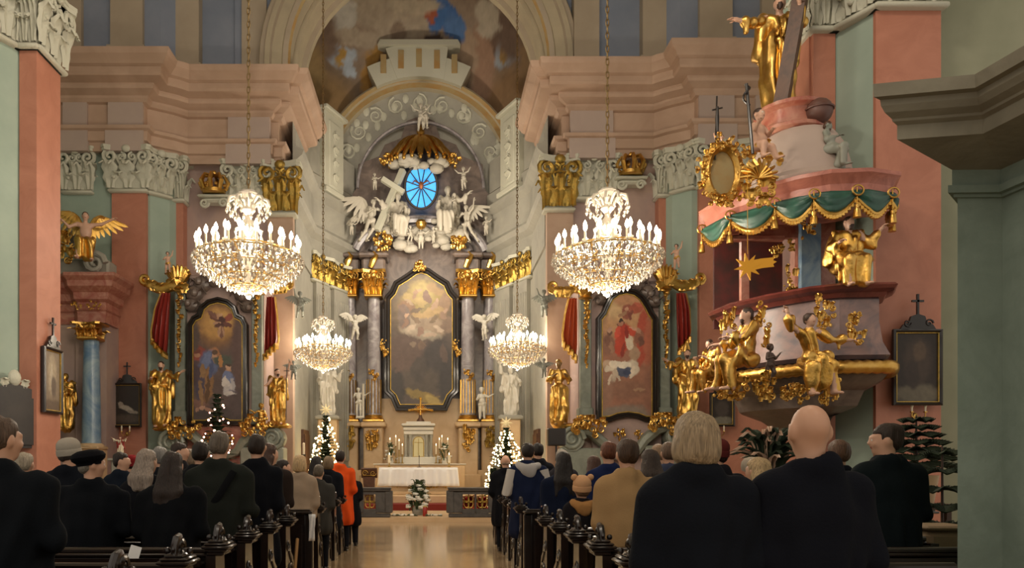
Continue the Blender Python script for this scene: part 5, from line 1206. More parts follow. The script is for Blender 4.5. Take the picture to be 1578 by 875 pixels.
# ================================================================ STATUES
def at(me, px, py, Y, h, name, label, cat='statue', rz=0, hm=None, group=None):
    group = group or ('carved cherubs of the altars and pulpit' if name == 'putto' else 'carved saints and angels')
    hm = hm or max(v.co.z for v in me.vertices)
    """stands the model with its feet at the pixel (px, py) of depth Y, h metres tall"""
    o = link(name, me, P(px, py, Y), rz=rz, label=label, cat=cat, group=group); s = h/hm; o.scale = (s, s, s); return o
PRAY = (((-.1, -.06, -.26), (.12, -.2, .1), .4), ((.1, -.06, -.26), (-.12, -.2, .1), .4))
BOOK = (((-.13, -.04, -.25), (.06, -.22, .04), .6), ((.17, -.06, -.2), (.12, -.12, .2), .5))
OUTL = (((-.2, -.06, -.12), (-.2, -.08, .12), .3), ((.1, -.08, -.25), (-.1, -.2, .06), .6))
OUTR = (((-.1, -.08, -.25), (.1, -.2, .06), .6), ((.2, -.06, -.12), (.2, -.08, .12), .3))
UPL = (((-.16, -.05, .14), (-.06, -.08, .26), .3), ((.14, -.08, -.22), (-.02, -.2, -.02), .6))
UPR = (((-.14, -.08, -.22), (.02, -.2, -.02), .6), ((.16, -.05, .14), (.06, -.08, .26), .3))
BOTH = (((-.22, -.06, .02), (-.16, -.1, .16), .3), ((.22, -.06, .02), (.16, -.1, .16), .3))
SIT = ([(-.04, -.42, .0), (-.02, -.02, -.43)], [(.05, -.40, -.03), (.03, .05, -.42)])
FLY = ([(-.05, .1, -.42), (-.05, .18, -.4)], [(.04, -.16, -.4), (.02, .2, -.4)])
st1 = statue_mesh('saint_statue', GILT, arms=OUTR, seed=1, look=(R_(10), 0))
at(st1, 248, 655, 20.45, 1.77, 'saint_statue', 'gilded bearded saint statue with broad sleeves at the left of the left side altar')
m = statue_mesh('saint_statue', GILT, arms=UPR, seed=4, robe='robe', look=(R_(35), 0), sleeves=False, fold_amp=.02)
o = at(m, 427, 652, 20.45, 1.7, 'saint_statue', 'gilded statue with bare arms and a thin cross staff, right of the left side altar')
q = MB(); q.tube([(.33, -.2, .1), (.36, -.22, 1.85)], .014, 6); q.tube([(.26, -.22, 1.68), (.46, -.22, 1.68)], .012, 6); q.build('staff', M_black, o)
m = statue_mesh('saint_statue', ALLG | dict(skin=mat('bronze_flesh', '#9a7a52', .4, .6)), arms=PRAY, seed=7, look=(R_(-15), .2), hair='short', cloak=False)
at(m, 860, 652, 20.15, 1.75, 'saint_statue', 'gilded statue in a plain habit with hands crossed, left of the right side altar')
m = statue_mesh('saint_statue', GILT, arms=OUTL, seed=9, look=(R_(-20), 0))
o = at(m, 1058, 640, 20.1, 1.8, 'saint_statue', 'gilded bishop statue wearing a mitre, right of the right side altar')
q = MB(); q.lathe([(.09, 1.7), (.1, 1.76), (.085, 1.85), (.03, 1.95), (0, 1.96)], n=12, sy=.6); q.build('mitre', M_gold, o)
m = statue_mesh('saint_statue', WHT, arms=BOOK, seed=11, look=(R_(30), .1), contra=-.05, fold_amp=.026)
at(m, 506, 640, 25.6, 1.78, 'saint_statue', 'white robed statue on a pedestal left of the high altar, above the left lit tree')
m = statue_mesh('saint_statue', WHT, arms=UPL, seed=13, look=(R_(25), -.1), contra=.05, fold_amp=.026)
at(m, 786, 640, 25.6, 1.9, 'saint_statue', 'white robed statue with one arm raised on a pedestal right of the high altar')
for px in (506, 786):
    b = empty('statue_pedestal', (X_(px, 25.6), 25.6, .30), ('left' if px < 600 else 'right')+' stone pedestal under the white robed statue '+('left' if px < 600 else 'right')+' of the high altar', 'pedestal'); zt = Z_(640, 25.6)-.30
    q = MB(); q.box((0, 0, zt/2), (.66, .6, zt-.1), bev=.03); q.box((0, 0, .15), (.78, .7, .3), bev=.03); q.build('shaft', M_altst, b); q = MB(); q.box((0, 0, zt-.1), (.84, .78, .12), bev=.03); q.box((0, 0, zt-.03), (.76, .7, .06), bev=.02); q.build('cap', M_greyst, b)
CH1 = statue_mesh('putto', WHT, arms=OUTR, robe='loin', naked=True, child=True, hair='curly', cloak=False, h=.026)
CH2 = statue_mesh('putto', WHT, arms=BOTH, robe='loin', naked=True, child=True, hair='curly', cloak=False, h=.026, legs=FLY, seed=3)
CHP = statue_mesh('putto', GILT, arms=UPR, robe='loin', naked=True, child=True, hair='curly', cloak=False, h=.026, legs=FLY, seed=5)
m = statue_mesh('angel_statue', WHT, arms=OUTR, robe='loin', naked=True, hair='curly', cloak=False)
o = at(m, 552, 644, 27.3, 1.12, 'angel_statue', 'slender white boy figure holding a tall white pillar between the left altar columns')
q = MB(); q.lathe([(.07, .0), (.07, 1.95), (.09, 1.98), (0, 2.0)], (.3, -.1, 0), 10); q.tube([(-.1, -.25, .02), (.3, -.2, .05)], .07, 8); q.build('pillar', M_white, o)
o = at(CH1, 742, 644, 27.3, 1.15, 'putto', 'small white child figure pointing right between the right altar columns')
for px, sx, lb in ((547, 1, 'left'), (746, -1, 'right')):
    o = at(CH2, px, 524, 27.6, .96, 'putto', f'white winged cherub hovering by the {lb} outer column of the high altar', rz=.5*sx)
    for s2 in (-1, 1): q = MB(); wing(q, (s2*.06, .1, 1.3), (s2*.55, .15, 1.65), .5); q.build('wing', M_white, o)
# the group round the oculus window
YG = 28.0
me = statue_mesh('angel_statue', STC, arms=OUTR, legs=([(-.16, -.1, -.42), (-.2, .2, -.35)], [(-.1, -.25, -.36), (-.2, .2, -.4)]), robe='loin', seed=2, hair='curly', sleeves=False, lean=.25)
o = at(me, 570, 378, YG-.2, 1.75, 'angel_statue', 'white angel with a raised wing at the foot of the leaning cross', rz=.5)
q = MB(); wing(q, (-.05, .1, 1.35), (-.42, .2, 1.75), .9); q.build('wing', M_grpst, o); q = MB(); wing(q, (-.02, .12, 1.2), (-.35, .35, 1.2), .6); q.build('wing', M_grpst, o)
me = statue_mesh('seated_statue', STC, arms=OUTL, seated=True, robe='seat', legs=SIT, seed=6, look=(R_(-25), 0))
at(me, 612, 366, YG, 1.7, 'seated_statue', 'white seated bearded figure beside the leaning cross, left of the blue window', rz=.25)
me = statue_mesh('seated_statue', STC, arms=OUTR, seated=True, robe='seat', legs=SIT, seed=8, look=(R_(25), 0))
at(me, 690, 362, YG, 1.85, 'seated_statue', 'white seated bearded figure with outstretched arm, right of the blue window', rz=-.3)
me = statue_mesh('angel_statue', STC, arms=UPR, legs=([(.1, -.2, -.4), (.2, .1, -.4)], [(.2, -.1, -.4), (.25, .2, -.38)]), robe='loin', seed=12, hair='curly', sleeves=False)
o = at(me, 718, 378, YG-.2, 1.7, 'angel_statue', 'white angel with outstretched leg at the right end of the group under the window', rz=-.4)
q = MB(); wing(q, (.05, .1, 1.35), (.35, .2, 1.75), .75); q.build('wing', M_grpst, o)
S1 = CH1.copy(); S1.materials[0] = M_grpst; S2 = CH2.copy(); S2.materials[0] = M_grpst
for q_ in (S1, S2):
    for k in range(len(q_.materials)): q_.materials[k] = M_grpst
for k, (px, py, hh, me_, rz, lb) in enumerate(((648, 200, 1.0, S2, 0, 'white cherub pair crowning the very top of the high altar, front one'), (655, 197, .85, S1, .5, 'white cherub pair crowning the very top of the high altar, rear one'), (577, 292, .62, S1, .3, 'little white cherub above the left angel, left of the cross top'), (714, 292, .85, S2, -.4, 'white cherub with raised arms upper right of the blue window'),
    (541, 362, .6, S1, .4, 'little white cherub at the far left below the flying angel'), (749, 362, .7, S1, -.5, 'little white cherub at the far right end of the altar group'), (648, 383, .85, S1, 0, 'white cherub seated at the middle bottom under the golden globe'), (700, 330, .8, S1, .6, 'white cherub behind the shoulder of the right seated figure'), (606, 352, .6, S2, .2, 'white cherub at the knees of the left seated figure'), (632, 372, .6, S2, .8, 'white cherub in the clouds left of the golden globe'), (668, 374, .6, S1, -.8, 'white cherub in the clouds right of the golden globe'))):
    at(me_, px, py, YG-.1-.02*k, hh, 'putto', lb, rz=rz)
c = MB(); a, b = P(581, 355, 27.75), P(621, 262, 28.05); e, f = P(589, 276, 27.9), P(622, 297, 27.9)
def beam(m, a, b, w, t): m.tube([a, b], [w*.6]*2, 4, flat=1.0, up=(0, 1, 1))
beam(c, (a-b)*.0+a-a, b-a, .24, .2); beam(c, e-a, f-a, .22, .2); o = c.build('leaning_cross', M_stucco); o.location = a; tag(o, 'large pale cross leaning left of the blue window', 'cross')
q = MB(); q.ball((0, 0, 0), .2, 14); q.tube([(.2*cos(t), .2*sin(t), .02) for t in np.linspace(0, 2*pi, 25)], .02, 5); o = q.build('golden_globe', M_gold); o.location = P(649, 345, 27.6); tag(o, 'golden globe in the clouds below the blue window', 'ornament')

# ================================================================ SIDE ALTARS
M_pilg = mat('grey_green_marble', '#8f9486', .35, col2='#7b8074', ns=2, nd=2)
M_red = mat('red_velvet_stucco', '#8a2c24', .45, bump=.1, bs=20); M_ored = mat('orange_red_stucco', '#b5502c', .45, bump=.1, bs=20)
def garland(m, x, z0, z1, y, w, seed=1):
    rg = random.Random(seed); n = int((z0-z1)/.13)
    for i in range(n):
        z = z0+(z1-z0)*i/n; k = w*(1-.6*i/n)
        m.leaf((x+rg.uniform(-.4, .4)*k, y, z-.05), k*.9, .16, .06, (rg.uniform(-.6, .6), -1)); m.ball((x+rg.uniform(-.3, .3)*k, y-.03, z), k*.28, 6)
def drape(par, pxs, m_cloth, Y, tip, side):
    # hanging cloth with deep folds; pxs: (y, x_left, x_right) rows in pixels
    n = 28; vs = []; rows = []
    ys = [r[0] for r in pxs]
    for j in range(21):
        t = j/20; y = ys[0]+(ys[-1]-ys[0])*t
        xl = np.interp(y, ys, [r[1] for r in pxs]); xr = np.interp(y, ys, [r[2] for r in pxs]); row = []
        for i in range(n+1):
            u = i/n; x = xl+(xr-xl)*u; yy = y+tip*t*(u-.5)*(1)
            row.append(tuple(P(x, yy, Y)+Vector((0, -.10*sin(u*pi*7+t*.8)*(.4+.6*t)-.1*sin(pi*u), 0))))
        rows.append(row)
    m = MB(); m.add([v for r in rows for v in r], [(j*(n+1)+i, (j+1)*(n+1)+i, (j+1)*(n+1)+i+1, j*(n+1)+i+1) for j in range(20) for i in range(n)])
    o = rel(m, par).build('drape', m_cloth, par, ang=60); mod = o.modifiers.new('thick', 'SOLIDIFY'); mod.thickness = .02
    m = MB(); pts = [Vector(v)+Vector((0, -.03, 0)) for v in rows[-1]]; m.tube(pts, .05, 6)
    for p in pts[::1]: m.tube([p, p+Vector((0, 0, -.13))], [.035, .045], 5)
    edge = [Vector(r[0 if side < 0 else -1])+Vector((0, -.03, 0)) for r in rows]; m.tube(edge, .035, 6)
    m.v = [(a-par.location[0], b-par.location[1], c-par.location[2]) for a, b, c in m.v]; m.build('gold_fringe', M_gold, o)
def volute_scroll(m, px, py, Y, r, sgn, wide=.5):
    c = P(px, py, Y); m.spiral(c, r, 2.2, r*.2, 8, 0, 'xz', sgn, y=-.0, a0=pi/2*0)
    for t in (1, -1): pass
    m.lathe([(r*.9, -wide/2), (r*1.02, -wide/2+.04), (r*1.02, wide/2-.04), (r*.9, wide/2)], (0, 0, 0), 24) if False else None
    n = 24; vs = [(c.x+r*cos(2*pi*i/n), c.y+d, c.z+r*sin(2*pi*i/n)) for d in (.02, wide) for i in range(n)]
    m.add(vs, [tuple(range(n)), tuple(range(n, 2*n))[::-1]]+[(i, n+i, n+(i+1) % n, (i+1) % n) for i in range(n)])
def side_altar(label, Y, pil, vas, swag, consoles, cons_w, drapes, frame_px, base, blobs, hood, seed, pedy):
    xm = sum(p[0] for p in frame_px)/len(frame_px); r = empty('side_altar', (X_(xm, Y), Y, 0), label, 'altar')
    pr = P(xm, 660, Y-.12); 
    for (x0, x1, y0, y1) in pil:
        m = MB(); a, b = P(x0, y1, Y), P(x1, y0, Y); m.box(((a.x+b.x)/2, Y+.12, (a.z+b.z)/2), (b.x-a.x, .35, b.z-a.z), bev=.02)
        m.box(((a.x+b.x)/2, Y+.1, b.z+.08), (b.x-a.x+.14, .45, .16), bev=.03); m.box(((a.x+b.x)/2, Y+.1, a.z+.2), (b.x-a.x+.1, .42, .4), bev=.03); p = rel(m, r).build('pilaster', M_pilg, r)
        m = MB(); garland(m, (a.x+b.x)/2, b.z-.1, b.z-2.4, Y-.08, .17, seed); rel(m, r).build('gilt_garland', M_gold, p)
    xa, xb = X_(pil[0][0]-1, Y), X_(pil[1][1]+1, Y); m = MB(); zc = Z_(min(p[1] for p in hood), Y)
    m.box(((xa+xb)/2, Y+.8, zc/2), (xb-xa, 1.3, zc)); m.box(((xa+xb)/2, Y+.75, zc+.06), (xb-xa+.2, 1.45, .14), bev=.04); rel(m, r).build('retable_block', M_mauve, r)
    # gilded vases over the pilasters, curling volutes to the outside
    for (px, py, w, h) in vas:
        m = MB(); c = P(px, py, Y-.1)
        for i in range(9): a = -pi/2+pi*(i-4)/9+pi/2; m.tube([(c.x, c.y, c.z-h*.5), (c.x+w*.28*sin(a), c.y-.1, c.z-h*.15), (c.x+w*.55*sin(a), c.y-.12, c.z+h*.35*cos(a*.8)), (c.x+w*.62*sin(a), c.y-.2, c.z+h*.42*cos(a))], [.05, .1, .09, .03], 7, flat=.6)
        m.lathe([(.1, -.5*h), (.2, -.45*h), (.12, -.3*h), (.22, -.05*h), (.1, .1*h)], c, 12); rel(m, r).build('gilt_vase', M_gold, r)
    for pts, rr in swag:
        m = MB(); q = [P(x, y, Y-.15) for x, y in pts]; m.tube(q, rr, 9, flat=.7, up=(0, 1, 0)); e = q[-1]; sg = 1 if q[-1].x > q[-2].x else -1
        m.spiral((e.x, e.y, e.z+.1), .15, 1.3, .07, 7, 0, 'xz', sg, a0=-pi/2)
        for k in range(len(q)-1): m.leaf(tuple(q[k]+Vector((0, -.05, -.12))), .28, .34, .1, (0, -1))
        rel(m, r).build('gilt_volute', M_gold, r)
    for d in drapes: drape(r, d[0], d[1], Y-.25, d[2], d[3])
    # curved mensa wall with scroll consoles
    for (px, py, rad, sg) in consoles:
        m = MB(); volute_scroll(m, px, py, Y-.45, rad, sg, .5); c = P(px, py, Y-.45)
        pts = [(c.x+sg*rad*.2, c.y+.2, c.z+rad*.95), (c.x-sg*0+sg*(-1)*rad*-1.6, c.y+.2, c.z+rad*.55), (c.x+sg*rad*2.6, c.y+.2, c.z-rad*.3), (c.x+sg*rad*3.2, c.y+.2, c.z-rad*1.2), (c.x+sg*rad*4.2, c.y+.2, c.z-rad*1.6)]
        m.tube(pts, [.14, .16, .15, .13, .1], 8, flat=1.5, up=(0, 1, 0)); co = rel(m, r).build('scroll_console', M_pilg, r)
        m = MB(); orn(m, (c.x+sg*rad*1.2, c.y-.05, c.z+rad*1.05), 1.0, .55, n=30, seed=seed+3, dy=.2); m.box((c.x-sg*.0, c.y+.2, c.z+rad*1.08), (.95, .55, .12), bev=.05); rel(m, r).build('gilt_leaves', M_gold, co)
        m = MB(); m.box((c.x+sg*.3, Y-.1, (c.z-.2)/2), (1.2, .6, c.z-.3), bev=.03); rel(m, r).build('plinth', M_pilg, r)
    xl = X_(min(p[0] for p in frame_px)-6, Y); xr = X_(max(p[0] for p in frame_px)+6, Y); zb = Z_(max(p[1] for p in frame_px), Y)
    m = MB(); m.box(((xl+xr)/2, Y+.15, zb/2+.1), (xr-xl, .4, zb+.2), bev=.02); rel(m, r).build('predella', M_mauve if pedy else M_redmar, r)
    m = MB(); m.box(((xl+xr)/2, Y-.55, .5), (xr-xl, .7, 1.0), bev=.03); m.box(((xl+xr)/2, Y-.55, 1.03), (xr-xl+.2, .85, .08), bev=.02); rel(m, r).build('mensa', M_redmar, r)
    for i in range(2):
        c = P(xm-13+30*i, zb and CY-(zb-.35-HC)*F/Y, Y-.12); m = MB(); orn(m, (c.x, c.y, c.z), .32, .32, n=14, seed=i+2); m.tube([(c.x, c.y, c.z-.1), (c.x, c.y-.12, c.z-.2), (c.x, c.y-.18, c.z-.05)], .02, 6); rel(m, r).build('gilt_sconce', M_gold, r)
    # dark marble hood around the top of the picture, with cherub heads and clouds
    m = MB(); rg = random.Random(seed)
    for (px, py, rad) in hood:
        c = P(px, py, Y-.02); m.ball(c, rad, 10, sc=(1.1, .7, 1)); m.ball(c+Vector((rg.uniform(-.12, .12), -.14, rg.uniform(-.1, .1))), rad*.5, 8)
        for s2 in (-1, 1): m.tube([c+Vector((s2*rad*.4, -.1, 0)), c+Vector((s2*rad*1.1, -.16, rad*.5)), c+Vector((s2*rad*1.5, -.1, -.05))], [.04, .06, .02], 6, flat=.5)
    rel(m, r).build('cherub_hood', M_dmarble, r)
    pt = empty('painting', (X_(xm, Y-.2), Y-.2, zb), 'arched '+label.split(',')[0].replace('side altar', 'side altar painting')+' in a black frame', 'painting')
    f, c = framed(frame_px, Y-.12, pt, .17, base, blobs, wob=3, wl=6, seed=seed, step=.6); reparent(f, pt); reparent(c, pt)
    return r, pt
LF = [(289, 656), (318, 656), (336, 649), (354, 656), (382, 656), (382, 500), (376, 488), (368, 484), (364, 472), (352, 462), (336, 458), (320, 462), (308, 472), (304, 484), (296, 488), (289, 500)]
sa, pt = side_altar('left side altar, with red stucco drapes', 20.9,
    [(270, 286, 440, 655), (388, 404, 440, 655)], [(277, 428, .55, .75), (400, 440, .4, .5)],
    [([(284, 446), (266, 440), (250, 446), (236, 442), (224, 436)], [.1, .16, .17, .13, .08]), ([(396, 446), (412, 440), (424, 447), (438, 446), (443, 441)], [.08, .13, .13, .11, .06])],
    [(262, 682, .36, 1), (419, 675, .32, -1)], 1, [([(452, 249, 263), (480, 240, 261), (520, 235, 258), (535, 236, 256)], M_red, 22, -1), ([(458, 411, 424), (490, 409, 427), (530, 408, 429), (540, 408, 427)], M_red, -18, 1)],
    LF, '#5c4b46', [
    (335, 500, 34, 34, 0, '#8a6440', 1.2), (336, 498, 26, 24, 0, '#b58a50', .9), (340, 494, 16, 14, 0, '#c29a5c', .8), (340, 497, 8, 11, 20, '#5a3a34', .5), (330, 488, 9, 5, 30, '#6a4438', .5), (352, 490, 8, 5, -30, '#8a4a3c', .5), (342, 512, 4, 9, 10, '#7a5648', .5), (337, 487, 4, 4, 0, '#b58a6a', .5),
    (305, 545, 16, 12, 10, '#8a4236', .6), (330, 545, 9, 10, 0, '#a2704c', .6), (322, 560, 15, 20, 0, '#5b6382', .6), (332, 553, 6, 6, 0, '#b08468', .5), (316, 595, 11, 30, 5, '#74553c', .6), (308, 590, 8, 26, 0, '#4a4252', .7), (322, 590, 7, 24, 0, '#8a6642', .6), (300, 575, 8, 18, 0, '#4a3a40', .7),
    (352, 570, 5, 5, 0, '#ad8468', .4), (353, 585, 9, 12, 0, '#667090', .5), (354, 600, 10, 10, 0, '#b9b2b0', .5), (350, 590, 5, 6, 0, '#c8c0ba', .5), (360, 606, 8, 5, 10, '#8a8494', .5), (345, 555, 16, 8, 0, '#4c5248', .8), (310, 625, 16, 8, 20, '#7a5a50', .6), (335, 640, 44, 14, 0, '#4c4140', 1), (370, 540, 12, 60, 0, '#5e4844', .9), (298, 520, 10, 24, 0, '#54453f', .9), (366, 620, 16, 20, 0, '#544644', .9),
    (341, 485, 3, 3, 0, '#c09878', .4), (341, 494, 5, 7, 10, '#4e302c', .4), (327, 484, 10, 3, 35, '#7a5448', .4), (355, 486, 9, 3, -35, '#8c4a3c', .4), (350, 500, 8, 3, 20, '#6a4038', .4), (338, 510, 2, 8, 10, '#b08a70', .4), (344, 511, 2, 8, -8, '#a88268', .4), (334, 497, 6, 2, -20, '#b48c70', .4),
    (331, 548, 4, 4, 0, '#b48a6e', .4), (331, 543, 5, 3, 0, '#5c4638', .4), (340, 556, 3, 9, 0, '#b07c4a', .4), (318, 556, 6, 14, 15, '#6a7494', .4), (326, 568, 3, 16, 5, '#4c5474', .4), (312, 572, 4, 12, 0, '#8a6a48', .5), (320, 600, 3, 24, 4, '#5c432e', .5), (310, 606, 3, 20, -5, '#8c6c4a', .5), (304, 548, 4, 4, 0, '#a87a60', .4), (304, 542, 5, 4, 0, '#6a3a30', .4),
    (352, 566, 4, 4, 0, '#c09a80', .3), (352, 562, 4, 2, 0, '#4a3830', .3), (350, 578, 7, 7, 0, '#6c7698', .4), (346, 588, 3, 8, 20, '#cfc6be', .4), (360, 592, 3, 10, -15, '#a8a2a4', .4), (354, 606, 9, 3, 0, '#c2bab4', .4), (312, 628, 5, 4, 0, '#b08a74', .4), (322, 632, 7, 3, 20, '#a07a68', .4), (304, 632, 4, 3, 0, '#9a7664', .4)],
    [(296, 470, .2), (300, 452, .24), (312, 438, .24), (328, 430, .24), (346, 430, .24), (362, 440, .24), (374, 455, .22), (380, 472, .18)], 21, False)
pt['label'] = 'arched painting of an angel above blue-robed figures, left side altar'
RFm = [(919, 650), (940, 650), (953, 645), (967, 643), (982, 645), (994, 650), (1013, 650), (1013, 490), (1006, 480), (1001, 470), (992, 456), (980, 447), (966, 444), (951, 447), (938, 456), (931, 470), (927, 480), (919, 490)]
sb, pt = side_altar('right side altar, with orange and red stucco drapes', 20.6,
    [(894, 911, 440, 650), (1017, 1032, 440, 650)], [(902, 446, .45, .55), (1024, 428, .55, .75)],
    [([(898, 450), (884, 444), (874, 452), (860, 452), (853, 447)], [.08, .13, .14, .11, .06]), ([(1018, 442), (1034, 434), (1050, 442), (1066, 440), (1078, 434)], [.1, .15, .16, .13, .08])],
    [(882, 676, .34, 1), (1046, 672, .34, -1)], 1, [([(460, 876, 889), (490, 870, 890), (525, 866, 890), (540, 867, 888)], M_ored, 24, -1), ([(452, 1042, 1056), (480, 1042, 1062), (520, 1043, 1064), (530, 1044, 1062)], M_red, -22, 1)],
    RFm, '#9a6a54', [
    (960, 485, 40, 40, 0, '#b98e66', 1.2), (950, 470, 26, 22, 0, '#c7a67a', 1), (975, 462, 30, 14, 0, '#b58460', .9), (966, 480, 8, 12, 10, '#8f5240', .5), (980, 475, 10, 7, 0, '#a4543e', .5), (990, 520, 9, 44, 3, '#a84c38', .5), (1000, 530, 8, 40, 0, '#a86048', .7),
    (958, 500, 6, 6, 0, '#6a4436', .4), (962, 520, 12, 20, 10, '#b03c28', .5), (955, 535, 10, 14, 0, '#b8452e', .5), (970, 525, 6, 14, -10, '#c8b49a', .5), (975, 512, 10, 5, 20, '#b44630', .5), (978, 545, 9, 10, 0, '#a88a70', .6), (985, 520, 8, 12, 0, '#8a5a46', .6), (938, 530, 9, 18, 0, '#8a6250', .7), (940, 512, 5, 5, 0, '#6a4a3c', .5),
    (955, 566, 24, 9, 0, '#d6c8b0', .5), (975, 566, 10, 12, 10, '#cbbca6', .5), (946, 580, 4, 14, 15, '#c0ac96', .5), (962, 572, 12, 10, 20, '#4e5468', .5), (935, 560, 7, 6, 0, '#b89c84', .5), (966, 600, 44, 14, 0, '#8c6450', 1), (966, 640, 50, 16, 0, '#86776a', .9), (930, 600, 14, 30, 0, '#96705c', .9), (1004, 600, 12, 40, 0, '#8e6350', .9), (928, 470, 10, 30, 0, '#a07a5c', .9),
    (966, 476, 3, 3, 0, '#b88a70', .4), (972, 484, 3, 8, 10, '#7c4438', .4), (960, 484, 8, 3, -30, '#a07a5c', .4), (985, 470, 8, 3, 20, '#b8604a', .4), (957, 498, 4, 4, 0, '#a87860', .4), (957, 493, 4, 3, 0, '#3c2a24', .4), (952, 512, 4, 10, 20, '#c8503a', .4), (966, 514, 3, 12, -10, '#8c2c20', .4), (977, 508, 9, 2, 20, '#c09078', .4), (970, 530, 5, 9, 0, '#d0c0a8', .4), (960, 540, 3, 12, 10, '#8a3426', .4),
    (940, 508, 4, 4, 0, '#b08a74', .4), (936, 524, 4, 9, 5, '#7a5444', .4), (942, 536, 3, 9, -10, '#a07860', .4), (984, 510, 4, 4, 0, '#a88068', .4), (988, 526, 4, 9, 0, '#70483a', .4), (945, 562, 7, 6, 20, '#e0d2bc', .4), (936, 568, 5, 4, -20, '#d2c2ac', .4), (960, 562, 12, 5, 0, '#e2d6c2', .4), (974, 574, 3, 9, 10, '#d8c8b2', .4), (940, 584, 2, 8, 10, '#d0bea8', .4), (952, 578, 2, 10, -15, '#c8b6a0', .4), (966, 574, 7, 4, 20, '#3e4660', .4), (985, 600, 9, 3, 0, '#a88468', .5)],
    [(926, 462, .16), (936, 448, .18), (950, 438, .18), (966, 434, .18), (984, 438, .18), (998, 450, .2), (1008, 464, .18)], 31, True)
pt['label'] = 'arched warm-toned painting of a rider in red on a white horse, right side altar'
for px, py, hh, lb, rz in ((258, 420, .62, 'small painted cherub standing on the gilded volute of the left side altar', .3), (1042, 414, .72, 'small painted cherub leaning on the gilded volute of the right side altar', -.5), (402, 668, .85, 'gilded cherub sitting by the scroll console right of the left altar painting', .4)):
    at(CHP if py < 500 else statue_mesh('putto', ALLG, arms=OUTL, robe='loin', naked=True, child=True, hair='curly', cloak=False, h=.03), px, py, 20.5 if px < 600 else 20.2, hh, 'putto', lb, rz=rz)
for px, py, lb in ((330, 300, 'golden crown on a white shelf above the left side altar'), (972, 272, 'golden crown on a white shelf above the right side altar')):
    Y = 22.1 if px < 600 else 21.8; p = P(px, py, Y); b = empty('crown', (p.x, p.y, p.z), lb, 'crown'); m = MB()
    m.lathe([(.3, 0), (.34, .02), (.34, .12), (.3, .14)], n=20); [m.tube([(.32*cos(a), .32*sin(a), .12), (.42*cos(a), .42*sin(a), .34), (.3*cos(a), .3*sin(a), .55), (0, 0, .58)], [.06, .07, .05, .03], 6) for a in np.linspace(0, 2*pi, 9)[:-1]]
    for a in np.linspace(0, 2*pi, 17)[:-1]: m.ball((.37*cos(a), .37*sin(a), .22), .05, 6)
    m.ball((0, 0, .64), .08, 8); m.build('crown_hoops', M_gold, b)
    m = MB(); m.box((0, .1, -.06), (.95, .5, .08), bev=.03); m.box((0, .15, -.16), (.7, .4, .14), bev=.05); [m.spiral((s*.28, -.05, -.26), .14, 1.5, .05, 6, 0, 'xz', s) for s in (-1, 1)]; m.build('shelf', M_stucco, b)
# loudspeaker box on a stand
b = empty('loudspeaker', (X_(857, 15.8), 15.8, 0), 'black loudspeaker box on a thin stand left of the right side altar', 'speaker')
m = MB(); z0, z1 = Z_(687, 15.8), Z_(660, 15.8); m.box((0, 0, (z0+z1)/2), (.38, .24, z1-z0), bev=.02); m.box((0, -.125, (z0+z1)/2), (.34, .01, z1-z0-.05)); m.build('cabinet', M_black, b)
m = MB(); m.tube([(0, 0, .5), (0, 0, z0)], .02, 8); [m.tube([(0, 0, .6), (.35*cos(a), .35*sin(a), .02)], .014, 6) for a in (.5, 2.6, 4.7)]; m.build('stand', M_black, b)
# ================================================================ PULPIT on the right pier
pu = empty('pulpit', (6.7, 12.9, 2.2), 'large baroque pulpit of red marble with gilded figures on the right pier', 'pulpit')
def pb(m, name, mt, par=None, **k):
    m.v = [(a-6.7, b-12.9, c-2.2) for a, b, c in m.v]; return m.build(name, mt, par or pu, **k)
PP = [(5.75, 14.6), (5.42, 13.95), (5.5, 13.3), (5.85, 12.65), (6.25, 12.15), (6.6, 11.95), (7.26, 11.9), (7.5, 12.35), (7.55, 12.85)]
M_pmar = mat('pulpit_marble', '#a08078', .35, col2='#6f6468', ns=1.3, nd=2, det=6)
m = MB(); m.sweep(PP, [(-.1, 4.3), (-.05, 4.2), (-.05, 3.85), (0, 3.5), (.1, 3.28), (.02, 3.22), (-.1, 3.2)]); body = pb(m, 'parapet', M_pmar, ang=25)
m = MB(); m.sweep(PP, [(-.15, 4.42), (.16, 4.42), (.2, 4.38), (.16, 4.33), (.06, 4.29), (.02, 4.22), (-.15, 4.22), (-.15, 4.42)]); pb(m, 'rim', mat('dark_red_marble', '#7c4038', .25, col2='#5e302c', ns=2, nd=2), ang=25)
def off(path_, o):
    r = []
    for i, p in enumerate(path_):
        a = Vector(path_[max(0, i-1)]); b = Vector(path_[min(len(path_)-1, i+1)]); d = (b-a).normalized(); r.append((p[0]+d.y*o, p[1]-d.x*o))
    return r
def dense(path_, n=8):
    r = []
    for a, b in zip(path_, path_[1:]): r += [(a[0]+(b[0]-a[0])*i/n, a[1]+(b[1]-a[1])*i/n) for i in range(n)]
    return r+[path_[-1]]
m = MB(); q = dense(off(PP[1:], .14), 10); m.tube([(x, y, 3.08) for x, y in q], [.10+.02*(i % 2) for i in range(len(q))], 10)
pb(m, 'gilt_roll', M_gold, ang=60)
m = MB(); m.sweep(PP, [(.08, 3.0), (.0, 2.9), (-.25, 2.75), (-.35, 2.5), (-.7, 2.35), (-.9, 2.2), (-1.1, 2.15)]); m.prism(off(PP, -.2), 2.9, 3.15); pb(m, 'underside', M_dmarble, ang=25)
m = MB(); m.prism(off(PP, -.12), 3.2, 3.3); pb(m, 'pulpit_floor', M_brown)
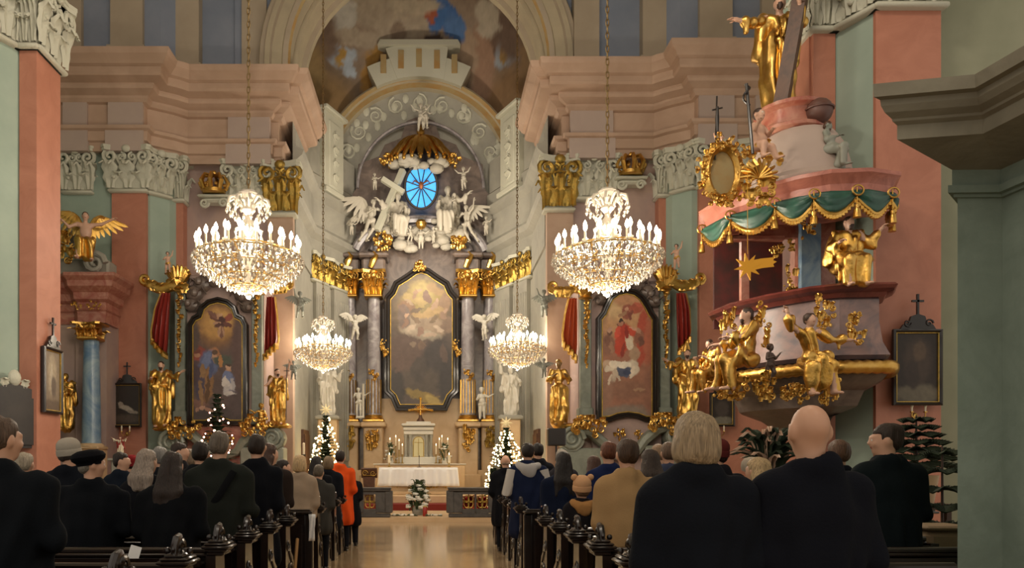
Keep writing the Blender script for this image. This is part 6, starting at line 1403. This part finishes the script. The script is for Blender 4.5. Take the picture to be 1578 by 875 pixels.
for k, (px, py, w, h, Y) in enumerate(((1118, 505, .3, .7, 13.2), (1172, 500, .3, .75, 12.4), (1268, 482, .32, .5, 11.85), (1313, 508, .3, .5, 11.75))):
    m = MB(); c = P(px, py, Y); orn(m, c, w, h, n=26, seed=k+2, dy=.12); pb(m, 'gilt_bracket', M_gold)
for k, (px, py, w, h, Y) in enumerate(((1118, 598, .7, .4, 12.6), (1172, 600, .3, .45, 12.0), (1225, 606, .6, .3, 11.9), (1272, 600, .32, .5, 11.8))):
    m = MB(); c = P(px, py, Y); orn(m, c, w, h, n=40, seed=k+7, dy=.2); pb(m, 'gilt_pendant', M_gold)
# back wall with doorway and pale pilaster, curtain behind
xb0, xb1 = X_(1138, 13.5), 7.3
m = MB(); m.box((xb0+.07, 13.42, 5.3), (.14, .1, 2.2)); xd = X_(1224, 13.5); m.box(((xd+xb1)/2, 13.42, 5.3), (xb1-xd, .1, 2.2)); m.box(((xb0+xd)/2, 13.42, 6.0), (xd-xb0, .1, .75)); m.box((5.9, 13.4, 5.62), (.95, .16, .1), bev=.02); pb(m, 'back_wall', M_redmar)
m = MB(); m.box((xd+.2, 13.34, 5.2), (.38, .1, 2.0), bev=.02); m.box((xd+.2, 13.32, 4.4), (.46, .16, .3), bev=.03); pb(m, 'pale_pilaster', M_bluemar)
m = MB(); m.box(((xb0+xd)/2, 14.3, 5.1), (xd-xb0+.3, .06, 1.9)); pb(m, 'door_recess', mat('recess_red', '#5a2420', .7, col2='#3c2420', ns=3))
for px, py, w, h in ((1204, 386, .4, .3), (1216, 434, .25, .5), (1240, 350, .3, .55)):
    m = MB(); orn(m, P(px, py, 13.15), w, h, n=16, seed=px, dy=.1); pb(m, 'gilt_ornament', M_gold)
# canopy
CP = [(5.3, 14.4), (5.02, 13.6), (5.15, 12.97), (5.6, 12.4), (5.95, 12.0), (6.34, 11.76), (6.9, 11.7), (7.4, 11.85), (7.65, 12.4), (7.7, 12.9)]
m = MB(); m.sweep(CP, [(-.4, 6.22), (.0, 6.22), (.1, 6.18), (.1, 6.12), (.04, 6.06), (.0, 5.98), (-.06, 5.95), (-.06, 5.84), (-.4, 5.84)]); m.prism(CP, 5.86, 6.2); pb(m, 'canopy', mat('salmon_marble', '#bd7866', .3, col2='#a06052', ns=2.4, nd=2.5, det=7), ang=25)
M_gdr = mat('green_drapery', '#2f5a4c', .35, col2='#27483f', ns=4)
qd = dense(CP[1:-1], 12); L_ = len(qd); sw = 6
vs = []; rows = 9; bot = []
for j in range(rows):
    for i, (x, y) in enumerate(qd):
        u = (i/(L_-1)*sw) % 1; dep = .1+.24*sin(pi*u); t = j/(rows-1); bulge = .05*sin(pi*t)+.015*sin(t*14+u*3); vs.append((x, y, 5.86-dep*t, bulge))
offs = off(qd, 1.0); vs = [(x+(offs[i % L_][0]-qd[i % L_][0])*b, y+(offs[i % L_][1]-qd[i % L_][1])*b, z) for i, (x, y, z, b) in enumerate(vs)]
m = MB(); m.add(vs, [(j*L_+i, j*L_+i+1, (j+1)*L_+i+1, (j+1)*L_+i) for j in range(rows-1) for i in range(L_-1)]); v0 = pb(m, 'valance', M_gdr, ang=60); v0.modifiers.new('t', 'SOLIDIFY').thickness = .02
m = MB(); bt = vs[-L_:]; m.tube([(x, y, z-.02) for x, y, z in bt], .04, 7)
for (x, y, z) in bt[::1]: m.tube([(x, y, z), (x, y, z-.1)], [.03, .04], 5)
pb(m, 'gold_fringe', M_gold, v0)
for k in range(sw+1):
    i = min(L_-1, int(k*(L_-1)/sw)); x, y = off(qd, .06)[i]
    m = MB(); m.tube([(x, y, 5.9), (x, y, 5.62-.06*(k % 2))], .012, 5); z = 5.62-.06*(k % 2); m.lathe([(.0, .02), (.035, 0), (.03, -.05), (.05, -.08), (.06, -.2), (.0, -.2)], (x, y, z), 10); m.tube([(x+.09*cos(t), y-.03, 5.84+.08*sin(t)) for t in np.linspace(0, 2*pi, 13)], .014, 5); pb(m, 'tassel', M_gold)
# superstructure
m = MB(); m.lathe([(1.0, 6.2), (1.02, 6.3), (.85, 6.42), (.8, 6.7), (.72, 7.0), (.6, 7.2), (.55, 7.25)], (6.45, 13.0, 0), 20); pb(m, 'attic_drum', M_lilac)
m = MB(); m.lathe([(.55, 7.25), (.62, 7.3), (.62, 7.36), (.5, 7.42), (.5, 7.65), (.6, 7.7), (.6, 7.76), (0, 7.76)], (6.35, 13.1, 0), 16); pb(m, 'statue_plinth', M_redmar)
m = MB(); c = P(1112, 268, 12.3)
m.sweep([(c.x+.26*cos(t), c.z+.42*sin(t)) for t in np.linspace(0, 2*pi, 25)][:-1], [(.0, c.y+.1), (.1, c.y-.05), (0, c.y-.12), (-.06, c.y-.05), (-.06, c.y+.1)], axis='y', closed=True)
for i in range(16): a = 2*pi*i/16; orn(m, (c.x+.33*cos(a), c.y-.05, c.z+.5*sin(a)), .24, .26, n=8, seed=i); 
pb(m, 'gilt_cartouche', M_gold)
m = MB(); m.slab([(c.x+.24*cos(t), c.z+.4*sin(t)) for t in np.linspace(0, 2*pi, 25)][:-1], c.y-.02, c.y+.06); pb(m, 'cartouche_panel', M_ochre)
m = MB(); c = P(1168, 275, 11.9)
for i in range(11): a = pi*i/10; m.tube([c, (c.x+.18*cos(a), c.y-.08, c.z+.18*sin(a)), (c.x+.3*cos(a), c.y-.03, c.z+.3*sin(a))], [.03, .05, .035], 6, flat=.6)
orn(m, (c.x, c.y, c.z-.2), .5, .5, n=26, seed=4); pb(m, 'gilt_shell', M_gold)
m = MB(); c = P(1180, 240, 12.4); orn(m, c, .7, .4, n=24, seed=8); pb(m, 'gilt_scroll', M_gold)
# figures on the pulpit
me = statue_mesh('saint_statue', GILT, arms=(((-.2, -.08, -.08), (-.24, -.1, .02), .2), ((.12, -.1, -.16), (-.1, -.2, .2), .8)), seed=17, look=(R_(-10), -.1), contra=-.03)
o = at(me, 1202, 174, 13.1, 2.06, 'saint_statue', 'gilded bearded saint with arm outstretched standing on top of the pulpit canopy', rz=-.2)
m = MB(); beam(m, Vector((-.24, -.3, -.02)), Vector((.32, -.24, 2.95)), .26, .2); beam(m, Vector((-.3, -.26, 2.55)), Vector((.75, -.26, 2.38)), .2, .2); o = m.build('wooden_cross', M_brown); o.location = P(1212, 174, 13.1); tag(o, 'tall dark wooden cross held by the saint on the pulpit canopy', 'cross')
m = statue_mesh('seated_statue', GILT, arms=BOOK, seated=True, robe='seat', legs=([(-.06, -.34, -.02), (-.01, -.02, -.43)], [(.09, -.32, -.03), (-.06, -.06, -.42)]), seed=19, look=(R_(15), .05))
at(m, 1306, 444, 12.0, 1.16, 'seated_statue', 'gilded seated saint with crossed legs on the right of the pulpit rim', rz=-.1)
me = statue_mesh('evangelist_statue', GILT, arms=(((-.12, -.12, -.2), (-.14, -.2, -.02), .5), ((.02, -.2, -.2), (-.14, -.16, .02), .5)), seated=True, robe='seat', legs=SIT, seed=23, lean=0.1, cloak=False, fold_amp=.026, look=(R_(-10), .1))
at(me, 1150, 598, 12.0, 1.3, 'evangelist_statue', 'gilded bearded evangelist seated in profile facing left on the pulpit roll', rz=-1.5)
me = statue_mesh('evangelist_statue', GILT, arms=(((-.14, .0, .08), (-.1, -.05, .22), .4), ((.2, -.06, -.14), (.22, -.1, -.02), .3)), seated=True, robe='seat', legs=([(-.06, -.3, -.14), (-.02, -.02, -.42)], [(.09, -.3, -.12), (.06, .0, -.42)]), seed=27, cloak=False, fold_amp=.026, hair='curly', look=(R_(10), -.1))
at(me, 1246, 598, 11.6, 1.27, 'evangelist_statue', 'gilded curly-haired evangelist with one arm stretched right, front of the pulpit', rz=.1)
me = statue_mesh('evangelist_statue', GILT, arms=PRAY, seated=True, robe='seat', legs=SIT, seed=29, look=(R_(20), .3), lean=-.1)
at(me, 1096, 604, 13.2, .95, 'evangelist_statue', 'gilded figure crouching at the far left end of the pulpit roll', rz=-1.3)
me = statue_mesh('putto', dict(skin=mat('dark_bronze', '#5a4a42', .45), hair=M_brown), arms=BOOK, robe='loin', naked=True, child=True, hair='curly', cloak=False, legs=FLY, h=.028, seed=2)
at(me, 1186, 588, 12.0, .62, 'putto', 'small dark cherub behind the seated bearded evangelist on the pulpit', rz=.6)
for px, py, Y, hh, lb, rz, staff in ((1168, 256, 12.1, .95, 'painted cherub sitting on the pulpit canopy with a tall snake-wound staff', .5, 1), (1112, 246, 12.5, .45, 'painted cherub at the left end of the canopy lifting a crucifix', -.4, 2)):
    me = statue_mesh('putto', GILT, arms=UPL if staff == 2 else (((-.1, -.1, -.16), (-.06, -.16, .1), .8), ((.1, -.1, -.2), (-.1, -.16, .04), .8)), robe='loin', naked=True, child=True, hair='short', cloak=False, seated=True, legs=([(-.05, -.3, -.05), (-.02, .0, -.34)], [(.09, -.28, -.08), (.1, -.1, -.3)]), h=.026, seed=staff)
    o = at(me, px, py, Y, hh, 'putto', lb, rz=rz); c = P(px-8 if staff == 1 else px-10, py, Y-.25); m = MB()
    if staff == 1: m.tube([(0, 0, .2), (-.1, 0, 1.32)], .025, 7); m.tube([(-.1+.05*cos(t)-.0, .05*sin(t), .98+.045*t) for t in np.linspace(0, 8, 20)], .018, 5)
    else: m.tube([(0, 0, 0), (.03, 0, 1.05)], .014, 6); m.tube([(-.05, 0, .82), (.12, 0, .86)], .014, 6); m.tube([(.03, -.03, .45), (.02, -.04, .65), (.03, -.03, .86)], [.02, .035, .02], 7)
    s_ = m.build('staff' if staff == 1 else 'crucifix', M_black); s_.location = c; tag(s_, 'tall snake-wound staff held by the cherub on the pulpit canopy' if staff == 1 else 'thin crucifix held up at the left end of the pulpit canopy', 'staff' if staff == 1 else 'cross')
me = statue_mesh('allegory_statue', dict(skin=mat('grey_green_stone', '#7f8478', .5), hair=M_brown, robe=mat('grey_drapery', '#8a8c80', .45)), arms=OUTR, seated=True, robe='seat', legs=SIT, seed=31, look=(.3, .4), lean=.3, cloak=False)
at(me, 1272, 262, 12.3, .85, 'allegory_statue', 'grey draped figure bending forward on the right of the pulpit canopy', rz=.9)
m = MB(); m.ball((0, 0, 0), .22, 16); m.tube([(.225*cos(t), .225*sin(t), .03) for t in np.linspace(0, 2*pi, 25)], .02, 5); o = m.build('globe', mat('dark_globe', '#5e4038', .4)); o.location = P(1262, 172, 12.6); tag(o, 'dark globe above the grey draped figure on the pulpit canopy', 'globe')
m = MB(); n = 8; pts = []
for i in range(2*n): a = pi*i/n+.2; r_ = .22 if i % 2 == 0 else .09; pts.append((r_*cos(a), r_*sin(a)))
m.slab(pts, -.012, .012); m.slab([(0.02, -.07), (.24, -.02), (.42, .0), (.40, .04), (.46, .08), (.4, .1), (.43, .15), (.22, .13), (0, .09)], -.01, .01); m.tube([(0, 0, .2), (0, 0, 1.5)], .004, 4)
o = m.build('comet_star', mat('yellow_card', '#e0a020', .6)); o.location = P(1152, 411, 11.7); tag(o, 'yellow comet star hanging below the pulpit canopy', 'star')

# ================================================================ LEFT CHAPEL ALTAR seen past the near pier
YC = 20.3
def Xc(px): return X_(px, YC)
ca = empty('chapel_altar', (-10.3, 20.6, 0), 'marble chapel altar with a blue column beyond the left pier', 'altar')
def cb(m, name, mt, par=None, **k): m.v = [(a+10.3, b-20.6, c) for a, b, c in m.v]; return m.build(name, mt, par or ca, **k)
zc = lambda y: Z_(y, YC)
m = MB(); m.box((-10.4, 21.0, zc(480)/2), (2.7, .8, zc(480))); [m.box((x, 20.62, (zc(500)+zc(685))/2), (.28, .2, zc(500)-zc(685)), bev=.02) for x in (-11.3, -9.75)]; cb(m, 'retable', M_mauve)
for x in (Xc(141), -11.9):
    m = MB(); m.lathe([(.27, zc(685)), (.25, zc(680)), (.235, zc(620)), (.2, zc(525))], (x, YC, 0), 20); col = cb(m, 'column', M_bluemar)
    m = MB(); m.xf = Matrix.Translation((x, YC-.2, zc(525))); capital(m, .4, .45, .4, True); m.xf = None; cb(m, 'capital', [M_gold, M_gold], col)
    m = MB(); m.box((x, YC, zc(690)), (.66, .66, .1), bev=.03); m.lathe([(.34, zc(688)), (.32, zc(685)), (.27, zc(683))], (x, YC, 0), 18); m.box((x, YC, zc(692)/2), (.62, .62, zc(692)), bev=.03); cb(m, 'column_base', M_altst, col)
ep = [(-12.4, 21.2), (-12.4, 20.3), (-11.4, 20.3), (-11.2, 20.55), (-9.9, 20.55), (-9.7, 20.3), (-8.95, 20.3), (-8.95, 21.2)]
m = MB(); m.sweep(ep, [(-.5, zc(497)), (0, zc(497)), (.02, zc(480)), (.06, zc(478)), (.02, zc(476)), (.02, zc(466)), (.12, zc(462)), (.14, zc(452)), (.3, zc(444)), (.32, zc(436)), (.42, zc(430)), (.42, zc(425)), (-.5, zc(422))]); cb(m, 'entablature', M_redmar, ang=25)
m = MB(); [orn(m, (x, 20.2, zc(472)), .4, .24, n=14, seed=i) for i, x in enumerate((-11.5, -10.9, -10.3, -9.7, -9.2))]; cb(m, 'gilt_frieze', M_gold)
m = MB(); m.box((-10.3, 20.9, zc(408)), (2.6, .6, .5), bev=.06); [m.spiral((x, 20.3, zc(405)), .3, 1.8, .09, 7, 0, 'xz', s) for x, s in ((-9.25, 1), (-11.6, -1))]; m.tube([(-9.3, 20.5, zc(392)), (-9.7, 20.5, zc(380)), (-10.2, 20.5, zc(350))], [.16, .18, .14], 9); cb(m, 'scroll_gable', M_greyst)
m = MB(); orn(m, (Xc(102), 20.2, zc(385)), .6, .8, n=40, seed=5); cb(m, 'gilt_scrollwork', M_gold)
me = statue_mesh('angel_statue', GILT, arms=(((-.2, -.06, -.12), (-.12, -.1, .1), .3), ((.2, -.04, .02), (.26, -.1, .12), .3)), seated=True, robe='seat', naked=True, legs=SIT, seed=33, hair='short', look=(R_(10), 0), cloak=False)
o = at(me, 131, 404, 20.0, 1.36, 'angel_statue', 'painted angel with golden wings seated on the chapel altar gable', rz=.3)
for s2, tp in ((-1, (-.42, .2, 1.3)), (1, (.46, .22, 1.28))): m = MB(); wing(m, (s2*.1, .12, .95), tp, .62, n=8); m.build('wing', M_gold, o)
me = statue_mesh('saint_statue', ALLG, arms=PRAY, seed=35, h=.03); at(me, 101, 660, 20.1, 1.5, 'saint_statue', 'gilded saint half hidden by the left pier, beside the blue column')
b = empty('statue_pedestal', (X_(185, 17), 17.0, 0), 'slim stone pedestal under the small painted figure beside the left pier', 'pedestal'); zt = Z_(706, 17)
m = MB(); m.box((0, 0, zt/2), (.3, .3, zt-.06), bev=.02); m.box((0, 0, zt-.03), (.42, .42, .06), bev=.015); m.build('shaft', M_greyst, b)
me = statue_mesh('saint_statue', dict(skin=M_polyskin, robe=mat('cream_robe', '#cfc2a8', .6), cloak=mat('red_cloak', '#8a2a24', .5), hair=M_brown), arms=BOTH, seed=37, h=.026)
at(me, 185, 706, 17.0, .5, 'saint_statue', 'small painted figure in cream and red with open arms on a pedestal')

# ================================================================ WALL PICTURES, SCONCES, PLANTS
def wall_picture(loc, w, h, rz, label, base, blobs, cross=True, top=True):
    # loc: bottom centre on the wall, the picture faces its local -Y
    r = empty('framed_picture', loc, label, 'picture', rz=rz); t = .07
    m = MB(); m.sweep([(-w/2, 0), (w/2, 0), (w/2, h), (-w/2, h)], [(0, 0), (0, -.05), (-t*.4, -.07), (-t*.8, -.04), (-t, -.035), (-t, -.01)], axis='y', closed=True, side=1, mf=[0, 0, 0, 1, 1, 0]); m.box((0, .01, h/2), (w-.02, .03, h-.02)); m.build('frame', [M_black, M_oldgold], r, ang=25)
    nx, ny = 40, 60; gx, gy = np.meshgrid(np.linspace(0, 100, nx), np.linspace(0, 150, ny)); px = gx.ravel(); py = gy.ravel(); cols = paint(px, py, base, blobs, wob=5, wl=14, seed=int(w*100))
    me = bpy.data.meshes.new('canvas'); me.from_pydata([((x/100-.5)*(w-.1), -.012, h-.05-(y/150)*(h-.1)) for x, y in zip(px, py)], [], [(j*nx+i, (j+1)*nx+i, (j+1)*nx+i+1, j*nx+i+1) for j in range(ny-1) for i in range(nx-1)]); me.materials.append(M_paint)
    o = bpy.data.objects.new('canvas', me); COL.objects.link(o); colour_attr(o, cols); o.parent = r
    if top:
        m = MB(); m.slab([(-w*.36, h), (w*.36, h), (w*.3, h+.08), (w*.18, h+.12), (w*.14, h+.22), (0, h+.26), (-w*.14, h+.22), (-w*.18, h+.12), (-w*.3, h+.08)], -.05, 0); [m.spiral((s*w*.22, -.05, h+.1), .07, 1.3, .02, 6, 0, 'xz', s) for s in (-1, 1)]; m.build('crest', M_black, r)
    if cross: m = MB(); m.box((0, -.03, h+.42), (.035, .035, .36)); m.box((0, -.03, h+.48), (.2, .035, .035)); m.build('cross', M_black, r)
    return r
wall_picture((-7.46, 14.52, Z_(637, 14.5)), .72, 1.28, pi/2, 'framed picture with a cross on top, on the side of the near left pier', '#8a7a68', [(50, 60, 26, 50, 0, '#a89880', .9), (48, 70, 8, 40, 0, '#b8ac98', .6), (60, 90, 16, 26, 0, '#6a5c50', .8), (50, 138, 60, 16, 0, '#6a5a4c', .9)])
wall_picture((X_(196, 21.2), 21.22, Z_(658, 21.2)), .82, 1.26, 0, 'dark framed picture of a pale lying figure on the far left pilaster', '#2c2420', [(46, 88, 30, 10, 18, '#a49a8c', .6), (24, 72, 9, 9, 0, '#94887c', .6), (70, 100, 22, 6, 10, '#8c8276', .6), (50, 125, 50, 16, 0, '#4a3f36', .9)])
wall_picture((X_(1410, 12.7), 12.66, Z_(625, 12.7)), .84, 1.3, 0, 'large dark framed picture with a crest and cross on the right pier', '#2c221c', [(52, 60, 30, 50, 0, '#43352c', 1.1), (56, 40, 14, 20, 0, '#5a4838', .8), (50, 132, 50, 22, 0, '#6a6252', .9), (40, 90, 16, 30, 0, '#382c26', .8)])
wall_picture((X_(1113, 20.75), 20.78, Z_(657, 20.75)), .7, .95, 0, 'small dark framed picture low on the wall under the pulpit', '#332a26', [(50, 70, 30, 40, 0, '#4c423c', 1), (50, 130, 50, 20, 0, '#7a7466', .8)], cross=False)
def sconce(px, py, Y, label):
    s = empty('wall_sconce', P(px, py, Y), label, 'wall light', 'brass wall sconces')
    m = MB(); m.ball((0, .03, -.08), .05, 8, sc=(1, .5, 1.3)); [m.tube([(0, 0, -.1), (k*.06, -.05, -.14), (k*.115, -.06, -.08), (k*.115, -.06, -.02)], .012, 6) for k in (-1, 1)]; [m.lathe([(.0, -.03), (.035, -.02), (.03, 0), (0, 0)], (k*.115, -.06, 0), 8) for k in (-1, 1)]; m.build('bracket', M_brass, s)
    for k in (-1, 1): m = MB(); m.lathe([(.014, 0), (.016, .05), (.026, .09), (.02, .13), (0, .16)], (k*.115, -.06, 0), 8); m.build('bulb', M_sleeve, s)
sconce(1412, 634, 12.75, 'two-armed sconce below the large dark picture on the right pier'); sconce(195, 664, 21.2, 'two-armed sconce below the dark picture on the far left pilaster'); sconce(1108, 664, 20.75, 'two-armed sconce below the small dark picture under the pulpit')
m = MB(); d = Vector((.94, 1.86, 0)).normalized(); ang = math.atan2(d.y, d.x); w = .95
m.slab([(-w/2, 0), (w/2, 0), (w/2, 1.0), (w*.42, 1.02), (w*.4, 1.1), (w*.25, 1.14), (0, 1.2), (-w*.25, 1.14), (-w*.4, 1.1), (-w*.42, 1.02), (-w/2, 1.0)], -.1, 0); m.slab([(-w*.42, .06), (w*.42, .06), (w*.42, .94), (-w*.42, .94)], -.13, -.1)
o = m.build('carved_panel', mat('dark_slate', '#3c3632', .5, col2='#2e2a28', ns=2)); c = P(14, 690, 13.85); o.location = (c.x+.08, c.y-.05, c.z); o.rotation_euler = (0, 0, ang); tag(o, 'dark slate memorial panel with a shaped top at the left edge', 'memorial')
m = MB(); m.ball((0, -.08, 1.3), .13, 10, sc=(1, .5, 1.2)); [m.leaf((x, -.08, 1.12), .16, .2, .06) for x in (-.2, .2)]; m.build('stone_crest', M_stucco, o)
def norfolk(px, Y, z0, h, r, label, seed, pot_h=.3):
    t = empty('potted_conifer', (X_(px, Y), Y, z0), label, 'plant'); rg = random.Random(seed)
    m = MB(); m.lathe([(0, 0), (.16, 0), (.21, pot_h), (.19, pot_h), (.18, pot_h-.04), (0, pot_h-.05)], n=18); m.build('pot', M_altst, t)
    m = MB(); m.tube([(0, 0, pot_h-.05), (0, 0, h)], [.02, .008], 7); m.build('trunk', M_brown, t); m = MB()
    for k in range(7):
        z = pot_h+.12+(h-pot_h-.16)*k/6.2; R = r*(1-.75*k/7)
        for i in range(7):
            a = 2*pi*i/7+k*.5; d = Vector((cos(a), sin(a), 0)); pts = [Vector((0, 0, z))+d*R*s+Vector((0, 0, .12*s*R-.25*s*s*R)) for s in (0, .35, .7, 1)]; m.tube(pts, [.01, .012, .01, .004], 4)
            for s in np.linspace(.15, 1, 8):
                c = Vector((0, 0, z))+d*R*s+Vector((0, 0, .12*s*R-.25*s*s*R)); pr = Vector((-d.y, d.x, 0))
                for sg in (-1, 1): m.tube([c, c+(pr*sg*.75+d*.6).normalized()*(.12*R/r+.03)+Vector((0, 0, .03))], [.012, .003], 4)
    f = m.build('foliage', M_fir, t); return t
norfolk(1412, 8.0, Z_(735, 8.0)-.28, .95, .36, 'tiered conifer houseplant behind the man by the gallery pillar', 1)
b = empty('plant_stand', (X_(1412, 8.0), 8.0, 0), 'wooden stand under the tiered conifer houseplant', 'stand'); zt = Z_(735, 8.0)-.28
m = MB(); m.box((0, 0, zt-.03), (.5, .5, .06), bev=.01); m.build('top', M_brown, b)
for x in (-.2, .2):
    for y in (-.2, .2): m = MB(); m.box((x, y, (zt-.06)/2), (.05, .05, zt-.06)); m.build('leg', M_brown, b)
c = P(1452, 832, 6.6); b = empty('pale_box', (c.x-.05, 6.6, 0), 'pale wooden box with rounded corners beside the gallery pillar', 'box'); m = MB(); m.box((0, 0, .69), (.42, .4, .5), bev=.05); m.build('box_body', mat('pale_wood', '#9a8468', .6, col2='#8a7458', ns=2, nd=1), b); m = MB(); m.box((0, 0, .96), (.44, .42, .04), bev=.015); m.build('lid', MATS['pale_wood'], b)
m = MB(); [m.box((x, y, .22), (.05, .05, .44)) for x in (-.17, .17) for y in (-.16, .16)]; m.build('stand', M_brown, b)
norfolk(1452, 7.3, 0, 1.7, .42, 'taller conifer houseplant partly hidden by the gallery pillar', 2, .45)
b = empty('potted_plant', (X_(1185, 10.5), 10.5, Z_(700, 10.5)-.55), 'large leafy plant with pale bracts below the pulpit', 'plant'); m = MB(); m.lathe([(0, 0), (.17, 0), (.22, .3), (.2, .3), (0, .27)], n=16); m.build('pot', M_altst, b); m = MB(); rg = random.Random(5); mf_ = []
for i in range(70): a = rg.random()*6.28; e = rg.random(); m.leaf((.08*cos(a), .08*sin(a), .3+.2*e), .1, .28+.25*e, .34*(1-.4*e), (cos(a), sin(a)), m=1 if rg.random() < .25 else 0)
m.build('leaves', [M_fir, mat('pale_bract', '#c8a890', .6)], b)
b2 = empty('plant_stand', (b.location[0], 10.5, 0), 'stone plinth under the large leafy plant below the pulpit', 'stand'); m = MB(); z = b.location[2]; m.box((0, 0, z/2), (.44, .44, z-.06), bev=.02); m.build('plinth_body', M_greyst, b2); m = MB(); m.box((0, 0, z-.03), (.54, .54, .06), bev=.02); m.build('plinth_cap', M_greyst, b2)

for k, (px, py, Y, lb, rz) in enumerate(((462, 490, 22.0, 'grey-green draped cherub high on the left chancel pier', .4), (838, 488, 21.7, 'grey-green draped cherub high on the right chancel pier', -.4), (452, 585, 21.6, 'small grey cherub on the left chancel pier beside the bare-armed statue', .3), (838, 582, 21.3, 'small grey cherub on the right chancel pier beside the habit statue', -.3))):
    me = GREY[0] if k else statue_mesh('putto', dict(skin=mat('grey_green_stucco', '#84867c', .6)), arms=UPL, robe='loin', naked=True, child=True, hair='curly', legs=FLY, h=.028, seed=41, cloak=False); GREY = [me]
    o = at(me, px, py, Y, .85 if k < 2 else .6, 'putto', lb, rz=rz)
    for s2 in (-1, 1): m = MB(); wing(m, (s2*.06, .1, 1.0), (s2*.4, .2, 1.3), .5); m.build('wing', MATS['grey_green_stucco'], o)
c = empty('candle_stand', (X_(468, 22.6), 22.6, .12), 'tall candle on a dark stand left of the left lit tree', 'candle'); zt = Z_(700, 22.6)-.12
m = MB(); m.lathe([(0, 0), (.16, 0), (.16, .03), (.03, .08), (.025, zt-.1), (.06, zt-.05), (.07, zt), (0, zt)], n=14); m.build('stand', M_black, c); m = MB(); m.lathe([(.04, zt), (.04, zt+.34), (.01, zt+.36), (0, zt+.36)], n=12); m.build('wax', MATS['wax'], c)

m = MB(); m.xf = Matrix.Rotation(-.25, 4, 'X'); m.box((0, 0, .055), (.075, .012, .11)); o = m.build('booklet', MATS['white_linen']); o.location = (X_(203, 5.23), 5.235, .828); o.rotation_euler = (0, .35, .6); tag(o, 'white booklet standing on a left pew ledge between two people in black', 'booklet')
m = MB(); m.tube([(0, 0, 0), (.02, .02, .4), (.03, .16, .82)], .03, 4, flat=.5); o = m.build('wooden_plank', mat('pale_plank', '#a07a4c', .6)); o.location = (-1.27, 6.68, .01); tag(o, 'pale wooden plank leaning on a pew end left of the aisle', 'plank')
m = MB(); n = 10; vs = [(x*.07-.035, .012*sin(x*9+z*5), -z*.32) for z in np.linspace(0, 1, 9) for x in np.linspace(0, 1, n)]; m.add(vs, [(j*n+i, (j+1)*n+i, (j+1)*n+i+1, j*n+i+1) for j in range(8) for i in range(n-1)]); o = m.build('white_scarf', MATS['white_linen']); o.location = (-1.44, 8.90, .92); o.modifiers.new('t', 'SOLIDIFY').thickness = .01; tag(o, 'white scarf hanging from the corner of the left pew screen', 'scarf')
